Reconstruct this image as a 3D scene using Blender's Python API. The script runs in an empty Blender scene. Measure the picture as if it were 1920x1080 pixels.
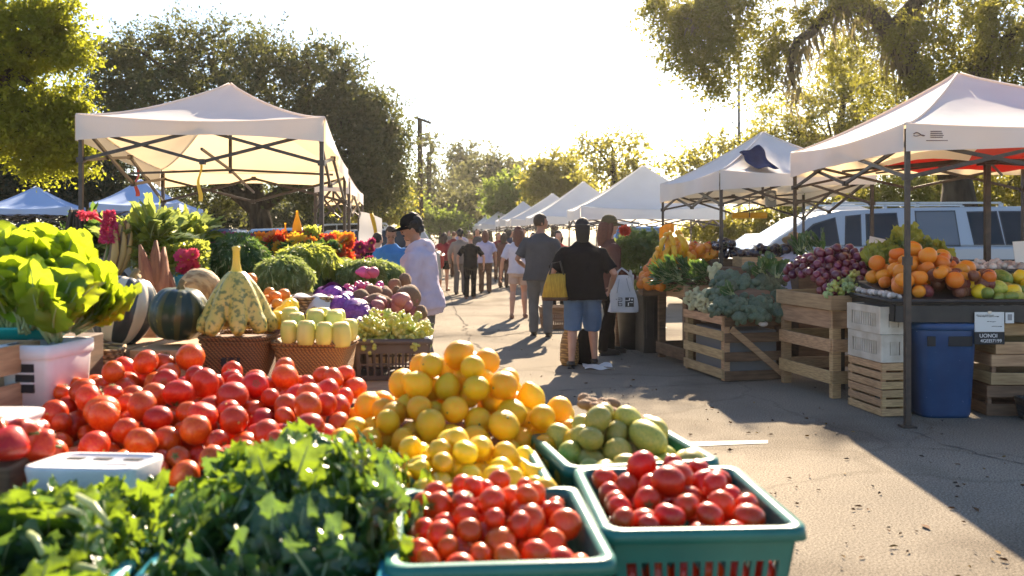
import bpy, bmesh, math, random
import numpy as np
from mathutils import Vector, Matrix, Euler, noise as mnoise
R = math.radians
PI = math.pi
rng = random.Random(7)
nrg = np.random.default_rng(7)
SC = bpy.context.scene
COL = SC.collection
# ---- survey of the place: eye height 1.55 m, street runs along +Y ----
F, H, HZ = 1700.0, 1.55, 440.0
def P(px, py, Y):
    return Vector(((px-960)/F*Y, Y, H-(py-HZ)/F*Y))
def PX(px, Y): return (px-960)/F*Y
def PZ(py, Y): return H-(py-HZ)/F*Y
def G(px, py):
    Y = H*F/(py-HZ)
    return Vector(((px-960)/F*Y, Y, 0))

# ---------------------------------------------------------------- materials
def nd(nt, t, **kw):
    n = nt.nodes.new(t)
    for k, v in kw.items():
        if k.startswith('i_'):
            key = k[2:].replace('_', ' ')
            n.inputs[key].default_value = v
        else:
            setattr(n, k, v)
    return n
def c4(c): return (c[0], c[1], c[2], 1.0)
def pm(name, col, rough=.5, col2=None, nscale=6, ndetail=4, lo=.35, hi=.65, bump=None, metal=0, spec=.5,
       trans=0, tcol=None, hue=0, val=0, coord='Object', stretch=None, coat=0, speck=None, sss=0):
    """col..col2 mixed by noise; bump=(scale, strength); trans=share of translucent; hue/val = variation from one object to the next."""
    m = bpy.data.materials.new(name); m.use_nodes = True
    nt = m.node_tree; nt.nodes.clear(); L = nt.links.new
    out = nd(nt, 'ShaderNodeOutputMaterial'); b = nd(nt, 'ShaderNodeBsdfPrincipled')
    b.inputs['Roughness'].default_value = rough; b.inputs['Metallic'].default_value = metal
    b.inputs['Specular IOR Level'].default_value = spec
    if coat: b.inputs['Coat Weight'].default_value = coat; b.inputs['Coat Roughness'].default_value = .08
    if sss:
        b.inputs['Subsurface Weight'].default_value = sss; b.inputs['Subsurface Radius'].default_value = (.02, .008, .004)
        b.inputs['Subsurface Scale'].default_value = 1.0
    tc = nd(nt, 'ShaderNodeTexCoord'); vec = tc.outputs[coord]
    if stretch:
        mp = nd(nt, 'ShaderNodeMapping'); mp.inputs['Scale'].default_value = stretch
        L(vec, mp.inputs['Vector']); vec = mp.outputs['Vector']
    csock = None
    if col2 is not None:
        n = nd(nt, 'ShaderNodeTexNoise'); n.inputs['Scale'].default_value = nscale; n.inputs['Detail'].default_value = ndetail
        L(vec, n.inputs['Vector'])
        r = nd(nt, 'ShaderNodeValToRGB'); r.color_ramp.elements[0].position = lo; r.color_ramp.elements[1].position = hi
        r.color_ramp.elements[0].color = c4(col); r.color_ramp.elements[1].color = c4(col2)
        L(n.outputs['Fac'], r.inputs['Fac']); csock = r.outputs['Color']
    else:
        rgb = nd(nt, 'ShaderNodeRGB'); rgb.outputs[0].default_value = c4(col); csock = rgb.outputs[0]
    if speck:
        sc, thr, sc_col = speck
        n = nd(nt, 'ShaderNodeTexNoise'); n.inputs['Scale'].default_value = sc; n.inputs['Detail'].default_value = 3
        L(vec, n.inputs['Vector'])
        r = nd(nt, 'ShaderNodeValToRGB'); r.color_ramp.elements[0].position = thr; r.color_ramp.elements[1].position = thr+.04
        L(n.outputs['Fac'], r.inputs['Fac'])
        mx = nd(nt, 'ShaderNodeMix', data_type='RGBA'); L(r.outputs['Color'], mx.inputs[0]); L(csock, mx.inputs[6]); mx.inputs[7].default_value = c4(sc_col)
        csock = mx.outputs[2]
    if hue or val:
        oi = nd(nt, 'ShaderNodeObjectInfo'); hs = nd(nt, 'ShaderNodeHueSaturation')
        mr = nd(nt, 'ShaderNodeMapRange'); mr.inputs[3].default_value = .5-hue; mr.inputs[4].default_value = .5+hue
        L(oi.outputs['Random'], mr.inputs[0]); L(mr.outputs[0], hs.inputs['Hue'])
        wn = nd(nt, 'ShaderNodeTexWhiteNoise', noise_dimensions='1D'); L(oi.outputs['Random'], wn.inputs['W'])
        mr2 = nd(nt, 'ShaderNodeMapRange'); mr2.inputs[3].default_value = 1-val; mr2.inputs[4].default_value = 1+val
        L(wn.outputs['Value'], mr2.inputs[0]); L(mr2.outputs[0], hs.inputs['Value'])
        L(csock, hs.inputs['Color']); csock = hs.outputs['Color']
    L(csock, b.inputs['Base Color'])
    nrm = None
    if bump:
        n = nd(nt, 'ShaderNodeTexNoise'); n.inputs['Scale'].default_value = bump[0]; n.inputs['Detail'].default_value = 5
        L(vec, n.inputs['Vector'])
        bp = nd(nt, 'ShaderNodeBump'); bp.inputs['Strength'].default_value = bump[1]; bp.inputs['Distance'].default_value = bump[2] if len(bump) > 2 else .01
        L(n.outputs['Fac'], bp.inputs['Height']); L(bp.outputs['Normal'], b.inputs['Normal']); nrm = bp
    if trans:
        t = nd(nt, 'ShaderNodeBsdfTranslucent')
        if tcol: t.inputs['Color'].default_value = c4(tcol)
        else: L(csock, t.inputs['Color'])
        if nrm: L(nrm.outputs['Normal'], t.inputs['Normal'])
        ms = nd(nt, 'ShaderNodeMixShader'); ms.inputs[0].default_value = trans
        L(b.outputs[0], ms.inputs[1]); L(t.outputs[0], ms.inputs[2]); L(ms.outputs[0], out.inputs['Surface'])
    else:
        L(b.outputs[0], out.inputs['Surface'])
    return m
def stripes(name, colA, colB, n, rough=.4, thr=.5, soft=.1, axis_noise=3, mottle=None, bump=(12, .15)):
    """vertical stripes round the object's own z axis (pumpkins, gourds)"""
    m = pm(name, colA, rough, bump=bump); nt = m.node_tree; L = nt.links.new
    b = [x for x in nt.nodes if x.type == 'BSDF_PRINCIPLED'][0]
    tc = nd(nt, 'ShaderNodeTexCoord'); sx = nd(nt, 'ShaderNodeSeparateXYZ'); L(tc.outputs['Object'], sx.inputs[0])
    at = nd(nt, 'ShaderNodeMath', operation='ARCTAN2'); L(sx.outputs[1], at.inputs[0]); L(sx.outputs[0], at.inputs[1])
    ns = nd(nt, 'ShaderNodeTexNoise'); ns.inputs['Scale'].default_value = axis_noise*3; ns.inputs['Detail'].default_value = 4; L(tc.outputs['Object'], ns.inputs['Vector'])
    ml = nd(nt, 'ShaderNodeMath', operation='MULTIPLY_ADD'); L(at.outputs[0], ml.inputs[0]); ml.inputs[1].default_value = n; L(ns.outputs['Fac'], ml.inputs[2])
    ml2 = nd(nt, 'ShaderNodeMath', operation='SINE'); L(ml.outputs[0], ml2.inputs[0])
    ad = nd(nt, 'ShaderNodeMath', operation='MULTIPLY_ADD'); L(ns.outputs['Fac'], ad.inputs[0]); ad.inputs[1].default_value = .9; L(ml2.outputs[0], ad.inputs[2])
    r = nd(nt, 'ShaderNodeValToRGB'); r.color_ramp.elements[0].position = thr; r.color_ramp.elements[1].position = min(1, thr+soft)
    r.color_ramp.elements[0].color = c4(colA); r.color_ramp.elements[1].color = c4(colB)
    L(ad.outputs[0], r.inputs['Fac']); cs = r.outputs['Color']
    if mottle:
        n2 = nd(nt, 'ShaderNodeTexNoise'); n2.inputs['Scale'].default_value = mottle[0]; n2.inputs['Detail'].default_value = 5; L(tc.outputs['Object'], n2.inputs['Vector'])
        r2 = nd(nt, 'ShaderNodeValToRGB'); r2.color_ramp.elements[0].position = mottle[1]; r2.color_ramp.elements[1].position = mottle[1]+.06
        L(n2.outputs['Fac'], r2.inputs['Fac'])
        mx = nd(nt, 'ShaderNodeMix', data_type='RGBA'); L(r2.outputs['Color'], mx.inputs[0]); L(cs, mx.inputs[6]); mx.inputs[7].default_value = c4(mottle[2]); cs = mx.outputs[2]
    L(cs, b.inputs['Base Color'])
    return m
def wicker_mat(name, a, bcol, sc=60):
    m = pm(name, a, .6); nt = m.node_tree; L = nt.links.new
    b = [x for x in nt.nodes if x.type == 'BSDF_PRINCIPLED'][0]
    tc = nd(nt, 'ShaderNodeTexCoord')
    w1 = nd(nt, 'ShaderNodeTexWave', wave_type='BANDS', bands_direction='Z'); w1.inputs['Scale'].default_value = sc*.35; w1.inputs['Distortion'].default_value = 1.5; w1.inputs['Detail'].default_value = 2
    w2 = nd(nt, 'ShaderNodeTexWave', wave_type='BANDS', bands_direction='DIAGONAL'); w2.inputs['Scale'].default_value = sc*.3; w2.inputs['Distortion'].default_value = .6
    L(tc.outputs['Object'], w1.inputs['Vector']); L(tc.outputs['Object'], w2.inputs['Vector'])
    mu = nd(nt, 'ShaderNodeMath', operation='MULTIPLY'); L(w1.outputs['Fac'], mu.inputs[0]); L(w2.outputs['Fac'], mu.inputs[1])
    r = nd(nt, 'ShaderNodeValToRGB'); r.color_ramp.elements[0].position = .05; r.color_ramp.elements[1].position = .5
    r.color_ramp.elements[0].color = c4(bcol); r.color_ramp.elements[1].color = c4(a)
    L(mu.outputs[0], r.inputs['Fac']); L(r.outputs['Color'], b.inputs['Base Color'])
    bp = nd(nt, 'ShaderNodeBump'); bp.inputs['Strength'].default_value = .8; bp.inputs['Distance'].default_value = .008
    L(mu.outputs[0], bp.inputs['Height']); L(bp.outputs['Normal'], b.inputs['Normal'])
    return m

M = {}
M['wood'] = pm('pale_wood', (.52,.33,.17), .75, (.32,.185,.09), 3, 6, stretch=(4,4,40), bump=(30,.3,.003), hue=.01, val=.2)
M['woodx'] = pm('board_wood', (.54,.35,.185), .75, (.31,.18,.09), 5, 6, .3, .7, stretch=(1,1,9), bump=(30,.3,.003), hue=.012, val=.22)
M['wooddark'] = pm('brown_wood', (.2,.11,.06), .7, (.1,.055,.03), 5, 6, stretch=(1,1,8), bump=(30,.3,.003), val=.2)
M['whitewood'] = pm('whitewashed_wood', (.62,.56,.47), .75, (.45,.38,.29), 6, 6, bump=(30,.3,.003), val=.1)
M['metal'] = pm('dark_frame_metal', (.055,.045,.042), .45, (.085,.065,.055), 20, metal=.5)
M['chrome'] = pm('steel', (.5,.5,.52), .3, metal=1)
def cloth_white(name, c, tcol, tr=.34): return pm(name, c, .8, tuple(x*.93 for x in c), 2.2, 5, bump=(2.5,.35,.02), trans=tr, tcol=tcol, spec=.1)
M['canvas'] = cloth_white('white_canopy_fabric', (.85,.83,.82), (.84,.64,.38))
M['canvas_far'] = cloth_white('white_far_canopy_fabric', (.82,.82,.82), (.78,.74,.68))
M['canvas_blue'] = cloth_white('pale_blue_canopy_fabric', (.5,.62,.86), (.42,.5,.66), .25)
M['redcloth'] = pm('red_umbrella_fabric', (.6,.02,.015), .7, trans=.35, tcol=(.75,.03,.02))
M['navy'] = pm('navy_cloth', (.012,.018,.05), .95, (.018,.026,.065), 8, bump=(14,.5,.01), spec=0)
M['black_plastic'] = pm('black_plastic', (.016,.016,.018), .45, (.03,.028,.028), 9, bump=(40,.1))
M['brown_plastic'] = pm('brown_plastic', (.07,.05,.045), .5, (.1,.075,.065), 9)
M['green_plastic'] = pm('green_plastic', (.012,.12,.1), .42, (.016,.155,.125), 5, bump=(50,.08), spec=.5)
M['teal_plastic'] = pm('teal_plastic', (.015,.2,.27), .42, (.02,.25,.33), 5, bump=(50,.08))
M['teal_bright'] = pm('turquoise_plastic', (.01,.34,.33), .4)
M['white_plastic'] = pm('white_plastic', (.72,.71,.72), .4, (.62,.6,.6), 7, bump=(30,.05))
M['blue_plastic'] = pm('blue_plastic', (.014,.052,.15), .5, (.022,.075,.195), 4, bump=(20,.12), speck=(38,.72,(.3,.4,.55)))
M['paper'] = pm('white_paper', (.78,.78,.76), .8, trans=.15)
M['ink'] = pm('black_ink', (.02,.02,.022), .7)
M['whiteink'] = pm('white_ink', (.75,.75,.75), .7)
M['wicker'] = wicker_mat('honey_wicker', (.68,.34,.09), (.17,.07,.02), 100)
M['wicker_pale'] = wicker_mat('pale_wicker', (.55,.36,.17), (.16,.09,.04), 45)
M['wicker_brown'] = wicker_mat('brown_wicker', (.5,.22,.07), (.09,.04,.015), 95)
M['asphalt_crack'] = pm('crack_filler', (.11,.098,.085), .95, (.17,.15,.13), 6, spec=0)
# produce
M['tomato'] = pm('tomato_skin', (.54,.035,.003), .34, (.66,.13,.006), 7, 3, .35, .72, hue=.01, val=.26, coat=.12, trans=.12, tcol=(.95,.1,.01))
M['scar'] = pm('tomato_scar', (.6,.38,.08), .7)
M['tomato_red'] = pm('deep_red_tomato_skin', (.46,.018,.002), .34, (.58,.07,.004), 7, 3, .4, .75, hue=.008, val=.26, coat=.12, trans=.12, tcol=(.95,.06,.01))
M['citrus'] = pm('yellow_citrus_skin', (.85,.45,.006), .42, (.78,.54,.012), 5, 3, .38, .74, bump=(90,.4,.002), hue=.018, val=.16, trans=.16, tcol=(.95,.5,.01), speck=(60,.74,(.45,.3,.03)))
M['ysquash'] = pm('yellow_squash_skin', (.86,.58,.01), .34, (.8,.6,.03), 8, 3, hue=.016, val=.14, coat=.2, trans=.12, tcol=(.95,.6,.05))
M['mango'] = pm('green_mango_skin', (.42,.36,.06), .45, (.25,.27,.04), 6, 4, .4, .7, hue=.025, val=.25, speck=(70,.7,(.2,.13,.04)))
M['orange'] = pm('orange_skin', (.8,.2,.012), .38, (.75,.28,.02), 8, bump=(130,.25,.002), hue=.014, val=.15, trans=.1)
M['redonion'] = pm('red_onion_skin', (.095,.009,.03), .28, (.17,.022,.05), 8, 4, hue=.02, val=.4, coat=.3)
M['plum'] = pm('maroon_skin', (.14,.03,.025), .45, (.22,.07,.04), 6, hue=.02, val=.3)
M['grape'] = pm('green_grape_skin', (.46,.52,.12), .3, (.6,.56,.17), 9, hue=.03, val=.2, trans=.3, tcol=(.75,.75,.15))
M['grape_cool'] = pm('pale_grape_skin', (.3,.42,.18), .35, (.42,.5,.2), 9, hue=.03, val=.2, trans=.25)
M['garlic'] = pm('garlic_skin', (.62,.56,.48), .6, (.42,.34,.28), 14, val=.25, hue=.01)
M['cauli'] = pm('cauliflower_curd', (.78,.72,.46), .75, (.6,.58,.3), 12, bump=(60,.9,.01), val=.15)
M['cabbage'] = pm('purple_cabbage_leaf', (.15,.025,.2), .35, (.26,.06,.3), 7, bump=(16,.4), val=.25, hue=.02)
M['eggplant'] = pm('eggplant_skin', (.012,.007,.016), .15, (.02,.01,.024), 5, coat=.5)
M['mushroom'] = pm('shell_white_skin', (.72,.67,.62), .5, (.4,.35,.32), 18, val=.35)
M['celeriac'] = pm('brown_root_skin', (.34,.2,.11), .85, (.2,.11,.06), 14, bump=(30,.9,.01), val=.25, hue=.01)
M['potato'] = pm('pink_root_skin', (.45,.14,.12), .6, (.3,.09,.1), 9, bump=(20,.3), val=.2, hue=.02)
M['radish'] = pm('pink_root', (.5,.05,.16), .4, (.42,.09,.2), 10, val=.25, hue=.02)
M['banana'] = pm('banana_skin', (.78,.44,.015), .4, (.72,.36,.015), 7, speck=(30,.7,(.2,.1,.02)), trans=.08)
M['pumpkin_dark'] = stripes('dark_pumpkin_rind', (.02,.04,.028), (.085,.085,.03), 10, .35, .8, .4, axis_noise=2, mottle=(34,.66,(.3,.26,.06)), bump=(14,.2))
M['pumpkin_striped'] = stripes('striped_pumpkin_rind', (.045,.055,.06), (.72,.6,.45), 6, .35, .62, .12, axis_noise=1.2, bump=(14,.15))
M['pumpkin_orange'] = pm('orange_rind', (.5,.22,.04), .4, (.4,.3,.06), 5)
M['gourd'] = pm('mottled_gourd_rind', (.6,.46,.1), .4, (.17,.19,.05), 38, 6, .5, .6, bump=(16,.25))
M['gourd_yellow'] = pm('yellow_gourd_rind', (.82,.6,.07), .35, trans=.1, tcol=(.95,.7,.05))
M['melon_net'] = pm('netted_melon_rind', (.5,.33,.17), .75, (.27,.16,.08), 14, 6, .42, .58, stretch=(1,1,3), bump=(30,.8,.01))
M['squash_cut'] = pm('ribbed_squash_rind', (.55,.56,.1), .4, (.68,.6,.16), 6, 4, val=.12, hue=.015)
M['squash_flesh'] = pm('squash_top_flesh', (.8,.58,.14), .5, (.85,.72,.3), 10)
M['gourd_stripe'] = stripes('long_gourd_rind', (.46,.3,.1), (.12,.07,.03), 4, .5, .6, .2)
M['husk'] = pm('dry_husk', (.32,.13,.055), .75, (.17,.055,.03), 6, 5, stretch=(6,6,1), bump=(20,.5), val=.2)
def leafm(name, a, b2, tc, tr=.42, rough=.4, sc=9, **k): return pm(name, a, rough, b2, sc, 4, .38, .64, trans=tr, tcol=tc, hue=.012, val=.18, **k)
M['kale'] = leafm('dark_green_leaf', (.018,.062,.02), (.04,.105,.028), (.36,.52,.03), .3, .24, 14, bump=(45,.5,.008))
M['kale2'] = leafm('blue_green_leaf', (.02,.066,.035), (.045,.1,.05), (.26,.44,.06), .25, .27, 14, bump=(45,.5,.008))
M['chard'] = leafm('yellow_green_leaf', (.075,.16,.016), (.14,.24,.022), (.56,.68,.025), .45, .35, 8, bump=(25,.3,.008))
M['herb'] = leafm('fresh_herb_leaf', (.07,.125,.04), (.15,.19,.07), (.42,.5,.12), .36, .5, 18)
M['herb_dark'] = leafm('dark_herb_leaf', (.03,.075,.025), (.06,.12,.03), (.22,.36,.06), .3, .5, 18)
M['herb_bright'] = leafm('bright_herb_leaf', (.14,.2,.03), (.24,.27,.06), (.62,.66,.1), .4, .5, 12)
M['broccoli'] = pm('broccoli_leaf', (.08,.125,.08), .6, (.15,.2,.125), 16, 4, bump=(60,.5), trans=.12, val=.2)
M['stalk'] = pm('pale_stalk', (.42,.46,.24), .4, (.3,.38,.15), 10, trans=.2, tcol=(.7,.75,.3))
M['stem'] = pm('green_stem', (.1,.14,.03), .6)
M['drystem'] = pm('dry_stem', (.3,.22,.1), .8, (.18,.12,.05), 20, bump=(30,.5))
def petal(name, c, t): return pm(name, c, .5, tuple(x*.7 for x in c), 20, trans=.4, tcol=t, hue=.02, val=.15)
M['pink_petal'] = petal('pink_petal', (.62,.05,.12), (.9,.12,.2))
M['red_petal'] = petal('red_petal', (.5,.04,.02), (.85,.1,.03))
M['orange_petal'] = petal('orange_petal', (.75,.22,.012), (.95,.35,.02))
M['gold_petal'] = petal('gold_petal', (.78,.42,.015), (.95,.6,.04))
M['magenta_petal'] = petal('magenta_petal', (.25,.02,.09), (.45,.05,.15))
M['glass'] = pm('dark_vehicle_glass', (.012,.015,.018), .06, (.03,.035,.04), 1.5, spec=.35)
M['glass_sky'] = pm('windscreen_painted_sky', (.1,.16,.22), .05, spec=.9, coat=.6)  # pale blue of the reflected sky is put into the base colour
def paint(n, c): return pm(n, c, .3, coat=.7, spec=.5)
M['tyre'] = pm('tyre_rubber', (.02,.02,.02), .85)
M['skin'] = pm('fair_skin', (.52,.28,.19), .5, (.46,.23,.15), 8, sss=.0, val=.08)
M['skin_dark'] = pm('tanned_skin', (.32,.16,.1), .5, (.27,.13,.08), 8, val=.08)
M['bark'] = pm('tree_bark', (.028,.021,.015), .9, (.075,.058,.04), 5, 7, stretch=(1,1,.3), bump=(9,1,.06), spec=.05)

# ---------------------------------------------------------------- mesh builder
class MB:
    def __init__(s): s.v, s.f, s.m, s.s = [], [], [], []
    def add(s, vs, fs, mat=0, smooth=True, T=None):
        b = len(s.v)
        if T is not None: vs = [T @ Vector(v) for v in vs]
        s.v.extend([tuple(v) for v in vs])
        for f in fs:
            s.f.append(tuple(b+i for i in f)); s.m.append(mat); s.s.append(smooth)
        return s
    def box(s, c, d, rot=None, mat=0, T=None, taper=1.0):
        hx, hy, hz = d[0]/2, d[1]/2, d[2]/2
        vs = [Vector((sx*hx*(taper if sz < 0 else 1), sy*hy*(taper if sz < 0 else 1), sz*hz)) for sz in (-1,1) for sy in (-1,1) for sx in (-1,1)]
        if rot is not None:
            if isinstance(rot, (int, float)): rot = Matrix.Rotation(rot, 3, 'Z')
            vs = [rot @ v for v in vs]
        vs = [v+Vector(c) for v in vs]
        return s.add(vs, [(0,2,3,1),(4,5,7,6),(0,1,5,4),(2,6,7,3),(0,4,6,2),(1,3,7,5)], mat, False, T)
    def bar(s, a, b, w, h=None, up=None, mat=0, T=None):
        """a square bar from a to b"""
        a, b = Vector(a), Vector(b); d = b-a; L = d.length
        if L < 1e-6: return s
        h = h or w; d.normalize(); up = Vector(up) if up is not None else (Vector((0,0,1)) if abs(d.z) < .9 else Vector((0,1,0)))
        x = d.cross(up).normalized(); z = x.cross(d).normalized()
        rot = Matrix((x, d, z)).transposed()
        return s.box((a+b)/2, (w, L, h), rot, mat, T)
    def tube(s, pts, rad, n=8, mat=0, caps=True, T=None, squash=None):
        pts = [Vector(p) for p in pts]; k = len(pts)
        if not isinstance(rad, (list, tuple)): rad = [rad]*k
        vs, fs = [], []; ref = None
        for i, p in enumerate(pts):
            d = (pts[min(i+1,k-1)]-pts[max(i-1,0)])
            d = d.normalized() if d.length > 1e-9 else Vector((0,0,1))
            if ref is None: ref = Vector((1,0,0)) if abs(d.x) < .8 else Vector((0,1,0))
            x = (ref - d*ref.dot(d)).normalized(); y = d.cross(x); ref = x
            for j in range(n):
                a = 2*PI*j/n
                o = x*math.cos(a)*rad[i]+y*math.sin(a)*rad[i]
                if squash: o = Vector((o.x*squash[0], o.y*squash[1], o.z*squash[2]))
                vs.append(p+o)
        for i in range(k-1):
            for j in range(n):
                fs.append((i*n+j, i*n+(j+1)%n, (i+1)*n+(j+1)%n, (i+1)*n+j))
        if caps: fs.append(tuple(range(n-1,-1,-1))); fs.append(tuple((k-1)*n+j for j in range(n)))
        return s.add(vs, fs, mat, True, T)
    def loft(s, rings, mat=0, caps=True, T=None, smooth=True, close=True):
        n = len(rings[0]); vs = [v for r in rings for v in r]; fs = []
        for i in range(len(rings)-1):
            for j in range(n if close else n-1):
                fs.append((i*n+j, i*n+(j+1)%n, (i+1)*n+(j+1)%n, (i+1)*n+j))
        if caps: fs.append(tuple(range(n-1,-1,-1))); fs.append(tuple((len(rings)-1)*n+j for j in range(n)))
        return s.add(vs, fs, mat, smooth, T)
    def ell(s, rings, n=16, mat=0, T=None, power=2.0):
        """stacked ellipses: (x, y, z, rx, ry)"""
        rr = []
        for (x,y,z,rx,ry) in rings:
            ring = []
            for j in range(n):
                a = 2*PI*j/n; ca, sa = math.cos(a), math.sin(a)
                ring.append((x+rx*math.copysign(abs(ca)**(2/power), ca), y+ry*math.copysign(abs(sa)**(2/power), sa), z))
            rr.append(ring)
        return s.loft(rr, mat, True, T)
    def lathe(s, prof, n=24, mat=0, T=None, fn=None, caps=True):
        rr = []
        for (r,z) in prof:
            ring = []
            for j in range(n):
                a = 2*PI*j/n; q = r*(fn(a,z) if fn else 1)
                ring.append((q*math.cos(a), q*math.sin(a), z))
            rr.append(ring)
        return s.loft(rr, mat, caps, T)
    def ball(s, c, r, n=12, mat=0, T=None, fn=None):
        c = Vector(c); r = r if isinstance(r, (tuple, list)) else (r,r,r); k = max(4, n*2//3); rr = []
        for i in range(k+1):
            th = PI*i/k; st = max(math.sin(th), .02); ring = []
            for j in range(n):
                a = 2*PI*j/n; d = Vector((st*math.cos(a), st*math.sin(a), -math.cos(th)))
                q = fn(d) if fn else 1
                ring.append(c+Vector((d.x*r[0]*q, d.y*r[1]*q, d.z*r[2]*q)))
            rr.append(ring)
        return s.loft(rr, mat, True, T)
    def grid(s, fn, nu, nv, mat=0, T=None, smooth=True):
        vs = [fn(i/nu, j/nv) for i in range(nu+1) for j in range(nv+1)]
        fs = [(i*(nv+1)+j, (i+1)*(nv+1)+j, (i+1)*(nv+1)+j+1, i*(nv+1)+j+1) for i in range(nu) for j in range(nv)]
        return s.add(vs, fs, mat, smooth, T)
    def prism(s, poly, y0, y1, mat=0, T=None, smooth=False):
        """polygon in (x,z) pushed along y"""
        n = len(poly); vs = [(p[0], y0, p[1]) for p in poly]+[(p[0], y1, p[1]) for p in poly]
        fs = [tuple(range(n)), tuple(range(2*n-1, n-1, -1))]+[(i, i+n, (i+1)%n+n, (i+1)%n) for i in range(n)]
        return s.add(vs, fs, mat, smooth, T)
    def mesh(s, name):
        me = bpy.data.meshes.new(name); me.from_pydata(s.v, [], s.f)
        me.polygons.foreach_set('material_index', s.m); me.polygons.foreach_set('use_smooth', s.s); me.update()
        return me
    def build(s, name, mats, parent=None, bevel=0, world=True, fixn=True, mods=()):
        """one mesh object; its vertices are given in world space unless world=False"""
        me = s.mesh(name)
        o = bpy.data.objects.new(name, me); COL.objects.link(o)
        for m in (mats if isinstance(mats, (list, tuple)) else [mats]):
            me.materials.append(M[m] if isinstance(m, str) else m)
        if parent is not None:
            o.parent = parent
            if world: me.transform(wmat(parent).inverted())
        elif world and len(me.vertices):
            co = np.empty(len(me.vertices)*3); me.vertices.foreach_get('co', co); co = co.reshape(-1,3)
            c = (co.min(0)+co.max(0))/2; c[2] = co[:,2].min()
            me.transform(Matrix.Translation(-Vector(c))); o.location = Vector(c)
        if fixn:
            bm = bmesh.new(); bm.from_mesh(me); bmesh.ops.recalc_face_normals(bm, faces=bm.faces); bm.to_mesh(me); bm.free()
        if bevel:
            md = o.modifiers.new('bevel', 'BEVEL'); md.width = bevel; md.segments = 2; md.limit_method = 'ANGLE'; md.angle_limit = R(40)
        return o
def wmat(o):
    m = o.matrix_basis.copy()
    while o.parent is not None:
        o = o.parent; m = o.matrix_basis @ m
    return m
def tag(o, label, cat, group=None, kind=None):
    if label: o['label'] = label
    if cat: o['category'] = cat
    if group: o['group'] = group
    if kind: o['kind'] = kind
    return o
def thing(name, label, cat, loc=(0,0,0), rotz=0, group=None):
    o = bpy.data.objects.new(name, None); COL.objects.link(o); o.location = loc; o.rotation_euler = (0,0,rotz); o.empty_display_size = .1
    return tag(o, label, cat, group)
def kids(o): return [c for c in bpy.data.objects if c.parent is o]
KIDS = {}
def dup(root, loc, rot=(0,0,0), scale=1, label=None, group=None):
    """a copy of a thing, its parts and their sub-parts; KIDS remembers the children of each source"""
    if root.name not in KIDS: KIDS[root.name] = [(c, kids(c)) for c in kids(root)]
    r = root.copy(); COL.objects.link(r); r.location = loc; r.rotation_euler = rot
    r.scale = (scale,)*3 if isinstance(scale, (int, float)) else scale
    if label: r['label'] = label
    if group: r['group'] = group
    for c, gs in KIDS[root.name]:
        cc = c.copy(); COL.objects.link(cc); cc.parent = r
        for g in gs:
            gg = g.copy(); COL.objects.link(gg); gg.parent = cc
    return r
def structure(o): o['kind'] = 'structure'; return o
class Kinds:
    """source things placed one by one: the first placement of each source moves the source itself, later ones copy it"""
    def __init__(s, srcs): s.srcs = srcs; s.used = set()
    def put(s, i, loc, rot=(0,0,0), scale=1, label=None, group=None):
        o = s.srcs[i % len(s.srcs)]
        if o.name in s.used: return dup(o, loc, rot, scale, label, group)
        s.used.add(o.name)
        if o.name not in KIDS: KIDS[o.name] = [(c, kids(c)) for c in kids(o)]
        o.location = loc; o.rotation_euler = rot; o.scale = (scale,)*3 if isinstance(scale, (int, float)) else scale
        if label: o['label'] = label
        if group: o['group'] = group
        return o
def heap(n, region, base, surf, rad, tries=40, seed=1, prefer=1.0):
    """round things settled one on another: each drops at the lowest of a few tried spots that stays under surf"""
    r = random.Random(seed); pts = np.zeros((0,4)); out = []
    for k in range(n):
        q = rad(r); best = None
        for t in range(tries):
            x, y = region(r)
            z = base(x,y)+q*.9
            if len(pts):
                d2 = (pts[:,0]-x)**2+(pts[:,1]-y)**2; rr = (pts[:,3]+q)*.965; hit = d2 < rr**2
                if hit.any(): z = max(z, float((pts[hit,2]+np.sqrt(rr[hit]**2-d2[hit])).max()))
            over = z-surf(x,y)
            if over > 0: continue
            if best is None or z-base(x,y)*prefer < best[0]: best = (z-base(x,y)*prefer, x, y, z)
        if best is None: continue
        out.append((best[1], best[2], best[3], q)); pts = np.vstack([pts, [best[1], best[2], best[3], q]])
    return out
def rrot(r): return (r.uniform(0,2*PI), r.uniform(0,2*PI), r.uniform(0,2*PI))
def pick(r, a, b): return a+(b-a)*r.random()
def fbm(p, sc=1.0): return mnoise.noise(Vector(p)*sc)

# ---------------------------------------------------------------- camera, light, air
cam_d = bpy.data.cameras.new('camera'); cam = bpy.data.objects.new('camera', cam_d); COL.objects.link(cam)
cam.location = (0,0,H); cam.rotation_euler = (R(90),0,0)
cam_d.sensor_width = 36; cam_d.lens = F/1920*36; cam_d.shift_y = -(540-HZ)/1920
cam_d.clip_start = .05; cam_d.clip_end = 3000
cam_d.dof.use_dof = True; cam_d.dof.focus_distance = 9.5; cam_d.dof.aperture_fstop = 2.4
SC.camera = cam
SUN_EL, SUN_AZ = 31.0, 11.0     # the sun stands ahead of the camera, a little to its right
w = bpy.data.worlds.new('World'); SC.world = w; w.use_nodes = True
wn = w.node_tree; wn.nodes.clear()
sky = wn.nodes.new('ShaderNodeTexSky'); sky.sky_type = 'NISHITA'; sky.sun_disc = False
sky.sun_elevation = R(SUN_EL); sky.sun_rotation = R(SUN_AZ); sky.dust_density = .5; sky.air_density = 1.0; sky.ozone_density = 3.0
bg = wn.nodes.new('ShaderNodeBackground'); bg.inputs[1].default_value = .062
wo = wn.nodes.new('ShaderNodeOutputWorld'); wn.links.new(sky.outputs[0], bg.inputs[0]); wn.links.new(bg.outputs[0], wo.inputs[0])
sd = bpy.data.lights.new('sun', 'SUN'); sd.energy = 5.0; sd.angle = R(.6); sd.color = (1,.82,.6)
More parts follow.
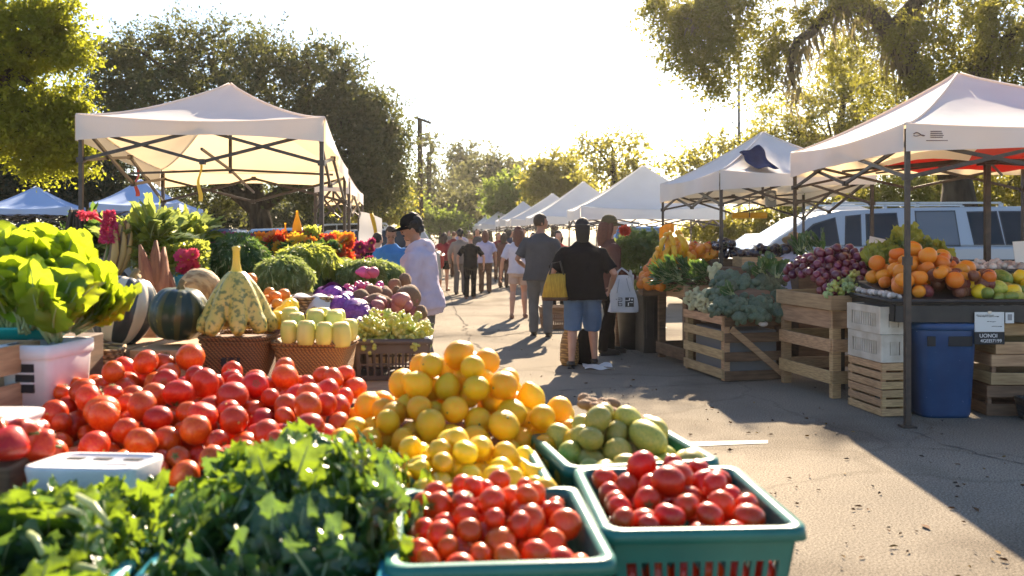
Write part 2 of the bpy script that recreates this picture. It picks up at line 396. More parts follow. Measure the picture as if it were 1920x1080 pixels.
sun = bpy.data.objects.new('sun', sd); COL.objects.link(sun)
sdir = Vector((math.sin(R(SUN_AZ))*math.cos(R(SUN_EL)), math.cos(R(SUN_AZ))*math.cos(R(SUN_EL)), math.sin(R(SUN_EL))))
sun.rotation_euler = sdir.to_track_quat('Z', 'Y').to_euler(); sun.location = (0,0,30)
SC.view_settings.view_transform = 'Standard'; SC.view_settings.look = 'None'; SC.view_settings.exposure = 2.05; SC.view_settings.gamma = 1
SC.render.engine = 'CYCLES'; SC.cycles.use_denoising = True
SC.cycles.max_bounces = 8; SC.cycles.diffuse_bounces = 4; SC.cycles.transmission_bounces = 6; SC.cycles.volume_bounces = 1
SC.cycles.sample_clamp_indirect = 6
# ================================================================ ground
def ground_mat():
    m = pm('asphalt', (.25,.225,.188), .92, (.37,.328,.265), .55, 8, .35, .68, spec=.03); nt = m.node_tree; L = nt.links.new
    b = [x for x in nt.nodes if x.type == 'BSDF_PRINCIPLED'][0]
    ramp = [x for x in nt.nodes if x.type == 'VALTORGB'][0]
    tc = [x for x in nt.nodes if x.type == 'TEX_COORD'][0]
    n = nd(nt, 'ShaderNodeTexNoise'); n.inputs['Scale'].default_value = 85; n.inputs['Detail'].default_value = 9; n.inputs['Roughness'].default_value = .75; L(tc.outputs['Object'], n.inputs['Vector'])
    v = nd(nt, 'ShaderNodeTexVoronoi'); v.inputs['Scale'].default_value = 95; L(tc.outputs['Object'], v.inputs['Vector'])
    r = nd(nt, 'ShaderNodeValToRGB'); r.color_ramp.elements[0].position = .36; r.color_ramp.elements[0].color = (.18,.175,.17,1); r.color_ramp.elements[1].position = .62; r.color_ramp.elements[1].color = (1.2,1.17,1.13,1)
    L(n.outputs['Fac'], r.inputs['Fac'])
    mx = nd(nt, 'ShaderNodeMix', data_type='RGBA', blend_type='MULTIPLY'); mx.inputs[0].default_value = 1; L(ramp.outputs[0], mx.inputs[6]); L(r.outputs[0], mx.inputs[7])
    # hairline cracks
    w = nd(nt, 'ShaderNodeTexNoise'); w.inputs['Scale'].default_value = 1.6; w.inputs['Detail'].default_value = 5; L(tc.outputs['Object'], w.inputs['Vector'])
    ma = nd(nt, 'ShaderNodeVectorMath', operation='MULTIPLY_ADD'); L(w.outputs['Color'], ma.inputs[0]); ma.inputs[1].default_value = (.7,.7,0); L(tc.outputs['Object'], ma.inputs[2])
    vc = nd(nt, 'ShaderNodeTexVoronoi', feature='DISTANCE_TO_EDGE'); vc.inputs['Scale'].default_value = .42; L(ma.outputs[0], vc.inputs['Vector'])
    rc = nd(nt, 'ShaderNodeValToRGB'); rc.color_ramp.elements[0].position = .0; rc.color_ramp.elements[0].color = (.3,.28,.26,1); rc.color_ramp.elements[1].position = .011; rc.color_ramp.elements[1].color = (1,1,1,1)
    L(vc.outputs['Distance'], rc.inputs['Fac'])
    mx2 = nd(nt, 'ShaderNodeMix', data_type='RGBA', blend_type='MULTIPLY'); mx2.inputs[0].default_value = .28; L(mx.outputs[2], mx2.inputs[6]); L(rc.outputs[0], mx2.inputs[7])
    # oil and tyre stains
    st = nd(nt, 'ShaderNodeTexNoise'); st.inputs['Scale'].default_value = .7; st.inputs['Detail'].default_value = 7; L(tc.outputs['Object'], st.inputs['Vector'])
    rs = nd(nt, 'ShaderNodeValToRGB'); rs.color_ramp.elements[0].position = .3; rs.color_ramp.elements[0].color = (.55,.53,.52,1); rs.color_ramp.elements[1].position = .5; rs.color_ramp.elements[1].color = (1,1,1,1)
    L(st.outputs['Fac'], rs.inputs['Fac'])
    mx3 = nd(nt, 'ShaderNodeMix', data_type='RGBA', blend_type='MULTIPLY'); mx3.inputs[0].default_value = 1; L(mx2.outputs[2], mx3.inputs[6]); L(rs.outputs[0], mx3.inputs[7])
    L(mx3.outputs[2], b.inputs['Base Color'])
    ad = nd(nt, 'ShaderNodeMath', operation='ADD'); L(n.outputs['Fac'], ad.inputs[0]); L(v.outputs['Distance'], ad.inputs[1])
    bp = nd(nt, 'ShaderNodeBump'); bp.inputs['Strength'].default_value = .4; bp.inputs['Distance'].default_value = .006
    L(ad.outputs[0], bp.inputs['Height']); L(bp.outputs['Normal'], b.inputs['Normal'])
    return m
g = MB(); S = 420
g.add([(-S,-60,0),(S,-60,0),(S,S*1.5,0),(-S,S*1.5,0)], [(0,1,2,3)], 0, False)
o = g.build('ground', ground_mat(), world=True, fixn=False); structure(o); o['label'] = 'old grey asphalt of the market street'
# road markings and joints: thin sheets just above the asphalt
def strip(name, pts, wd, mat, z=.004):
    mb = MB(); pts = [Vector(p) for p in pts]; vs, fs = [], []; fine = []
    for i in range(len(pts)-1):
        for k in range(12):
            t = k/12; p = pts[i].lerp(pts[i+1], t); fine.append(p+Vector((.09*fbm((p.x*5,p.y*5,0))+.04*fbm((p.x*17,p.y*17,3)), 0, 0)))
    pts = fine+[pts[-1]]
    for i, p in enumerate(pts):
        d = (pts[min(i+1,len(pts)-1)]-pts[max(i-1,0)]).normalized(); s_ = Vector((-d.y, d.x, 0))*wd/2*max(.12,.75+1.6*fbm((p.x*7,p.y*7,9)))
        vs += [(p.x-s_.x, p.y-s_.y, z), (p.x+s_.x, p.y+s_.y, z)]
    fs = [(2*i, 2*i+1, 2*i+3, 2*i+2) for i in range(len(pts)-1)]
    mb.add(vs, fs, 0, False)
    return structure(mb.build(name, mat))
M['roadpaint'] = pm('worn_white_road_paint', (.56,.54,.49), .85, (.38,.35,.3), 9, 6, .35, .6, bump=(80,.4,.003))
mb = MB(); a, b_ = G(1292,838), G(1290,829); c, d = G(1440,832), G(1440,826)
mb.add([(a.x,a.y,.004),(c.x,c.y,.004),(d.x,d.y,.004),(b_.x,b_.y,.004)], [(0,1,2,3)], 0, False); structure(mb.build('road_marking', 'roadpaint'))
strip('pavement_crack', [G(x,y) for x, y in ((838,545),(850,575),(872,610),(880,640),(920,665),(945,700),(975,735))], .026, 'asphalt_crack')
strip('pavement_crack', [G(x,y) for x, y in ((1030,735),(1110,728),(1200,726),(1300,722),(1400,718))], .02, 'asphalt_crack')
strip('pavement_crack', [G(x,y) for x, y in ((1680,800),(1745,825),(1830,850),(1925,872))], .018, 'asphalt_crack')
strip('pavement_crack', [G(x,y) for x, y in ((760,640),(850,628),(930,632),(1010,618))], .03, 'asphalt_crack')
# fallen leaves and twigs: one litter sheet nobody would count
def litter():
    mb = MB(); r = random.Random(3)
    for k in range(230):
        if k < 165: p = G(pick(r,1000,1930), pick(r,715,1090))
        else: p = G(pick(r,820,1250), pick(r,600,760))
        L_ = pick(r,.007,.024)*(1.9 if r.random() < .1 else 1); W_ = L_*pick(r,.25,.6); a = pick(r,0,2*PI); cz = pick(r,.004,.014)
        T = Matrix.Translation((p.x,p.y,.007)) @ Matrix.Rotation(a,4,'Z') @ Matrix.Rotation(pick(r,-.3,.3),4,'X')
        mi = r.choice((0,0,0,1,1,2))
        mb.add([(-L_,0,0),(-L_*.4,-W_*.8,cz),(L_*.4,-W_*.7,cz*.8),(L_,0,cz*.4),(L_*.4,W_*.7,cz),(-L_*.4,W_*.8,cz*.7),(0,0,0)], [(0,1,6),(1,2,6),(2,3,6),(3,4,6),(4,5,6),(5,0,6)], mi, True, T)
    return tag(mb.build('leaf_litter', [pm('dry_leaf', (.11,.055,.025), .8, spec=.1), pm('dark_twig', (.035,.025,.02), .9), pm('yellow_leaf', (.2,.12,.03), .8, spec=.1)], fixn=False), 'small dry leaves and twigs scattered over the asphalt', None, None, 'stuff')
litter()

# ================================================================ pop-up tents
FACETS = {}
def tent(label, FL, FR, BR, BL, peak, canvas='canvas', group='white pop-up market tents', power=1.35, vdip=.03, legs=(1,1,1,1), seed=0, zl=None):
    """corners are (x, y, eave z, valance bottom z); legs stand on the ground"""
    r = random.Random(seed); cs = [FL, FR, BR, BL]; ctr = Vector((sum(c[0] for c in cs)/4, sum(c[1] for c in cs)/4, 0))
    root = thing('market_tent', label, 'tent', ctr, 0, group)
    pk = Vector(peak); can = MB(); val = MB(); ph = [r.uniform(0,6) for _ in range(8)]
    def eave(i, s):
        a, b = Vector(cs[i][:3]), Vector(cs[(i+1)%4][:3]); p = a.lerp(b, s); p.z -= .055*math.sin(PI*s); return p
    def facet(i):
        def fn(u, v):
            e = eave(i, v); a = Vector(cs[i][:3]).lerp(Vector(cs[(i+1)%4][:3]), v)
            p = pk.lerp(e, max(u,.012)); p.z = e.z+(pk.z-e.z)*(1-u)**power
            p.z -= .05*math.sin(PI*v)*math.sin(PI*u)+.008*math.sin(v*17+ph[i])*math.sin(u*PI)*u
            return p
        return fn
    def skirt(i):
        a, b = Vector(cs[i]), Vector(cs[(i+1)%4])
        def fn(u, v):
            e = eave(i, v); zb = cs[i][3]+(cs[(i+1)%4][3]-cs[i][3])*v+vdip*math.sin(PI*v)
            d = Vector((b[1]-a[1], a[0]-b[0], 0)) if True else 0
            n = Vector((cs[(i+1)%4][1]-cs[i][1], cs[i][0]-cs[(i+1)%4][0], 0)).normalized()
            p = Vector((e.x, e.y, e.z+(zb-e.z)*u)); off = .012+.03*u*math.sin(v*9+ph[i])*math.sin(PI*v)+.012*math.sin(v*31+ph[i+4])*u*math.sin(PI*v)
            return p+n*off
        return fn
    for i in range(4): can.grid(facet(i), 14, 16); val.grid(skirt(i), 5, 28)
    FACETS[label] = [facet(i) for i in range(4)]
    mb = MB()
    for i in range(4): mb.tube([facet(i)(u,0)+Vector((0,0,.006)) for u in [k/12 for k in range(13)]], .011, 5); mb.tube([facet(i)(1,k/16)+Vector((0,0,.004)) for k in range(17)], .009, 5)
    mb.build('seam', canvas, root, fixn=False)
    can.build('canopy', canvas, root, fixn=False); val.build('valance', canvas, root, fixn=False)
    for i, c in enumerate(cs):
        if not legs[i]: continue
        inn = (ctr-Vector((c[0],c[1],0))).normalized()*.05; mb = MB()
        x, y = c[0]+inn.x, c[1]+inn.y
        mb.bar((x,y,.0),(x,y,c[2]*.55), .045); mb.bar((x,y,c[2]*.5),(x,y,c[2]-.03), .036); mb.box((x,y,.008),(.11,.11,.016)); mb.box((x,y,c[2]*.55),(.06,.06,.07))
        mb.box((x,y,c[2]-.42),(.065,.065,.05))
        mb.build('leg', 'metal', root)
    hub = Vector((pk.x, pk.y, 0)); mids = []
    for i in range(4):
        a, b = Vector(cs[i]), Vector(cs[(i+1)%4]); inn = .05; mb = MB()
        def q(s, dz):
            p = Vector(cs[i][:3]).lerp(Vector(cs[(i+1)%4][:3]), s); k = (ctr-p); k.z = 0
            return p+k.normalized()*inn+Vector((0,0,-dz))
        lo, hi, w = .42, .12, .026
        mb.bar(q(.0,lo), q(.5,hi), w, .03); mb.bar(q(.5,hi), q(1,lo), w, .03)
        o_ = Vector((0,0,0)); n = Vector((cs[(i+1)%4][1]-cs[i][1], cs[i][0]-cs[(i+1)%4][0], 0)).normalized()*-.032
        mb.bar(q(0,hi)+n, q(.5,lo)+n, w, .03); mb.bar(q(.5,lo)+n, q(1,hi)+n, w, .03)
        mb.box(q(.5,hi), (.05,.05,.05)); mb.box(q(.5,lo)+n, (.05,.05,.05))
        mb.build('truss', 'metal', root); mids.append(q(.5,.3))
    mb = MB(); zt = pk.z-.06; zb = min(c[2] for c in cs)-.18
    mb.bar((pk.x,pk.y,zb),(pk.x,pk.y,zt), .03)
    for m_ in mids: mb.bar((pk.x,pk.y,zb+.04), m_, .02, .024)
    mb.build('centre_pole', 'metal', root)
    return root
Z = PZ
# left-hand stall tent: its near corners are raised, its far ones let down
TL = tent('big white pop-up tent over the flower and pumpkin stall, tan lit underside', (PX(143,8.5),8.5,Z(215,8.5),Z(263,8.5)), (PX(608,8.5),8.5,Z(221,8.5),Z(266,8.5)),
     (PX(651,11.8),11.8,Z(318,11.8),Z(352,11.8)), (PX(303,11.8),11.8,Z(318,11.8),Z(352,11.8)), (PX(432,9.9),9.9,Z(158,9.9)), 'canvas', None, 1.5, .06, seed=1)
tent('narrow white tent tucked behind the big left stall tent, seen edge on', (PX(590,12.3),12.3,2.3,2.12),(PX(655,12.3),12.3,2.3,2.1),(PX(680,16),16,2.25,2.05),(PX(600,16),16,2.25,2.05),(PX(625,14.2),14.2,2.95), 'canvas', None, seed=2)
tent('pale blue shaded tent beyond the leafy greens, its peak below yellow leaves', (PX(-40,19.5),19.5,Z(388,19.5),Z(404,19.5)),(PX(132,19.5),19.5,Z(388,19.5),Z(404,19.5)),(PX(160,22.3),22.3,2.2,2.0),(PX(-10,22.3),22.3,2.2,2.0),(PX(68,20.9),20.9,Z(350,20.9)), 'canvas_blue', None, seed=3)
tent('pale blue shaded tent standing behind the stall poles under the dark oak', (PX(168,19.2),19.2,Z(381,19.2),Z(398,19.2)),(PX(335,19.2),19.2,Z(381,19.2),Z(399,19.2)),(PX(380,22),22,Z(394,22),Z(407,22)),(PX(210,22),22,2.2,2.0),(PX(263,20.6),20.6,Z(337,20.6)), 'canvas_blue', None, seed=4)
# right-hand row
T1 = tent('near white tent with printed valance over the tomato table', (3.15,7.26,Z(233,7.26),Z(284,7.26)),(5.95,7.1,2.46,2.24),(6.1,10.8,2.5,2.26),(PX(1484,10.9),10.9,Z(287,10.9),Z(333,10.9)),(PX(1795,9.1),9.1,Z(139,9.1)), 'canvas', None, 1.3, .02, seed=5)
T2 = tent('white tent with a navy cloth lying on its roof', (PX(1350,11.3),11.3,Z(320,11.3),Z(356,11.3)),(PX(1641,11.3),11.3,Z(318,11.3),Z(346,11.3)),(PX(1508,15),15,Z(362,15),Z(388,15)),(PX(1239,15),15,Z(346,15),Z(381,15)),(PX(1430,13.1),13.1,Z(249,13.1)), 'canvas', None, 1.25, .02, seed=6)
rows = [(19.5,1089,388,412,1206,311,3.0,'white tent with a tall peak beyond the tent with the navy cloth'),
        (26.5,1003,404,421,1094,341,3.0,'white tent above the grey-shirted man, third from the banana stall'),
        (33,958,411,424,1036,363,3.0,'dark-tipped white tent fourth along beyond the bananas'),
        (41,936,412,425,981,378,3.0,'small white far tent fifth along the row'),
        (50,902,420,430,934,397,3.0,'tiny far white tent sixth along the row'),
        (58,886,423,432,918,399,3.0,'tiny far white tent seventh along the row'),
        (66,872,426,434,902,402,3.0,'tiny far white tent eighth along the row'),
        (76,850,430,437,868,424,3.2,'low far white tent ninth along the row'),
        (86,828,431,438,845,426,3.2,'low far white tent tenth along the row'),
        (96,806,432,438,818,428,3.2,'low far white tent at the very end of the street')]
for k, (Y, cx, yt, yb, kx, ky, wd, lab) in enumerate(rows):
    x0 = PX(cx,Y); zt, zb = Z(yt,Y), Z(yb,Y); pkx = PX(kx,Y+1.4); wdx = max(2.4, 2*(pkx-x0)) if k < 4 else wd; dd = 3.0
    sh = -.07*dd if k > 0 else -.1
    tent(lab, (x0,Y,zt,zb),(x0+wdx,Y,zt,zb),(x0+wdx+sh,Y+dd,zt,zb),(x0+sh,Y+dd,zt,zb),(pkx,Y+1.4,Z(ky,Y+1.4)), 'canvas_far', 'row of white tents down the street' if k > 3 else None, 1.2, .01, seed=10+k)
tent('white tent whose peak shows above the silver van', (PX(1500,19),19,2.0,1.8),(PX(1660,19),19,2.0,1.8),(PX(1665,21),21,2.0,1.8),(PX(1510,21),21,2.0,1.8),(PX(1581,20),20,Z(376,20)), 'canvas_far', None, seed=31)
# navy cloth over the roof of the second tent
def cloth_on_roof():
    mb = MB(); cor = [(-.02,.05),(.9,.0),(1.02,.5),(1.1,.98),(.62,.92),(.3,.5)]
    fc = FACETS['white tent with a navy cloth lying on its roof'][0]; tab = np.array([fc(i/120,j/120) for i in range(121) for j in range(121)])
    tpx = np.stack([tab[:,0]/tab[:,1]*F+960, HZ-(tab[:,2]-H)/tab[:,1]*F], 1)
    def near(px, py):
        d = np.hypot(tpx[:,0]-px, tpx[:,1]-py); k = np.argsort(d)[:4]; w_ = 1/(d[k]+.05); return Vector((tab[k]*w_[:,None]).sum(0)/w_.sum())
    A, B, C, D = P(1384,296,12.1), P(1425,279,12.35), P(1463,322,11.75), P(1420,333,11.5)
    nrm = (B-A).cross(D-A).normalized(); nrm = -nrm if nrm.y > 0 else nrm
    def fn(u, v):
        a_ = Vector((1384,297,0)).lerp(Vector((1424,281,0)),u); b_ = Vector((1418,331,0)).lerp(Vector((1462,329,0)),u); q = a_.lerp(b_,v); q.x += 4*math.sin(v*9); q.y += 3*math.sin(u*8)*v
        p = near(q.x,q.y).copy(); return p+Vector((-.02,-.04,.07))*(1.0+.22*math.sin(u*9+v*4))
    mb.grid(fn, 18, 18)
    o = mb.build('draped_cloth', 'navy', fixn=False); sm_ = o.modifiers.new('smooth','SMOOTH'); sm_.iterations = 8; md = o.modifiers.new('thick', 'SOLIDIFY'); md.thickness = .006
    tag(o, 'navy blue cloth draped over the white tent roof', 'cloth')
cloth_on_roof()
# print on the valance of the near tent (illegible small rows and a loop)
pr = MB(); yv = 7.235
for k in range(4): pr.box((PX(1757-k%2,yv), yv, PZ(246.5+k*3.6,yv)), (.105-.008*(k%2),.003,.008))
pr.box((PX(1757,yv), yv, PZ(263.5,yv)), (.17,.003,.006))
pr.tube([P(1713+3*i, 251.5-3.2*math.sin(i*.75), yv) for i in range(8)], .004, 5); pr.tube([P(1713+3*i, 254+1.2*math.sin(i*.9), yv) for i in range(8)], .003, 5)
pr.build('valance_print', pm('brown_print', (.16,.1,.09), .8), T1)
# ribbons hanging in the left tent
def ribbon(px, y0, y1, Y, mat, label):
    mb = MB(); top = P(px,y0,Y); bot = P(px-1,y1,Y)
    def fn(u, v): p = top.lerp(bot,u); return (p.x+(v-.5)*.022*(1+u)+.012*math.sin(u*9), p.y+.02*math.sin(u*7+v), p.z)
    mb.grid(fn, 14, 2); o = mb.build('ribbon', mat, fixn=False); tag(o, label, 'ribbon')
ribbon(375, 300, 377, 9.9, pm('yellow_ribbon', (.7,.55,.1), .6, trans=.3), 'yellow ribbon hanging under the big left tent')
ribbon(257, 318, 368, 10.5, pm('red_ribbon', (.55,.08,.05), .6, trans=.3), 'red ribbon hanging under the big left tent')
# red and white market umbrella inside the near tent
um = thing('market_umbrella', 'red and white umbrella open beneath the near tent roof', 'umbrella', (PX(1849,8.9),8.9,0))
hubp = P(1851,300,8.9)
for k in range(8):
    a0, a1 = 2*PI*k/8+.25, 2*PI*(k+1)/8+.25; mb = MB()
    def fn(u, v):
        a = a0+(a1-a0)*v; rr = 1.1*u*(1-.05*math.sin(PI*v)); return (hubp.x+rr*math.cos(a), hubp.y+rr*math.sin(a)*.8, hubp.z+.06-.0*u++.05*math.sin(PI*u)-.13*u*u+.04*math.sin(PI*v)*u)
    mb.grid(fn, 8, 5); mb.build('panel', 'redcloth' if k not in (3,4) else 'canvas', um, fixn=False)
    a = a0; mb = MB(); mb.bar(hubp+Vector((0,0,.0)), (hubp.x+1.07*math.cos(a), hubp.y+.86*math.sin(a), hubp.z-.1), .018); mb.build('rib', 'metal', um)
mb = MB(); mb.bar((hubp.x,hubp.y,0), hubp+Vector((0,0,.1)), .05); mb.box(hubp, (.14,.14,.1)); mb.build('pole', 'metal', um)

# ================================================================ trees
def leaf_mesh(name, pts, size, mats, dirs=None, mat_ids=None, aspect=.5):
    n = len(pts); d = nrg.normal(size=(n,3)) if dirs is None else dirs+nrg.normal(size=(n,3))*.35
    d /= np.linalg.norm(d, axis=1)[:,None]; q = nrg.normal(size=(n,3)); w = np.cross(d, q); w /= np.linalg.norm(w, axis=1)[:,None]
    L_ = (size*(.6+.8*nrg.random(n)))[:,None]; W_ = L_*aspect*(.7+.6*nrg.random(n))[:,None]
    v = np.stack([pts-d*L_/2, pts+w*W_/2, pts+d*L_/2, pts-w*W_/2], 1).reshape(-1,3)
    me = bpy.data.meshes.new(name); me.vertices.add(4*n); me.loops.add(4*n); me.polygons.add(n)
    me.vertices.foreach_set('co', v.astype(np.float32).ravel()); me.loops.foreach_set('vertex_index', np.arange(4*n, dtype=np.int32))
    me.polygons.foreach_set('loop_start', np.arange(0,4*n,4, dtype=np.int32)); me.polygons.foreach_set('loop_total', np.full(n,4,dtype=np.int32))
    for m in mats: me.materials.append(M[m] if isinstance(m, str) else m)
    if mat_ids is not None: me.polygons.foreach_set('material_index', mat_ids.astype(np.int32))
    me.update(calc_edges=True); return me
def crown_points(blobs, subs, per, sub_r, flat=.75, droop=0):
    out = []
    for (c, r_, wgt) in blobs:
        k = max(3, int(subs*wgt))
        for i in range(k):
            d = nrg.normal(size=3); d /= np.linalg.norm(d); rad = (.35+.65*nrg.random()**.6)*(1.22 if nrg.random() < .16 else 1)
            sc = np.array(c)+d*np.array(r_)*rad; s = sub_r*(.6+.8*nrg.random())
            m = int(per*(.6+.8*nrg.random())); tw = nrg.normal(size=(7,3))+d*.5; tw /= np.linalg.norm(tw,axis=1)[:,None]; tw[:,2] = tw[:,2]*flat-droop
            tw *= (.6+.9*nrg.random((7,1)))*s*1.15; q = tw[nrg.integers(0,7,m)]*(nrg.random((m,1))**.65)+nrg.normal(size=(m,3))*s*.13
            out.append(sc+q)
    return np.concatenate(out)
def leaf_tree_mat(name, a, b2, t, tr):
    m = pm(name, a, .55, b2, .9, 4, .35, .65, trans=tr, tcol=None, spec=.12)
    nt = m.node_tree; tn = [x for x in nt.nodes if x.type == 'BSDF_TRANSLUCENT'][0]
    for l in list(tn.inputs['Color'].links): nt.links.remove(l)
    tn.inputs['Color'].default_value = c4(t); return m
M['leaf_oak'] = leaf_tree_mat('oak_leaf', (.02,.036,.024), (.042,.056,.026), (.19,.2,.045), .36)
M['leaf_oak2'] = leaf_tree_mat('mossy_oak_leaf', (.035,.045,.014), (.075,.08,.02), (.36,.34,.045), .45)
M['leaf_yellow'] = leaf_tree_mat('yellow_green_tree_leaf', (.085,.1,.014), (.17,.16,.016), (.48,.5,.035), .48)
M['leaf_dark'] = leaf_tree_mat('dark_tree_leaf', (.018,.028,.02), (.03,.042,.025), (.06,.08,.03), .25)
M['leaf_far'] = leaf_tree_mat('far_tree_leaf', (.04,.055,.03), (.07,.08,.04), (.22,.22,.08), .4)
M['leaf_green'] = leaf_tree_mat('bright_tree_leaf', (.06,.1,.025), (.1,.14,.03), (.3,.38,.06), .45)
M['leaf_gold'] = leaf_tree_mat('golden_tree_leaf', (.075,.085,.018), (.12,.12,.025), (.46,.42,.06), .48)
M['moss'] = leaf_tree_mat('hanging_moss', (.055,.05,.028), (.1,.09,.05), (.3,.25,.12), .4)
def bl(px, py, Y, rx, ry=None, dep=None, w=1.0):
    ry = ry or rx; s = Y/F
    return (tuple(P(px,py,Y)), (rx*s, (dep if dep else (rx+ry)/2)*s, ry*s), w)
def tree(name, label, blobs, subs, per, sub_r, leaf, mat, trunk, limbs=True, tr=.3, group=None, extra=None, flat=.75, droop=0):
    base = Vector((trunk[0][0], trunk[0][1], 0)); root = thing(name, label, 'tree', base, 0, group)
    pts = crown_points(blobs, subs, per, sub_r, flat, droop)
    me = leaf_mesh('crown', pts-np.array(base), leaf, [mat])
    o = bpy.data.objects.new('crown', me); COL.objects.link(o); o.parent = root
    mb = MB(); k = len(trunk)
    mb.tube(trunk, [tr*(1.25 if i == 0 else 1)*(1-.45*i/max(1,k-1)) for i in range(k)], 10)
    if limbs:
        top = Vector(trunk[-1]); r = random.Random(len(blobs))
        for (c, r_, w_) in blobs:
            st = Vector(trunk[r.randrange(max(1,k-2), k)]); e = Vector(c); mid = st.lerp(e,.5)+Vector((r.uniform(-.3,.3),r.uniform(-.3,.3),r.uniform(-.1,.5)))*(e-st).length*.25
            mb.tube([st, st.lerp(mid,.5)+Vector((0,0,.05)), mid, mid.lerp(e,.6), e], [tr*.5, tr*.42, tr*.32, tr*.2, tr*.08], 7)
            for q in range(3):
                t2 = e+Vector((r.uniform(-1,1)*r_[0], r.uniform(-1,1)*r_[1], r.uniform(-.6,1)*r_[2]))*.8
                mb.tube([mid.lerp(e,.5), e.lerp(t2,.5)+Vector((0,0,.1*r_[2])), t2], [tr*.17, tr*.1, tr*.03], 5)
    for lm in (extra or []): mb.tube(lm[0], lm[1], 9)
    mb.build('trunk', 'bark', root)
    return root
def gp(px, Y): return Vector((PX(px,Y), Y, 0))
# big dark oak behind the left tents
Yo = 30
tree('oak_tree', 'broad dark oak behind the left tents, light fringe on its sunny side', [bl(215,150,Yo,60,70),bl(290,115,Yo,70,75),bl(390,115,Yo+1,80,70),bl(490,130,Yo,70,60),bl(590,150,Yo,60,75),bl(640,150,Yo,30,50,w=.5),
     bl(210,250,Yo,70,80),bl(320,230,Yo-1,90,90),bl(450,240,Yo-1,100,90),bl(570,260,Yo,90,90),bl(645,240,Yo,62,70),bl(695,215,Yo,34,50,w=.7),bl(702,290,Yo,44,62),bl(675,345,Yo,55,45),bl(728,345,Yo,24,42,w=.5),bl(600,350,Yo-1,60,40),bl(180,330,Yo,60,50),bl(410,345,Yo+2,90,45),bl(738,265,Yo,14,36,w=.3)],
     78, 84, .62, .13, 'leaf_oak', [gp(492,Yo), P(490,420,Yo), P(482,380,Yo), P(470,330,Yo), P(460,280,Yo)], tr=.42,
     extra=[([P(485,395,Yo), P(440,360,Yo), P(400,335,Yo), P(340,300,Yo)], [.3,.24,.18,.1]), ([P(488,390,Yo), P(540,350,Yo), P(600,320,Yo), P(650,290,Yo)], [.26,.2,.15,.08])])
Yy = 14
tree('yellow_leaf_tree', 'tall tree with yellow-green sunlit leaves at the far left edge', [bl(20,40,Yy,75,60),bl(95,30,Yy,40,40),bl(60,95,Yy,60,40),bl(140,105,Yy,30,26,w=.6),bl(10,150,Yy,60,60),bl(125,195,Yy,38,34,w=.7),bl(60,215,Yy,55,35),bl(30,265,Yy,60,40),bl(110,265,Yy,45,36),bl(75,310,Yy,40,24,w=.5),bl(-60,160,Yy,70,150),bl(150,300,Yy,18,18,w=.25),bl(162,240,Yy,16,14,w=.2)],
     66, 80, .24, .07, 'leaf_yellow', [gp(-95,Yy), P(-90,300,Yy), P(-70,200,Yy), P(-30,120,Yy)], tr=.22)
for i, (px, py, rx, ry, Y, lab) in enumerate([(250,385,90,40,38,'dark shrub tree added to darken the view behind the blue tents'), (400,395,90,36,40,'dark shrub tree added to darken the gap left of the oak trunk'), (560,395,90,36,42,'dark shrub tree added to darken the gap right of the oak trunk'), (60,345,110,45,25,'dark shrub tree behind the yellow leaves at the left'), (150,350,60,60,27,'dark shrub tree behind the stall tent pole'), (-60,330,90,80,24,'dark shrub tree filling the left edge')]):  # first three are added as dark backing for the shade under the oak
    tree('dark_tree', lab, [bl(px,py,Y,rx,ry), bl(px-rx*.4,py+20,Y,rx*.6,ry), bl(px+rx*.4,py+10,Y,rx*.6,ry*.8)], 60, 70, .5, .13, 'leaf_dark', [gp(px,Y), P(px,py+30,Y)], tr=.15)
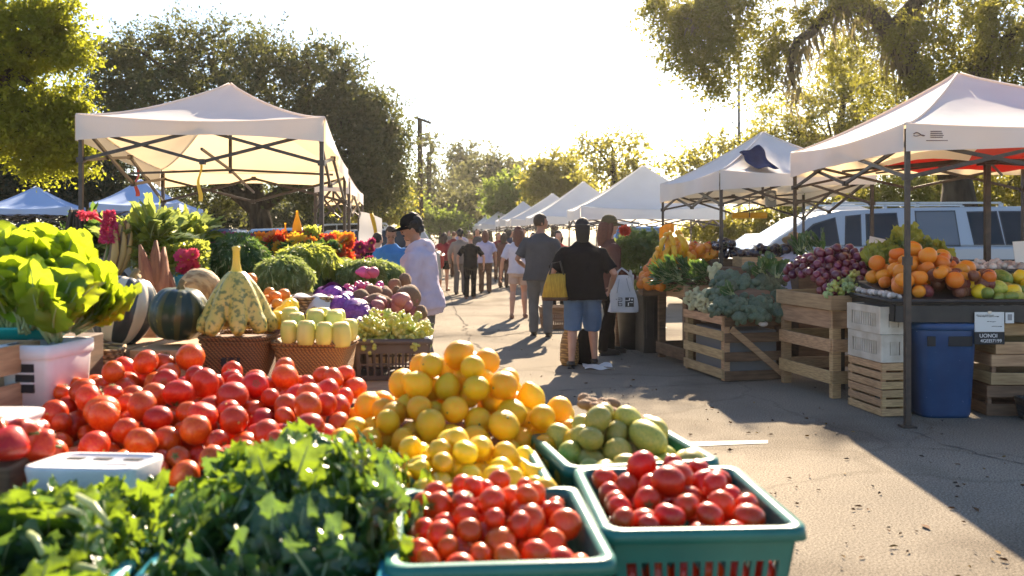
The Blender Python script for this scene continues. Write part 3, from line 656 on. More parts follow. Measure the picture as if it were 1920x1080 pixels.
# far trees, most of them veiled by the bright air
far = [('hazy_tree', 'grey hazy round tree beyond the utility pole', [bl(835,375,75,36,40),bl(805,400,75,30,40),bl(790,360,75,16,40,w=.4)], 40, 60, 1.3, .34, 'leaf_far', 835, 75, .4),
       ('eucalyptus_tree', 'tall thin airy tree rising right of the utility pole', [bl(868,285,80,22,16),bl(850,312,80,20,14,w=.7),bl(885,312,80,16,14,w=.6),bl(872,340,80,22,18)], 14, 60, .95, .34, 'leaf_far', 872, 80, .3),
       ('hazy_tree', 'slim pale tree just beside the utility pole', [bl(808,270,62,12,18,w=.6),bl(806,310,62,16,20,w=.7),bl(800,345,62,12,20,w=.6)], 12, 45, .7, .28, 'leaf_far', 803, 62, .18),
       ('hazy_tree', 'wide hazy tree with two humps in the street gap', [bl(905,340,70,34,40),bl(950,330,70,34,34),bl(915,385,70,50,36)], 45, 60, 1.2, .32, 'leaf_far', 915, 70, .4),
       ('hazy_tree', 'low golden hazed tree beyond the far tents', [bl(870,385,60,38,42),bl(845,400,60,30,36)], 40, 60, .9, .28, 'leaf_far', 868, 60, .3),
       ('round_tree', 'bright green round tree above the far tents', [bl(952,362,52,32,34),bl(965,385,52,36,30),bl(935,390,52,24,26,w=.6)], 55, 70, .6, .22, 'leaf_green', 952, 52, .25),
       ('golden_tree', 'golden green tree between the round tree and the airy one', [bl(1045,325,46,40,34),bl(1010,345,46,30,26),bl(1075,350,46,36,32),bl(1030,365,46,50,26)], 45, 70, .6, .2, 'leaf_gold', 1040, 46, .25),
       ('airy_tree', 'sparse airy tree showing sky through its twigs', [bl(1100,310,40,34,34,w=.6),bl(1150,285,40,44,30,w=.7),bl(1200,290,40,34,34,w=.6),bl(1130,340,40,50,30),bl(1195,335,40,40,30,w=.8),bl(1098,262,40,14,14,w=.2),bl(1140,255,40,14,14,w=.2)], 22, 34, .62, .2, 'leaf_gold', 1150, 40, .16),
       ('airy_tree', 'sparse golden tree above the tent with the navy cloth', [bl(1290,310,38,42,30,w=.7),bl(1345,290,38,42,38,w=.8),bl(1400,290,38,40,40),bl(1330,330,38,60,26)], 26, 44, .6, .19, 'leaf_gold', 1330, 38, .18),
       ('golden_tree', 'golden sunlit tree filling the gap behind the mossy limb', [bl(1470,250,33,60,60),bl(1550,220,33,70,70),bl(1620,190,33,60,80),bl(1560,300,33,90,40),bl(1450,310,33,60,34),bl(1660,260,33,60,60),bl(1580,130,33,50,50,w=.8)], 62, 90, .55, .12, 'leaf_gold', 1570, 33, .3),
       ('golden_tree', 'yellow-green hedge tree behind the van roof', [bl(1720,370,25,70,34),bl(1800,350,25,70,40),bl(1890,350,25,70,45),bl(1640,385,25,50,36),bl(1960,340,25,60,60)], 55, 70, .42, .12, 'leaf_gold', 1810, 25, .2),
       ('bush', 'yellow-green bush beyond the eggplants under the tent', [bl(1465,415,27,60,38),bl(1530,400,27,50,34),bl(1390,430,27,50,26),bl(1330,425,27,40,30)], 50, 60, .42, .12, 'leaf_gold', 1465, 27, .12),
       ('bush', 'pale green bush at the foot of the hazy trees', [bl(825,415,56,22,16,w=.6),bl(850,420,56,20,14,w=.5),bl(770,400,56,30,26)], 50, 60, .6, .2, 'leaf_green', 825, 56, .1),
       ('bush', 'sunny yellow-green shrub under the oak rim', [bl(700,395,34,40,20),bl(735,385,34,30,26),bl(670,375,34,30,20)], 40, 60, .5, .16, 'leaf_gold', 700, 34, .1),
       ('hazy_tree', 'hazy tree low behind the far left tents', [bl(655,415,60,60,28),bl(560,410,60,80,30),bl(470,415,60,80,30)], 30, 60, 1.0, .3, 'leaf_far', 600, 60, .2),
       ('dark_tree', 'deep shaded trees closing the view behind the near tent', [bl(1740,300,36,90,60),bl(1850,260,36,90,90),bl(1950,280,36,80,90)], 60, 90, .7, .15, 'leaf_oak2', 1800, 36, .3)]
for (nm, lab, blobs, subs, per, sr, lf, mt, tx, ty, trd) in far:
    tree(nm, lab, blobs, subs, per, sr, lf, mt, [gp(tx,ty), P(tx,430,ty), P(tx, (blobs[0][0][2]-H)*-F/ty+HZ+15, ty)], tr=trd)
# mossy oak reaching over from the right
Ym = 21
mo_limbs = [([P(1795,330,Ym), P(1770,240,Ym), P(1738,175,Ym), P(1702,118,Ym), P(1672,62,Ym), P(1640,25,Ym), P(1604,8,Ym), P(1570,10,Ym), P(1543,32,Ym), P(1520,62,Ym-.3), P(1494,78,Ym-.5), P(1484,110,Ym-.6), P(1486,160,Ym-.7)], [.42,.38,.33,.28,.24,.21,.18,.15,.14,.12,.1,.07,.03]),
            ([P(1604,8,Ym), P(1540,-40,Ym), P(1450,-60,Ym-.4), P(1380,-40,Ym-.8), P(1320,-10,Ym-1), P(1285,40,Ym-1.2)], [.2,.17,.14,.11,.08,.03]),
            ([P(1770,240,Ym), P(1830,150,Ym+.4), P(1850,70,Ym+.5), P(1860,-30,Ym+.5)], [.3,.26,.22,.16]),
            ([P(1672,62,Ym), P(1720,0,Ym), P(1780,-50,Ym)], [.22,.17,.12]), ([P(1850,110,Ym+.4), P(1900,60,Ym), P(1960,40,Ym)], [.14,.11,.08])]
mo = tree('mossy_oak_tree', 'great mossy oak leaning over the right-hand tents with hanging moss', [bl(1250,15,Ym-1,36,32,w=.8),bl(1300,50,Ym-1,55,50),bl(1290,95,Ym-1.2,40,36,w=.7),bl(1345,105,Ym-1.2,30,40,w=.6),bl(1330,15,Ym-1,50,36),bl(1380,30,Ym-1,40,40,w=.8),bl(1340,150,Ym-1.2,18,14,w=.25),
     bl(1450,100,Ym,34,36,w=.7),bl(1430,140,Ym,26,30,w=.5),bl(1440,40,Ym,34,26,w=.35),bl(1560,110,Ym+.8,30,26,w=.3),bl(1650,150,Ym+.9,34,46,w=.5),bl(1700,40,Ym+.6,60,50),bl(1780,30,Ym,70,60),bl(1860,70,Ym,60,70),bl(1900,130,Ym,40,50),bl(1760,110,Ym+.5,50,50,w=.8),bl(1900,20,Ym,60,50),bl(1420,-70,Ym,120,50),bl(1600,-70,Ym,120,50),bl(1780,-80,Ym,140,60),bl(1515,30,Ym,26,22,w=.3),bl(1600,60,Ym+.8,40,26,w=.4),bl(1745,140,Ym-.7,36,44,w=.55),bl(1700,60,Ym-.7,34,30,w=.4),bl(1590,-5,Ym-.5,50,20,w=.5)],
     50, 80, .38, .085, 'leaf_oak2', [gp(1800,Ym), P(1798,400,Ym), P(1795,330,Ym)], limbs=False, tr=.55, extra=mo_limbs, flat=.9, droop=.5)
def moss():
    mb = MB(); r = random.Random(9); src = []
    for path, _ in mo_limbs:
        for i in range(len(path)-1):
            for k in range(7): src.append(path[i].lerp(path[i+1], r.random()))
    for p in src*3:
        L_ = r.uniform(.3,1.3)*(1.2 if p.x > 8 else .8); x0, y0, z0 = p.x+r.uniform(-.15,.15), p.y+r.uniform(-.35,.35), p.z+r.uniform(-.25,.05); w_ = r.uniform(.02,.06); a = r.uniform(0,PI); ca, sa = math.cos(a)*w_, math.sin(a)*w_
        vs, k = [], 5
        for i in range(k+1):
            t = i/k; q = (1-t)*(1+.5*math.sin(i*2.2+x0*9)); sx = .05*math.sin(i*1.3+z0*7)
            vs += [(x0+sx-ca*q, y0-sa*q, z0-L_*t), (x0+sx+ca*q, y0+sa*q, z0-L_*t)]
        mb.add(vs, [(2*i,2*i+1,2*i+3,2*i+2) for i in range(k)], 0, True)
    mb.build('moss', 'moss', mo, fixn=False)
moss()

# ================================================================ poles
up = thing('utility_pole', 'weathered wooden utility pole with one short crossarm', 'utility pole', gp(788,45))
mb = MB(); mb.tube([gp(789,45), P(787,222,45)], [.17,.12], 10); mb.build('pole', 'bark', up)
mb = MB(); mb.bar(P(778,220,45), P(808,231,45), .1, .12); mb.build('crossarm', 'bark', up)
for q in (783,797,804):
    mb = MB(); mb.tube([P(q,221+(q-778)*.36,45), P(q,214+(q-778)*.36,45)], [.05,.03], 7); mb.build('insulator', 'chrome', up)
sp = thing('slender_pole', 'slim grey street pole beside the overhanging oak leaves', 'pole', gp(1385,38))
mb = MB(); mb.tube([gp(1386,38), P(1385,60,38)], [.09,.05], 8); mb.build('shaft', pm('grey_pole', (.2,.19,.18), .6), sp)
mb = MB(); mb.tube([P(1372,228,38), P(1386,245,38)], .025, 6); mb.build('bracket', 'metal', sp)
wire = MB(); A_, B_ = P(1372,228,38), P(1620,178,30); wire.tube([A_.lerp(B_,t)-Vector((0,0,.5*math.sin(PI*t))) for t in [i/12 for i in range(13)]], .012, 5); C_ = P(1180,262,60)
wire.tube([A_.lerp(C_,t)-Vector((0,0,.8*math.sin(PI*t))) for t in [i/12 for i in range(13)]], .014, 5)
wire.build('wire', 'metal', sp)
mb = MB(); mb.tube([gp(762,34), P(761,385,34)], [.06,.04], 8); o = mb.build('thin_post', 'bark'); tag(o, 'thin bare post below the oak rim left of the utility pole', 'post')

# ================================================================ vehicles
M['silver'] = paint('silver_white_paint', (.36,.4,.45)); M['whitepaint'] = paint('white_paint', (.72,.74,.78)); M['bluepaint'] = paint('pale_blue_paint', (.35,.46,.62)); M['greypaint'] = paint('grey_paint', (.2,.22,.25)); M['beigepaint'] = paint('beige_paint', (.42,.38,.33)); M['darkpaint'] = paint('dark_blue_paint', (.03,.05,.1))
M['rim'] = pm('wheel_rim', (.4,.4,.42), .35, metal=.8); M['lamp_red'] = pm('red_tail_lamp', (.35,.01,.01), .2, coat=.5); M['lamp_clear'] = pm('clear_headlamp', (.6,.62,.65), .1, coat=.8)
M['trim'] = pm('black_trim', (.02,.02,.022), .5); M['glass_grey_refl'] = pm('glass_painted_grey_reflection', (.1,.105,.11), .12, spec=.8, coat=.5)  # the van window's grey reflection is painted in as base colour
def vehicle(name, label, cat, loc, rotz, wid, lower, belt, upper, wins, screens, pnt, wheels, wr, roofrack=False, k=.26, mirrors=True, plain_win='glass'):
    """side view polygons in (x, z); x=0 is the nose; sides lean in above the belt line"""
    root = thing(name, label, cat, loc, rotz); hw = wid/2
    mb = MB(); mb.prism(lower, -hw, hw); mb.build('body', pnt, root, bevel=.05, world=False)
    n = len(upper); yy = lambda z: hw-.03-(z-belt)*k
    mb = MB(); vs = [(x, -yy(z), z) for x, z in upper]+[(x, yy(z), z) for x, z in upper]
    mb.add(vs, [tuple(range(n)), tuple(range(2*n-1,n-1,-1))]+[(i, i+n, (i+1)%n+n, (i+1)%n) for i in range(n)], 0, False); mb.build('cabin', pnt, root, bevel=.035, world=False)
    for poly, mt in wins:
        cx_, cz_ = sum(p[0] for p in poly)/len(poly), sum(p[1] for p in poly)/len(poly); fr_ = [(p[0]+.022*(1 if p[0] > cx_ else -1), p[1]+.022*(1 if p[1] > cz_ else -1)) for p in poly]
        for sgn in (-1,1):
            mb = MB(); m_ = len(fr_); vs = [(x, sgn*(yy(z)+.003), z) for x, z in fr_]+[(x, sgn*(yy(z)-.03), z) for x, z in fr_]
            mb.add(vs, [tuple(range(m_)), tuple(range(2*m_-1,m_-1,-1))]+[(i, i+m_, (i+1)%m_+m_, (i+1)%m_) for i in range(m_)], 0, False); mb.build('window_seal', 'trim', root, world=False)
            mb = MB(); m_ = len(poly); vs = [(x, sgn*(yy(z)+.006), z) for x, z in poly]+[(x, sgn*(yy(z)-.03), z) for x, z in poly]
            mb.add(vs, [tuple(range(m_)), tuple(range(2*m_-1,m_-1,-1))]+[(i, i+m_, (i+1)%m_+m_, (i+1)%m_) for i in range(m_)], 0, False); mb.build('window', mt, root, world=False)
    for (x0,z0,x1,z1), mt in screens:
        dx, dz = x1-x0, z1-z0; L_ = math.hypot(dx,dz); nx, nz = (-dz/L_, dx/L_) if x0 < x1 else (dz/L_, -dx/L_)
        if nz < 0: nx, nz = -nx, -nz
        a = (x0+dx*.1+nx*.008, z0+dz*.1+nz*.008); b = (x0+dx*.9+nx*.008, z0+dz*.9+nz*.008)
        mb = MB(); vs = []
        for (x, z) in (a, b):
            for s_ in (-1,1): vs.append((x, s_*(yy(z)-.09), z))
        vs += [(v[0]-nx*.03, v[1], v[2]-nz*.03) for v in vs]
        mb.add(vs, [(0,1,3,2),(4,6,7,5),(0,4,5,1),(1,5,7,3),(3,7,6,2),(2,6,4,0)], 0, False); mb.build('windscreen', mt, root, world=False)
    for x in wheels:
        for s_ in (-1,1):
            T = Matrix.Translation((x, s_*(hw-.1), wr)) @ Matrix.Rotation(PI/2,4,'X')
            mb = MB(); mb.lathe([(wr*.55,-.11),(wr*.95,-.11),(wr,-.07),(wr,.07),(wr*.95,.11),(wr*.55,.11)], 28, T=T); ty = mb.build('tyre', 'tyre', root, world=False)
            mb = MB(); mb.lathe([(.02,-.1),(wr*.56,-.115),(wr*.56,.115),(.02,.1)], 20, T=T, fn=lambda a,z: 1); mb.build('rim', 'rim', ty, world=False)
    x0 = min(p[0] for p in lower); x1 = max(p[0] for p in lower); zl = belt*.72
    for s_ in (-1,1):
        mb = MB(); mb.box((x0+.02, s_*(hw-.25), zl), (.08,.34,.16)); mb.build('headlight', 'lamp_clear', root, bevel=.02, world=False)
        mb = MB(); mb.box((x1-.02, s_*(hw-.12), belt*.78), (.08,.16,.34)); mb.build('tail_lamp', 'lamp_red', root, bevel=.02, world=False)
        if mirrors:
            mx = upper[0][0]+.35; mb = MB(); mb.ball((mx, s_*(hw+.1), belt+.08), (.07,.11,.08), 10); mb.build('wing_mirror', pnt, root, world=False)
    if roofrack:
        zt = max(z for x, z in upper)
        for s_ in (-1,1):
            mb = MB(); y_ = s_*(yy(zt)-.06); mb.bar((2.0,y_,zt+.055),(5.0,y_,zt+.06), .035)
            for xx in (2.0,3.5,5.0): mb.box((xx,y_,zt+.02),(.07,.035,.07))
            mb.build('roof_rail', 'silver', root, world=False)
    return root
# silver passenger van behind the right stalls
van_l = [(0,.4),(-.02,.88),(.12,1.03),(.85,1.2),(1.0,1.345),(5.75,1.345),(5.8,.4)]
van_u = [(.75,1.345),(1.55,1.86),(2.1,1.985),(3.2,2.03),(5.5,2.06),(5.68,1.345)]
g_ = 'glass'
van = vehicle('parked_van', 'silver-white passenger van parked behind the right-hand stalls', 'van', (PX(1338,15.9)+.2, 16.9, 0), R(0), 1.95, van_l, 1.345, van_u,
    [([(1.15,1.37),(1.62,1.72),(1.98,1.84),(2.02,1.37)], g_), ([(2.14,1.37),(2.2,1.86),(2.44,1.89),(2.4,1.37)], g_), ([(2.52,1.37),(2.56,1.9),(3.08,1.92),(3.1,1.37)], g_),
     ([(3.42,1.37),(3.44,1.95),(4.12,1.96),(4.14,1.37)], 'glass_grey_refl'), ([(4.42,1.39),(4.36,1.94),(4.86,1.95),(4.92,1.39)], g_), ([(4.98,1.39),(4.93,1.95),(5.4,1.95),(5.54,1.39)], g_)],
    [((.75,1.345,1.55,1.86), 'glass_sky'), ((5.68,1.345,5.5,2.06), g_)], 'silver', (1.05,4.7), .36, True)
mb = MB(); mb.bar((0.9,-.985,1.1),(5.6,-.985,1.1), .012, .03); mb.bar((2.07,-.983,.5),(2.07,-.983,1.33), .008, .012); mb.bar((3.25,-.983,.5),(3.25,-.983,1.33), .008, .012); mb.build('side_trim', 'trim', van, world=False)
mb = MB(); mb.box((2.2,-1.0,1.2),(.16,.03,.03)); mb.build('handle', 'trim', van, world=False)
sed_l = [(0,.32),(-.03,.62),(.15,.78),(1.1,.92),(4.3,.95),(4.5,.86),(4.52,.34)]; sed_u = [(1.0,.92),(1.75,1.4),(2.9,1.43),(3.85,.95)]
sed_w = [([(1.4,.96),(1.85,1.34),(2.3,1.36),(2.3,.96)], g_), ([(2.38,.96),(2.38,1.36),(2.85,1.35),(3.35,.97)], g_)]
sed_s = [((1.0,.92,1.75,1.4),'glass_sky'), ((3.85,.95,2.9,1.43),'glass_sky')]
suv_l = [(0,.38),(-.02,.85),(.12,1.0),(1.05,1.1),(4.5,1.12),(4.55,.4)]; suv_u = [(.95,1.1),(1.65,1.66),(4.05,1.72),(4.42,1.12)]
suv_w = [([(1.4,1.14),(1.78,1.58),(2.3,1.62),(2.3,1.14)], g_), ([(2.38,1.14),(2.38,1.62),(3.15,1.64),(3.15,1.14)], g_), ([(3.23,1.14),(3.23,1.64),(3.9,1.64),(4.1,1.14)], g_)]
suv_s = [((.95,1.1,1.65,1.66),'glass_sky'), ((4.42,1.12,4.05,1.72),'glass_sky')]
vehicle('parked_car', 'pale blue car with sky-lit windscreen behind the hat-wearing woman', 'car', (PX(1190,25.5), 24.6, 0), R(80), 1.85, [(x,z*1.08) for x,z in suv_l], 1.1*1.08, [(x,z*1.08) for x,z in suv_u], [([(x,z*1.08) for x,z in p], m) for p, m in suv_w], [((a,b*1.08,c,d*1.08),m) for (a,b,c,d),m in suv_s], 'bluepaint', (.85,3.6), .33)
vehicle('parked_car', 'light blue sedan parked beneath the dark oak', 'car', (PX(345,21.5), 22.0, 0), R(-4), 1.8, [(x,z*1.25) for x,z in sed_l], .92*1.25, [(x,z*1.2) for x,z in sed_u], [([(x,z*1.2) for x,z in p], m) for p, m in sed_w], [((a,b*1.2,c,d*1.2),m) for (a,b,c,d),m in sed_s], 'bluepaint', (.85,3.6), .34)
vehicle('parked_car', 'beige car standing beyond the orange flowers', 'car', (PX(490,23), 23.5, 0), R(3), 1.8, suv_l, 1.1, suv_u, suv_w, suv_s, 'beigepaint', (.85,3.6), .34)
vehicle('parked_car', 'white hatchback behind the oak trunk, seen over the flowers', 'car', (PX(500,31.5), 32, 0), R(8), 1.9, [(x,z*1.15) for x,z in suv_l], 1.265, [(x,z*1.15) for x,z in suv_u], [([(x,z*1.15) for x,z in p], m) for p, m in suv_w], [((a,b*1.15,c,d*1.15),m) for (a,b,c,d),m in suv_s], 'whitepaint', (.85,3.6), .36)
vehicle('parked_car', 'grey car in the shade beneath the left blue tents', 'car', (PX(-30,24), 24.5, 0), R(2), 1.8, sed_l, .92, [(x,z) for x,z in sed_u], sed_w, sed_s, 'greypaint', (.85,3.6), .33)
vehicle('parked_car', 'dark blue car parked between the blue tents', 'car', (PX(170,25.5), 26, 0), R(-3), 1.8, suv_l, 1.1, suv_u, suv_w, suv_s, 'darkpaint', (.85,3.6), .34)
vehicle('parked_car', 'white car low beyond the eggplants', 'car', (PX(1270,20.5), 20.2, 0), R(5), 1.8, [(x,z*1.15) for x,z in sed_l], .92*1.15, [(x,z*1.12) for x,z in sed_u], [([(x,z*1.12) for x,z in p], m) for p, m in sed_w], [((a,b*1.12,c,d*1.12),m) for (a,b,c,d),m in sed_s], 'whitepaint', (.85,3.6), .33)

# ================================================================ air
hz = MB(); hz.box((0,95,16), (260,300,34)); o = hz.build('haze', [], fixn=True); o['kind'] = 'stuff'; o['label'] = 'bright hazy air over the street'
hm = bpy.data.materials.new('haze_air'); hm.use_nodes = True; hm.node_tree.nodes.clear()
ho = nd(hm.node_tree, 'ShaderNodeOutputMaterial'); hv = nd(hm.node_tree, 'ShaderNodeVolumePrincipled')
hv.inputs['Color'].default_value = (1,.95,.86,1); hv.inputs['Density'].default_value = .00032; hv.inputs['Anisotropy'].default_value = .7
hm.node_tree.links.new(hv.outputs[0], ho.inputs['Volume']); o.data.materials.append(hm)
# ================================================================ sources of produce
def src_mesh(name, mb, mats, label, cat, group, **k):
    o = mb.build(name, mats, None, world=False, **k); return tag(o, label, cat, group)
def round_fruit(sq=.86, lobes=0, lob=.03, dimple=.12, n=16, egg=0, nub=0):
    mb = MB()
    def fn(d):
        q = 1.0
        if lobes: q += lob*math.cos(lobes*math.atan2(d.y,d.x))*(1-abs(d.z))
        if d.z > .75: q -= dimple*((d.z-.75)/.25)**1.5
        if nub and d.z < -.86: q += nub*((-d.z-.86)/.14)**1.3
        return q*(1+egg*d.z)
    mb.ball((0,0,0), (1,1,sq), n, fn=fn); return mb
def with_calyx(mb, r=.4, z=.78):
    for k in range(5):
        a = 2*PI*k/5; c, s_ = math.cos(a), math.sin(a)
        mb.add([(0,0,z+.02),(c*r*.5-s_*.1,s_*r*.5+c*.1,z+.07),(c*r,s_*r,z+.0),(c*r*.5+s_*.1,s_*r*.5-c*.1,z+.07)], [(0,1,2,3)], 1, True)
    mb.tube([(0,0,z-.02),(.02,0,z+.15)], [.05,.035], 6, 1); return mb
def scatter(kind, spots, label, group, tilt=True, seed=0, stretch=None, up=.0):
    r = random.Random(seed)
    for i, (x,y,z,q) in enumerate(spots):
        rot = rrot(r) if tilt else (r.uniform(-up,up), r.uniform(-up,up), r.uniform(0,2*PI))
        sc = (q*r.uniform(.95,1.05), q*r.uniform(.95,1.05), q*(r.uniform(*stretch) if stretch else 1))
        kind.put(i if i < len(kind.srcs) else r.randrange(50), (x,y,z), rot, sc, label, group)
def fruitset(name, mbs, mats, cat): return Kinds([src_mesh(name, mb, mats, None, cat, None, fixn=True) for mb in mbs])

# ================================================================ crates
def plastic_crate(name, label, loc, rotz, W, D, Hh, mat, rim=.028, slots=True, group=None, taper=.86, lip=True):
    """open tapered stacking crate with slotted sides; local origin at the middle of its bottom"""
    root = thing(name, label, 'crate', loc, rotz, group); t = .008
    w0, d0 = W*taper, D*taper
    def ring(z, off=0, cr=.04):
        u = z/Hh; w_, d_ = (w0+(W-w0)*u)/2-off, (d0+(D-d0)*u)/2-off; pts = []
        for cx, cy, a0 in ((1,1,0),(-1,1,90),(-1,-1,180),(1,-1,270)):
            for k in range(4):
                a = R(a0+30*k); pts.append((cx*(w_-cr)+cr*math.cos(a), cy*(d_-cr)+cr*math.sin(a), z))
        return pts
    # base and four walls built of rails and ribs so the slots are real openings
    mb = MB(); mb.box((0,0,.008),(w0-.02,d0-.02,.012)); mb.build('bottom', mat, root, world=False)
    for side in range(4):
        mb = MB(); ang = side*PI/2; ww0, ww1 = (w0, W) if side % 2 == 0 else (d0, D); dd0, dd1 = (d0, D) if side % 2 == 0 else (w0, W)
        Rm = Matrix.Rotation(ang, 4, 'Z')
        def pt(s, u): return Vector((s*(ww0+(ww1-ww0)*u)/2, -(dd0+(dd1-dd0)*u)/2, u*Hh))
        def panel(s0, s1, u0, u1):
            a, b, c, d = pt(s0,u0), pt(s1,u0), pt(s1,u1), pt(s0,u1); vs = [a,b,c,d]+[v+Vector((0,t,0)) for v in (a,b,c,d)]
            mb.add([Rm @ v for v in vs], [(0,1,2,3),(7,6,5,4),(0,4,5,1),(1,5,6,2),(2,6,7,3),(3,7,4,0)], 0, False)
        if slots:
            panel(-1,1,0,.12); panel(-1,1,.68,1); n = 12 if ww1 > .45 else 9
            panel(-1,-.86,.12,.68); panel(.86,1,.12,.68)
            for k in range(n+1):
                c_ = -.86+1.72*k/n; 
                if 0 < k < n: panel(c_-.028, c_+.028, .12, .38); panel(c_-.028, c_+.028, .43, .68)
            panel(-.86,.86,.38,.43)
        else: panel(-1,1,0,1)
        mb.build('wall_panel', mat, root, world=False)
    mb = MB(); o_, i_ = ring(Hh, -rim), ring(Hh, t); o2, i2 = [(p[0],p[1],Hh+.012) for p in ring(Hh,-rim+.004)], [(p[0],p[1],Hh+.012) for p in ring(Hh,t-.002)]
    o0 = [(p[0],p[1],Hh-.022) for p in ring(Hh,-rim)]; o00 = [(p[0],p[1],Hh-.022) for p in ring(Hh,-rim+.006)]
    mb.loft([o00,o0,o2,i2,[(p[0],p[1],Hh-.02) for p in i_]], 0, False); mb.build('rim', mat, root, world=False, fixn=False)
    return root
def board_crate(name, label, loc, rotz, W, D, Hh, slats=3, mat='woodx', post='wood', group=None, cat='crate', gap=.35, bottom=True):
    """crate nailed from boards: corner posts, slats on four sides, floor"""
    root = thing(name, label, cat, loc, rotz, group); t = .014
    for sx in (-1,1):
        for sy in (-1,1):
            mb = MB(); mb.box((sx*(W/2-t-.017), sy*(D/2-t-.017), Hh/2-.002), (.034,.034,Hh-.01)); mb.build('post', post, root, world=False)
    sh = Hh/(slats+gap*(slats-1)) if slats > 1 else Hh*.96
    for i in range(4):
        for k in range(slats):
            zc = sh/2+k*sh*(1+gap); mb = MB(); j = .004*((k*7+i*3) % 3)
            if i % 2 == 0: mb.box((0, (-1 if i == 0 else 1)*(D/2-t/2), zc), (W-.001-j, t, sh*.97))
            else: mb.box(((1 if i == 1 else -1)*(W/2-t/2-.0015), 0, zc), (t, D-2*t-.004, sh*.97))
            mb.build('slat', mat, root, world=False, bevel=.003)
    if bottom:
        mb = MB(); mb.box((0,0,.012),(W-2*t-.006,D-2*t-.006,.014)); mb.build('floor_board', post, root, world=False)
    return root
def basket(name, label, loc, rotz, W, D, Hh, mat, taper=.88, rimmat=None, group=None, hole=False, round_=False):
    root = thing(name, label, 'basket', loc, rotz, group)
    def ring(z, off=0, p=5.0):
        u = z/Hh; a_, b_ = W/2*(taper+(1-taper)*u)-off, D/2*(taper+(1-taper)*u)-off; pts = []
        for k in range(40):
            a = 2*PI*k/40; ca, sa = math.cos(a), math.sin(a); e = 1 if round_ else 2/p
            wob = 1+.006*math.sin(20*a+z*180)
            pts.append((a_*wob*math.copysign(abs(ca)**e,ca), b_*wob*math.copysign(abs(sa)**e,sa), z))
        return pts
    mb = MB(); nz = 12; mb.loft([ring(Hh*i/nz) for i in range(nz+1)]+[ring(Hh,.014)]+[ring(Hh*i/4,.014) for i in (3,2,1,.15)], 0, True); mb.build('woven_side', mat, root, world=False, fixn=False)
    for dz, rr in ((0,.012),(-.022,.009)):
        rg = ring(Hh+dz, -.004); mb = MB(); mb.tube(rg+[rg[0]], rr, 6, caps=False); mb.build('rim_braid', rimmat or mat, root, world=False, fixn=False)
    if hole:
        mb = MB(); y = -D/2*(taper+(1-taper)*.62)-.006; mb.box((0,y,Hh*.6),(.1,.016,.05)); mb.build('handle_hole', 'ink', root, world=False, bevel=.006)
        mb = MB(); mb.box((.028,y-.004,Hh*.6),(.014,.014,.048)); mb.box((-.014,y-.004,Hh*.6),(.008,.014,.048)); mb.build('handle_wrap', rimmat or mat, root, world=False)
    return root
# ================================================================ leafy bunches
def leaf_blade(mb, r, L_, W_, bend, frill, T, mat=0, smat=1, lobes=0, nu=10, nv=8, stem=.25, stem_r=.006, cup=.15):
    ph = r.uniform(0,6); k1 = r.uniform(5,9); side = r.uniform(-.25,.25)
    def axis(u): a = bend*u; return Vector((side*L_*u*u, L_*u*math.cos(a*.5), L_*u*math.sin(a)*.5))
    s0 = stem
    def fn(u, v):
        uu = s0+(1-s0)*u; c = axis(uu); vv = (v-.5)*2
        wd = W_/2*(math.sin(PI*min(1,u*.93+.05))**.75)*(1+(lobes*math.sin(u*19+vv*.7+ph)+lobes*.55*math.sin(u*47+ph*2) if lobes else 0))
        z = cup*wd*vv*vv*(1 if u < .8 else .4)+frill*(abs(vv)**1.6)*math.sin(u*L_*k1*9+ph+(2 if vv > 0 else 0))+frill*.6*math.sin(u*31+vv*5+ph)*abs(vv)**2
        return Vector((c.x+vv*wd, c.y+.12*wd*abs(vv), c.z+z))
    mb.grid(fn, nu, nv, mat, T)
    mb.tube([axis(t)+Vector((0,0,-stem_r*.6)) for t in (0,s0*.5,s0,s0+(1-s0)*.4,s0+(1-s0)*.85)], [stem_r*1.2,stem_r*1.1,stem_r,stem_r*.7,stem_r*.25], 6, smat, True, T)
def bunch(name, mats, n, L_, W_, spread, bend, frill, lobes, seed, label, cat, group, stem=.25, up=.0, stem_r=.006, nv=8, nu=10, cup=.15):
    """leaves fanning from the origin towards +Y, the blades as one mesh"""
    r = random.Random(seed); mb = MB()
    for k in range(n):
        yaw = r.uniform(-spread,spread); pitch = r.uniform(-.1,.75)+up; q = r.uniform(.7,1.1)
        T = Matrix.Rotation(yaw,4,'Z') @ Matrix.Rotation(pitch,4,'X') @ Matrix.Rotation(r.uniform(-.7,.7),4,'Y') @ Matrix.Translation((r.uniform(-.02,.02),0,r.uniform(0,.03)))
        leaf_blade(mb, r, L_*q, W_*r.uniform(.75,1.15), bend*r.uniform(.4,1.3), frill, T, 0, 1, lobes, nu, nv, stem, stem_r, cup)
    return tag(mb.build(name, mats, None, world=False, fixn=False), label, cat, group)

# ================================================================ foreground stall table
def trestle(label, x0, x1, y0, y1, z, mat='wooddark', top='woodx', skew=0):
    root = thing('stall_table', label, 'table', ((x0+x1)/2,(y0+y1)/2,0)); n = max(3, int((y1-y0)/.22)); 
    mb = MB()
    for k in range(n):
        w_ = (y1-y0)/n; mb.box(((x0+x1)/2, y0+w_*(k+.5), z-.014), (x1-x0, w_-.006, .028))
    mb.build('tabletop', top, root, bevel=.003)
    for x in (x0+.1, x1-.1):
        for y in (y0+.1, y1-.1):
            mb = MB(); mb.box((x,y,(z-.03)/2),(.06,.06,z-.03)); mb.build('leg', mat, root)
    for y in (y0+.1, y1-.1):
        mb = MB(); mb.box(((x0+x1)/2,y,z-.075),(x1-x0-.27,.035,.085)); mb.build('apron', mat, root)
    return root
trestle('low plank table carrying the tomato, citrus and green crates', -2.9, .62, 1.75, 3.82, .46)
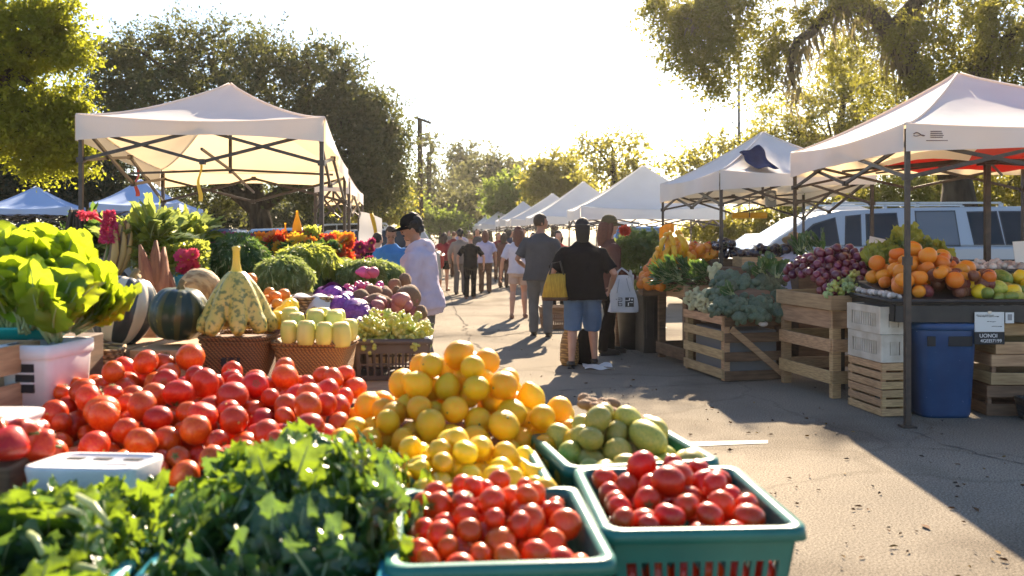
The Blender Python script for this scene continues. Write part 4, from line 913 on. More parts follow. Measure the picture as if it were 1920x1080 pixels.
trestle('plank table carrying the white tote and wicker baskets', -3.1, -.5, 4.4, 5.9, .68)
rot0 = R(5)
# green crates with tomatoes and green fruit
cr1 = plastic_crate('plastic_crate', 'green slotted crate of tomatoes nearest the kale', (-.052,2.52,.47), rot0, .52, .62, .27, 'green_plastic')
cr2 = plastic_crate('plastic_crate', 'green slotted crate of red tomatoes at the table corner by the open asphalt', (.505,2.765,.475), rot0*.6, .515, .62, .27, 'green_plastic')
cr3 = plastic_crate('plastic_crate', 'green crate of mottled green mangoes', (.405,3.40,.475), R(12), .52, .5, .27, 'green_plastic')
cr4 = plastic_crate('plastic_crate', 'green crate heaped with yellow squash', (-.17,3.10,.468), R(7), .52, .46, .27, 'green_plastic')
cr5 = plastic_crate('plastic_crate', 'teal crate overflowing with dark kale beside the tomatoes', (-.62,2.5,.462), R(4), .56, .8, .26, 'teal_plastic')
cr6 = plastic_crate('plastic_crate', 'teal crate of kale at the edge of the picture', (-1.25,2.42,.462), R(2), .56, .8, .26, 'teal_plastic')
def in_box(c, rz, hx, hy):
    ca, sa = math.cos(rz), math.sin(rz)
    def f(r):
        x, y = r.uniform(-hx,hx), r.uniform(-hy,hy); return c[0]+x*ca-y*sa, c[1]+x*sa+y*ca
    return f
def local(c, rz, x, y):
    ca, sa = math.cos(-rz), math.sin(-rz); dx, dy = x-c[0], y-c[1]; return dx*ca-dy*sa, dx*sa+dy*ca
def scarred(mb): mb.lathe([(.10,-.845),(.06,-.868),(.01,-.874)], 8, 2); return mb
TOM = [scarred(round_fruit(.84,0,0,.14)), round_fruit(.84,0,0,.14), round_fruit(.9,5,.03,.16), round_fruit(1.18,0,0,.08,egg=.06), round_fruit(.8,6,.035,.2)]
TOMC = [with_calyx(round_fruit(.84,0,0,.14)), with_calyx(round_fruit(.95,4,.02,.14))]
rk0 = random.Random(91)
tomA = fruitset('tomato', TOM+TOMC[:1], ['tomato','stem','scar'], 'tomato')
tomB = fruitset('tomato', TOM+TOMC, ['tomato_red','stem','scar'], 'tomato')
def filled_crate(kind, c, rz, hx, hy, z0, z1, zc, rad, n, label, group, seed, stretch=None, cx=0, cy=.1):
    def surf(x, y):
        lx, ly = local(c, rz, x, y); d = max(0, 1-((lx-cx)/hx)**2)*max(0, 1-((ly-cy)/hy)**2); return z1+(zc-z1)*d
    sp = heap(n, in_box(c, rz, hx, hy), lambda x,y: z0, surf, rad, 60, seed, .999)
    scatter(kind, sp, label, group, True, seed, stretch); return sp
filled_crate(tomA, (-.05,2.52), rot0, .205, .255, .65, .745, .825, lambda r: r.uniform(.028,.046), 90, 'ripe red tomato in the green crate nearest the kale', 'tomatoes in the crate beside the kale', 5)
filled_crate(tomB, (.505,2.765), rot0*.6, .2, .252, .655, .75, .82, lambda r: r.uniform(.034,.048), 74, 'glossy red tomato in the green crate at the table corner', 'tomatoes in the corner crate', 6)
for k in range(12):
    u, z_ = -.185+.074*(k%6), .535+.075*(k//6); ca, sa = math.cos(rot0*.6), math.sin(rot0*.6); y_ = -.228-.012*(k//6)
    tomB.put(k%5, (.505+u*ca-y_*sa, 2.765+u*sa+y_*ca, z_), rrot(rk0), .037, 'glossy red tomato in the green crate at the table corner', 'tomatoes in the corner crate')
mangoK = fruitset('mango', [round_fruit(1.4,0,0,.05,egg=.14), round_fruit(1.55,0,0,.05,egg=-.1), round_fruit(1.15,0,0,.08,egg=.1)], ['mango'], 'mango')
filled_crate(mangoK, (.405,3.42), R(12), .22, .22, .62, .73, .88, lambda r: r.uniform(.036,.056), 60, 'mottled green and ochre mango in the green crate behind the corner tomatoes', 'green mangoes in the crate', 7, (.9,1.1))
# knobbly golden roots behind the mangoes
gin = MB(); rg_ = random.Random(2)
for k in range(9): gin.ball((rg_.uniform(-.11,.11), rg_.uniform(-.03,.03), rg_.uniform(0,.03)), (rg_.uniform(.025,.045), rg_.uniform(.022,.034), rg_.uniform(.02,.03)), 10)
for i, (px, py, Y, a) in enumerate(((1112,766,3.72,.3),(1135,772,3.62,-.35),(1200,795,3.6,.9))):
    if i == 0: gr = tag(gin.build('ginger_root', 'celeriac', None, world=False), 'knobbly tan ginger root behind the mangoes', 'ginger', 'ginger roots behind the mangoes'); gr.location = P(px,py,Y); gr.rotation_euler = (0,.15,a)
    else: dup(gr, P(px,py,Y), (0,.3,a), .8)
def neck_squash():
    mb = MB(); mb.lathe([(.02,-.98),(.5,-.92),(.88,-.6),(1,-.15),(.86,.3),(.52,.7),(.36,1.0),(.32,1.3),(.22,1.5),(.06,1.55)], 14); return mb
ysqK = fruitset('yellow_squash', [neck_squash(), round_fruit(.9,8,.03,.1), round_fruit(1.05,0,0,.08,nub=.25), round_fruit(.95)], ['ysquash'], 'squash')
filled_crate(ysqK, (-.17,3.08), R(7), .25, .22, .63, .735, .835, lambda r: r.uniform(.034,.052), 90, 'small golden yellow squash heaped in the green crate below the citrus', 'yellow squash in the crate', 8, cx=-.03)
# display ramps under the two big heaps
def ramp(label, c4s, zf, zb):
    mb = MB(); a, b, c, d = c4s; z0 = .464
    vs = [(*a,z0),(*b,z0),(*c,z0),(*d,z0),(*a,zf),(*b,zf),(*c,zb),(*d,zb)]
    mb.add(vs, [(3,2,1,0),(4,5,6,7),(0,1,5,4),(1,2,6,5),(2,3,7,6),(3,0,4,7)], 0, False); tag(mb.build('display_ramp', 'wooddark', bevel=.01), label, 'display stand')
ramp('sloping brown board under the big tomato heap', ((-2.0,3.16),(-.66,3.16),(-.68,4.34),(-2.05,4.34)), .62, .80)
ramp('sloping brown board under the yellow citrus heap', ((-.62,3.4),(.22,3.46),(.12,4.28),(-.7,4.28)), .60, .70)
def tbase(x, y): return max(.63+(y-3.16)/1.18*.18, tsurf(x,y)-.17)
def tsurf(x, y):
    u, v = (x+1.32)/.7, (y-3.16)/1.2; dome = max(0,1-u*u)**.6
    return .74+.30*min(1,max(0,v))**.85*(.55+.45*dome)-.015+.06*dome*math.sin(PI*min(1,max(0,v*.8+.1)))-.085*min(1,max(0,(x+1.72)/.35))*max(0,v)**1.5
sp = heap(165, lambda r: (r.uniform(-1.97,-.7), r.uniform(3.2,4.3)), tbase, tsurf, lambda r: r.choice((.043,.05,.056,.06))*r.uniform(.92,1.08), 40, 11, .999)
scatter(tomA, [s for i, s in enumerate(sp) if i % 3], 'ripe red tomato in the big heap beside the white tote', 'tomatoes in the big heap', True, 12)
scatter(tomB, [s for i, s in enumerate(sp) if i % 3 == 0], 'ripe red tomato in the big heap beside the white tote', 'tomatoes in the big heap', True, 13)
def stemmed(mb, z): mb.lathe([(.09,z-.02),(.08,z+.012),(.05,z+.03),(.01,z+.032)], 8, 1); return mb
citK = fruitset('citrus_fruit', [stemmed(round_fruit(.95,0,0,.05),.9), stemmed(round_fruit(1.0,0,0,.04,nub=.16),.95), stemmed(round_fruit(.9,3,.01,.06),.845), stemmed(round_fruit(1.06,0,0,.04,nub=.22),1.0)], ['citrus','stem'], 'citrus fruit')
def csurf(x, y):
    d = math.hypot((x+.24)/.50, (y-3.86)/.48); return .73+.34*max(0,1-d)**.85+.02
sp = heap(118, lambda r: (r.uniform(-.68,.26), r.uniform(3.44,4.24)), lambda x,y: max(.61+(y-3.4)/.88*.1, csurf(x,y)-.17), csurf, lambda r: r.uniform(.044,.063), 50, 14, .999)
scatter(citK, sp, 'yellow-orange citrus fruit in the pyramid between tomatoes and mangoes', 'citrus fruit in the pyramid', True, 15)
# kale heaps
kaleB = [bunch('kale_bunch', ['kale','stalk'], 10, .28, .125, .9, 1.3, .016, .24, s, None, 'kale', None, .3, .1, .006, 14, 20) for s in (1,2,3)]+[bunch('kale_bunch', ['kale2','stalk'], 9, .30, .12, .7, 1.45, .018, .28, 4, None, 'kale', None, .32, .2, .007, 14, 20)]
kaleK = Kinds(kaleB)
rk = random.Random(21)
def kale_heap(cx, cy, hx, hy, z0, ztop, n, label, group, yaw0=.4):
    for i in range(n):
        u, v = rk.uniform(-1,1), rk.uniform(-1,1); 
        x, y = cx+u*hx, cy+v*hy; z = z0+(ztop-z0)*max(0,(1-.75*u*u))*(1-.75*(v-.15)**2)-rk.uniform(0,.09)
        out = math.atan2(v*.8+.25, u+1e-3)-PI/2 if rk.random() < .6 else rk.uniform(-PI,PI)
        kaleK.put(i if i < 4 and len(kaleK.used) < 4 else rk.randrange(40), (x,y,z), (rk.uniform(.05,.75), rk.uniform(-.35,.35), out), rk.uniform(.7,1.0), label, group)
kale_heap(-.63, 2.58, .25, .36, .58, .785, 58, 'curly dark green kale bunch in the teal crate beside the tomatoes', 'kale bunches in the teal crate beside the tomatoes')
kale_heap(-1.22, 2.32, .27, .32, .55, .665, 46, 'curly dark green kale bunch in the teal crate at the picture edge', 'kale bunches in the teal crate at the edge')
kale_heap(-1.72, 2.45, .16, .3, .54, .64, 14, 'curly dark green kale bunch below the white lid', 'kale bunches below the white lid')
# loose pale stalks on the left kale
for (a, b2) in (((145,930),(205,985)),((110,965),(150,962)),((120,1075),(180,1068)),((55,1000),(80,1040))):
    mb = MB(); p, q = P(*a,2.2), P(*b2,2.1); m_ = p.lerp(q,.5)+Vector((0,0,.012)); mb.tube([p,m_,q], [.008,.009,.006], 8)
    tag(mb.build('cut_stalk', 'stalk'), 'loose pale cut stalk lying on the kale', 'stalk', 'cut stalks on the kale')
# white lid, white tote, crates at the left
def tray_lid():
    root = thing('plastic_container', 'white plastic container lid with three slots between kale and tomatoes', 'container', (-1.38,3.0,.66)); mb = MB()
    def rr(w_, d_, z, c=.05):
        pts = []
        for cx, cy, a0 in ((1,1,0),(-1,1,90),(-1,-1,180),(1,-1,270)):
            for k in range(5): a = R(a0+22.5*k); pts.append((cx*(w_/2-c)+c*math.cos(a), cy*(d_/2-c)+c*math.sin(a), z))
        return pts
    mb.loft([rr(.34,.24,0),rr(.36,.26,.1),rr(.37,.27,.13),rr(.365,.265,.142),rr(.33,.23,.142),rr(.325,.225,.136)], 0, True); mb.build('lid_shell', 'white_plastic', root, world=False, fixn=True)
    for x in (-.095,.0,.105):
        mb = MB(); mb.box((x,.045,.137),(.055,.028,.006)); mb.build('slot', 'ink', root, world=False)
    mb = MB(); mb.box((0,-.04,.138),(.26,.008,.006)); mb.build('moulded_line', 'white_plastic', root, world=False)
    root.rotation_euler = (R(-3),0,R(-4)); return root
tray_lid()
mb = MB(); mb.box((-1.38,3.0,.562),(.5,.34,.19)); tag(mb.build('wooden_block', 'wooddark', bevel=.006), 'dark wooden block under the white lid', 'block')
def tote(name, label, loc, rotz, W, D, Hh):
    root = thing(name, label, 'storage tote', loc, rotz)
    mb = MB()
    def rr(w_, d_, z, c=.03):
        pts = []
        for cx, cy, a0 in ((1,1,0),(-1,1,90),(-1,-1,180),(1,-1,270)):
            for k in range(4): a = R(a0+30*k); pts.append((cx*(w_/2-c)+c*math.cos(a), cy*(d_/2-c)+c*math.sin(a), z))
        return pts
    mb.loft([rr(W*.9,D*.9,0),rr(W*.98,D*.98,Hh-.06),rr(W*.98,D*.98,Hh),rr(W*.92,D*.92,Hh),rr(W*.85,D*.85,.02)], 0, True); mb.build('shell', 'white_plastic', root, world=False)
    mb = MB(); mb.loft([rr(W*1.02,D*1.02,Hh-.055),rr(W*1.05,D*1.05,Hh-.045),rr(W*1.05,D*1.05,Hh+.006),rr(W*.9,D*.9,Hh+.006)], 0, False); mb.build('rim', 'white_plastic', root, world=False)
    mb = MB()
    mb.box((0,-D*.477,Hh*.56),(.085,.012,.125)); mb.build('vent', 'ink', root, world=False)
    for k in range(2):
        mb = MB(); mb.box((0,-D*.477-.004,Hh*.56-.02+.042*k),(.088,.014,.008)); mb.build('vent_bar', 'white_plastic', root, world=False)
    mb = MB(); mb.loft([rr(W*.93,D*.93,.0),rr(W*.95,D*.95,.0),rr(W*.95,D*.95,.03),rr(W*.93,D*.93,.03)],0,False); mb.build('foot_ring', 'white_plastic', root, world=False)
    return root
tote('white_tote', 'white plastic tote with a slotted vent below the yellow-green chard', (PX(84,4.05),4.08,.755), R(-6), .235, .34, .31)
mb = MB(); mb.box((PX(92,4.05),4.1,.606),(.46,.42,.29)); tag(mb.build('wooden_block', 'wooddark', bevel=.006), 'dark wooden block under the white tote', 'block')
board_crate('wooden_crate', 'weathered wooden crate cut off by the left edge', (PX(-38,3.9),3.9,.79), R(-4), .34, .34, .29, 2, gap=.3)
mb = MB(); mb.box((PX(-40,3.9),3.9,.62),(.42,.4,.32)); tag(mb.build('wooden_block', 'wooddark', bevel=.006), 'dark wooden block under the wooden crate at the left edge', 'block')
stk = thing('white_tray', 'stacked white plastic trays at the left edge above the red pepper', 'tray', (PX(-6,3.3),3.3,.80))
for k in range(2):
    mb = MB(); mb.ell([(0,0,.0+.05*k,.11,.12),(0,0,.03+.05*k,.125,.135),(0,0,.045+.05*k,.128,.138),(0,0,.05+.05*k,.118,.128),(0,0,.046+.05*k,.10,.11)], 32, power=5); mb.build('tray_shell', 'white_plastic', stk, world=False)
mb = MB(); mb.box((PX(-10,3.3),3.3,.631),(.3,.3,.33)); tag(mb.build('wooden_block', 'wooddark', bevel=.006), 'dark wooden block under the stacked white trays', 'block')
# red peppers at the left
def pepper(): 
    mb = MB(); mb.lathe([(.05,-1.0),(.4,-.9),(.62,-.5),(.85,0),(.95,.4),(.85,.72),(.5,.82),(.2,.76)], 20, fn=lambda a,z: 1+.09*math.cos(3*a)); mb.tube([(0,0,.72),(.05,0,1.0),(.15,0,1.15)],[.1,.08,.1],7,1); return mb
pepK = fruitset('red_pepper', [pepper()], ['tomato_red','stem'], 'pepper')
for i, (px, py, Y, rx) in enumerate(((28,818,3.05,1.4),(-20,822,3.0,1.2),(60,838,3.08,1.7),(5,838,2.95,1.5))):
    pepK.put(0, P(px,py,Y), (rx,.2*i,1.3+.5*i), (.062,.062,.08), 'glossy red pepper below the stacked white trays', 'red peppers at the left edge')
ramp('small brown board under the red peppers', ((-1.98,2.92),(-1.62,2.92),(-1.62,3.14),(-1.98,3.14)), .80, .81)
# yellow-green chard in the turquoise tub
tub = thing('plastic_tub', 'turquoise plastic tub under the chard above the white tote', 'tub', (PX(30,4.3),4.3,1.065))
mb = MB(); mb.ell([(0,0,0,.2,.16),(0,0,.05,.24,.2),(0,0,.065,.25,.21),(0,0,.062,.235,.195),(0,0,.02,.2,.16)], 36, power=3); mb.build('shell', 'teal_bright', tub, world=False)
chB = [bunch('chard_bunch', ['chard','stalk'], 8, .36, .21, .6, 1.0, .012, .05, s, None, 'chard', None, .3, .3, .007, 10, 12, .25) for s in (11,12,13)]
chK = Kinds(chB); rc = random.Random(5)
for i in range(34):
    u = rc.uniform(-1,1); v = rc.uniform(-1,1); p = P(55+u*92, 628-v*46-36*(1-u*u), 4.25+.22*v)
    chK.put(i if i < 3 else rc.randrange(30), p, (rc.uniform(.35,1.2)-.45*abs(u), rc.uniform(-.2,.2), (-u*.85-.1+rc.uniform(-.7,.7)) if i % 3 else PI+rc.uniform(-.9,.9)), rc.uniform(.75,1.05), 'bunch of broad sunlit yellow-green chard above the white tote', 'chard bunches at the left')
mb = MB(); mb.box((PX(40,4.35),4.42,.9),(.62,.24,.32)); tag(mb.build('wooden_block', 'wooddark', bevel=.006), 'dark wooden block behind the white tote under the tub', 'block')
basket('wicker_basket', 'pale wicker basket between the white tote and the striped pumpkin', (PX(165,4.75),4.75,.69), R(20), .34, .3, .26, 'wicker_pale')
# ================================================================ left stall, back part
trestle('plank table carrying the herb mounds and roots', -4.1, -1.12, 6.1, 8.0, .86)
def block(label, px0, px1, Y0, Y1, z0, z1, mat='woodx'):
    mb = MB(); Ym_ = (Y0+Y1)/2; mb.box((PX((px0+px1)/2,Ym_), Ym_, (z0+z1)/2), (PX(px1,Ym_)-PX(px0,Ym_), Y1-Y0, z1-z0)); return tag(mb.build('wooden_box', mat, bevel=.006), label, 'box')
block('upturned wooden box under the dark green pumpkin', 282, 388, 4.75, 5.3, .682, .945)
block('upturned wooden box under the striped pumpkin', 195, 274, 4.9, 5.45, .682, .93)
block('wooden riser lifting the herb mounds', 395, 625, 6.45, 7.75, .862, 1.10)
block('low wooden riser lifting the purple cabbages', 600, 690, 6.15, 6.42, .862, .93)
block('wooden riser lifting the leafy bunches and long gourds', 95, 392, 6.25, 7.3, .862, 1.12)
# pumpkins, melon, gourd
def pumpkin(name, label, cat, loc, r_, sq, n, depth, mat, rot=(0,0,0), stem=True, egg=0):
    root = thing(name, label, cat, loc); mb = MB()
    def fn(d):
        q = 1-depth*(.5+.5*math.cos(n*math.atan2(d.y,d.x)))**3*(1-abs(d.z)**3)
        if abs(d.z) > .8: q -= .16*((abs(d.z)-.8)/.2)**1.5
        return q*(1+egg*d.z)
    mb.ball((0,0,0), (r_,r_,r_*sq), 56, fn=fn); mb.build('rind', mat, root, world=False)
    if stem:
        mb = MB(); mb.tube([(0,0,r_*sq*.8),(0,.005,r_*sq*1.0),(.012,.01,r_*sq*1.12)], [.028,.016,.02], 7); mb.build('stem', 'drystem', root, world=False)
    root.rotation_euler = rot; return root
pumpkin('pumpkin', 'dark green mottled pumpkin beside the warty pale gourd', 'pumpkin', P(336,588,5.0), .163, 1.0, 9, .05, 'pumpkin_dark', (R(4),R(3),.5))
pumpkin('pumpkin', 'big pumpkin with white and slate stripes leaning behind the chard', 'pumpkin', P(232,582,5.15), .17, 1.28, 10, .06, 'pumpkin_striped', (R(-8),R(14),.3))
pumpkin('pumpkin', 'slate and cream pumpkin behind the striped one', 'pumpkin', P(252,566,5.5), .13, 1.2, 10, .06, 'pumpkin_striped', (R(-8),R(24),1.3))
block('tall wooden box under the slate and cream pumpkin', 225, 275, 5.4, 5.7, .682, 1.0)
pumpkin('melon', 'tan netted melon behind the dark pumpkin', 'melon', P(377,540,5.6), .13, .8, 12, .03, 'melon_net', (R(-60),R(20),0), False)
block('wooden box under the netted melon', 350, 405, 5.5, 5.85, .682, 1.1)
# crown gourd: bulging ribs that end in toes, long yellow stem
gd = thing('crown_gourd', 'mottled pale gourd with toe-like lobes and a long yellow neck', 'gourd', P(443,630,4.95))
mb = MB()
for k in range(9):
    a = 2*PI*k/9+.17; c, s_ = math.cos(a), math.sin(a); pts, rad = [], []; q = 1+.1*math.sin(k*2.3)
    for i in range(11):
        t = i/10; rr = .022+.150*t**.8*q+.03*max(0,t-.8)/.2; z = .315*(1-t)**.82+.028
        pts.append((rr*c, rr*s_, z)); rad.append(.022+.026*math.sin(min(1,t*1.15)*PI/2)-(.02 if t > .97 else 0))
    mb.tube(pts, rad, 12)
mb.lathe([(.02,.05),(.1,.06),(.112,.12),(.09,.2),(.055,.28),(.02,.32)], 20)
o = mb.build('lobed_body', 'gourd', gd, world=False); md = o.modifiers.new('fuse', 'REMESH'); md.mode = 'VOXEL'; md.voxel_size = .009; md.use_smooth_shade = True; sm_ = o.modifiers.new('smooth', 'SMOOTH'); sm_.iterations = 3
mb = MB(); mb.lathe([(.095,.268),(.074,.3),(.046,.33),(.028,.36),(.02,.40),(.018,.46),(.024,.485),(.012,.49)], 18, fn=lambda a,z: 1+.04*math.cos(5*a)); mb.build('neck', 'gourd_yellow', gd, world=False)
# wicker baskets in front and squash pieces
basket('wicker_basket', 'brown wicker basket with a handle hole under the lobed gourd', (PX(450,4.95),4.98,.684), R(-2), .375, .36, .315, 'wicker_brown', hole=True)
basket('wicker_basket', 'honey wicker basket under the cut ribbed squash', (PX(590,4.95),4.98,.684), R(-3), .41, .36, .285, 'wicker', .84)
mb = MB(); mb.box((PX(450,4.95),4.98,.972),(.33,.31,.03)); tag(mb.build('basket_board', 'wooddark'), 'dark board laid over the brown wicker basket', 'board')
mb = MB(); mb.box((PX(590,4.95),4.98,.945),(.35,.3,.03)); tag(mb.build('basket_board', 'wooddark'), 'dark board laid inside the honey wicker basket', 'board')
def squash_piece():
    root = thing('squash_piece', None, 'squash', (0,0,0)); mb = MB()
    mb.lathe([(.02,-.06),(.038,-.058),(.046,-.03),(.048,0),(.045,.034),(.038,.052)], 24, fn=lambda a,z: 1-.09*(.5+.5*math.cos(6*a))**4, caps=True); mb.build('rind', 'squash_cut', root, world=False)
    mb = MB(); mb.lathe([(.037,.0505),(.03,.058),(.012,.06)], 18); mb.build('cut_top', 'squash_flesh', root, world=False); return root
sqK = Kinds([squash_piece()]); r4 = random.Random(4)
for px, py, Y in ((542,622,4.82),(574,624,4.80),(608,625,4.80),(640,627,4.82),(556,606,4.92),(592,603,4.94),(626,604,4.95),(655,618,4.92),(590,598,5.06),(545,598,5.02),(632,600,5.08),(606,596,5.02)):
    p = P(px,py,Y); p.z = max(p.z, 1.02); sqK.put(0, p, (r4.uniform(-.08,.08), r4.uniform(-.08,.08), r4.uniform(0,6)), r4.uniform(.95,1.12), 'ribbed yellow-green squash with a cut top on the honey wicker basket', 'cut squash on the honey basket')
yK = fruitset('yellow_squash', [neck_squash()], ['ysquash'], 'squash')
for i, (px, py, Y) in enumerate(((530,588,5.15),(522,600,5.05),(545,577,5.3))): yK.put(0, P(px,py,Y), (.3*i, .5+i, i), .055, 'yellow squash between the lobed gourd and the cut squash', 'yellow squash by the gourd')
oK = fruitset('orange', [round_fruit(.95,0,0,.06), round_fruit(.9,8,.02,.12)], ['orange'], 'orange')
for i, (px, py, Y, q) in enumerate(((532,553,5.7,.042),(516,556,5.6,.04),(520,570,5.5,.036),(505,548,5.8,.036),(468,525,5.95,.05),(452,527,6.0,.045),(500,563,5.6,.036))): oK.put(i, P(px,py,Y), (.3,.2,i), q, 'small orange fruit beside the lobed gourd', 'small orange fruit by the gourd')
block('tall wooden box under the small orange fruit', 440, 548, 5.45, 5.89, .682, 1.10, 'wooddark')
# black crate of green grapes
bc = plastic_crate('plastic_crate', 'dark brown slotted crate heaped with pale green grapes', (PX(736,5.5),5.58,.684), R(4), .45, .40, .235, 'brown_plastic', .014, True, taper=.95)
def cluster(n, rad, spread, seed, mats, long=1.0):
    r = random.Random(seed); mb = MB()
    for k in range(n):
        t = r.random(); q = (1-t*.6)*spread; a = r.uniform(0,2*PI); d = q*math.sqrt(r.random()); mb.ball((d*math.cos(a), -spread*long+2*spread*long*t, d*math.sin(a)*.8), rad*r.uniform(.85,1.1), 8)
    mb.tube([(0,-spread*long,0),(0,-spread*long-.03,.01)], .004, 5, 1); return mb.build('grape_bunch', mats, None, world=False, fixn=False)
gK = Kinds([tag(cluster(34,.0135,.05,s,['grape','stem'],1.2), None, 'grapes') for s in (1,2,3)])
sp = heap(40, in_box((PX(736,5.5),5.58), R(4), .19, .17), lambda x,y: .85, lambda x,y: 1.10-.12*((x-PX(736,5.5))/.2)**2, lambda r: .045, 40, 3, .99)
for i, (x,y,z,q) in enumerate(sp): gK.put(i, (x,y,z), rrot(r4), r4.uniform(.9,1.15), 'bunch of pale green grapes in the dark brown crate', 'grape bunches in the dark crate')
mb = MB(); mb.box((PX(800,5.42),5.42,.915),(.03,.05,.05)); tag(mb.build('price_clip', 'white_plastic', bevel=.006), 'white clip on the corner of the grape crate', 'clip')
# wicker basket with white cloth, purple cabbages, roots
basket('wicker_basket', 'pale wicker basket with a white lining behind the cut squash', (PX(580,6.0),6.02,.684+.18), R(15), .27, .25, .27, 'wicker_pale')
mb = MB()
def fnc(u, v): return Vector((PX(588,5.98)+(u-.5)*.24, 5.87+.03*math.sin(u*7)+.3*v, 1.13+.012*math.sin(u*11+1)+.02*math.sin(PI*v)-.09*max(0,.22-v)*4.5*(.8+.2*math.sin(u*7))))
mb.grid(fnc, 14, 10); tag(mb.build('cloth_lining', 'canvas', fixn=False), 'white cloth hanging out of the pale wicker basket', 'cloth')
def cabbage(seed):
    r = random.Random(seed); mb = MB(); mb.ball((0,0,0), .8, 18)
    for k in range(9):
        yaw, pit = r.uniform(0,6.28), r.uniform(-.5,1.0); T = Matrix.Rotation(yaw,4,'Z') @ Matrix.Rotation(pit,4,'Y'); ph = r.uniform(0,6)
        def fn(u, v):
            a, b = (u-.5)*1.9, (v-.5)*1.9; e = max(abs(u-.5),abs(v-.5))*2; rr = .9+.05*math.sin(9*u+ph)*e+.035*e**4+.02*k/9
            return Vector((rr*math.cos(a)*math.cos(b), rr*math.sin(a), rr*math.cos(a)*math.sin(b)))
        mb.grid(fn, 8, 8, 0, T)
    return mb
cabK = fruitset('purple_cabbage', [cabbage(1), cabbage(2)], ['cabbage'], 'cabbage')
for i, (px, py, Y, q) in enumerate(((632,582,6.05,.125),(668,592,5.98,.12),(690,600,5.95,.08),(612,560,6.35,.1),(598,590,6.0,.07),(625,558,6.25,.11),(650,572,6.2,.1),(605,578,6.15,.09),(672,617,5.85,.09))): cabK.put(i, P(px,py,Y), rrot(r4), q, 'purple cabbage between the cut squash and the grape crate', 'purple cabbages')
block('dark wooden box under the purple cabbages', 600, 690, 5.82, 6.12, .862 if False else .684, .9, 'wooddark')
rootK = fruitset('root_vegetable', [round_fruit(.9,5,.05,.2), round_fruit(1.1,3,.06,.1,nub=.3)], ['celeriac'], 'celeriac')
for i, (px, py, Y, q) in enumerate(((676,560,6.2,.068),(705,570,6.15,.075),(700,548,6.35,.065),(722,556,6.4,.06),(765,560,6.3,.10),(690,585,6.05,.06),(728,575,6.2,.06),(745,553,6.5,.055),(760,525,6.9,.055),(740,535,6.8,.05),(790,585,6.15,.05))): rootK.put(i, P(px,py,Y), rrot(r4), q, 'rough brown celeriac root among the pink roots', 'celeriac roots')
pinkK = fruitset('pink_root', [round_fruit(1.1,0,0,.08,nub=.4), round_fruit(.9,0,0,.1,nub=.3)], ['potato'], 'root')
for i in range(26):
    px = r4.uniform(672,775); pinkK.put(i, P(px, 600-r4.uniform(0,40)-.0*px, 6.0+r4.uniform(0,.3)), rrot(r4), r4.uniform(.035,.055), 'pinkish sweet potato behind the green grapes', 'pink roots behind the grapes')
radK = fruitset('radish', [round_fruit(1.1,0,0,.08,nub=.6)], ['radish'], 'radish')
for i in range(40):
    u = r4.random(); radK.put(0, P(640+95*u+r4.uniform(-12,12), 553-14*math.sin(PI*u)+r4.uniform(-8,8), 6.5+r4.uniform(-.1,.15)), rrot(r4), r4.uniform(.018,.032), 'small pink radish on the bed behind the cabbages', 'radishes behind the cabbages')
for i in range(3): radK.put(0, P((690,700,682)[i],512-4*i+(0,3,6)[i],7.0), rrot(r4), .045, 'large pink radish lying on the herb mound', 'large radishes on the herbs')
mb = MB(); c0 = P(712,585,6.3)
mb.ball((c0.x, 6.4, .86), (.36,.30,.24), 20); tag(mb.build('burlap_sack', pm('burlap', (.3,.2,.12), .9, (.2,.13,.08), 30, bump=(80,.6,.004))), 'flat burlap sack bedding the pink roots and celeriac', 'sack')
# mounds of herbs
def herb_mound(label, px, py, Y, rx, rz, mat, n, leaf, base_z, long=2.6):
    c = P(px,py,Y); root = thing('herb_mound', label, 'herbs', (c.x,c.y,base_z)); hz_ = c.z-base_z
    pts, dirs = [], []
    for k in range(n):
        d = nrg.normal(size=3); d /= np.linalg.norm(d)
        if d[2] < -.5: d[2] = -d[2]
        rad = (1-.16*nrg.random()**2)*(1+.16*fbm((d[0]*2+px,d[1]*2,d[2]*2))+.1*fbm((d[0]*6+px,d[1]*6,d[2]*6))); pts.append([d[0]*rx*rad, d[1]*rx*rad, hz_+d[2]*rz*rad]); t = np.cross(d,[.3*math.sin(k),.3*math.cos(k*1.7),1.0]); t = np.cross(t,d); dirs.append(-t/ (np.linalg.norm(t)+1e-6)+d*(.2+.7*(k%5==0)))
    me = leaf_mesh('foliage', np.array(pts), leaf*1.5, [mat,'stalk'], np.array(dirs), (nrg.random(n) < .1).astype(int), .22)
    o = bpy.data.objects.new('foliage', me); COL.objects.link(o); o.parent = root
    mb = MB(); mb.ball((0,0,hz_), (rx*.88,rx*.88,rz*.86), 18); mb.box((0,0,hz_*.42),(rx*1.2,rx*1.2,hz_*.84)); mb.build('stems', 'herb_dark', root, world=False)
    return root
herb_mound('dark green herb mound just behind the lobed gourd neck', 446, 500, 7.0, .26, .22, 'herb_dark', 5200, .05, 1.102)
herb_mound('grass-like herb mound behind the small orange fruit', 532, 522, 6.6, .21, .15, 'herb', 5200, .05, 1.102)
herb_mound('light green herb mound under the orange flowers', 575, 500, 7.3, .26, .17, 'herb_bright', 5200, .05, 1.102)
herb_mound('leafy green herb mound behind the radishes', 690, 518, 7.35, .28, .13, 'herb', 5200, .045, .862)
herb_mound('small green herb mound at the foot of the tent leg', 635, 515, 7.6, .2, .13, 'herb', 3000, .045, .862)
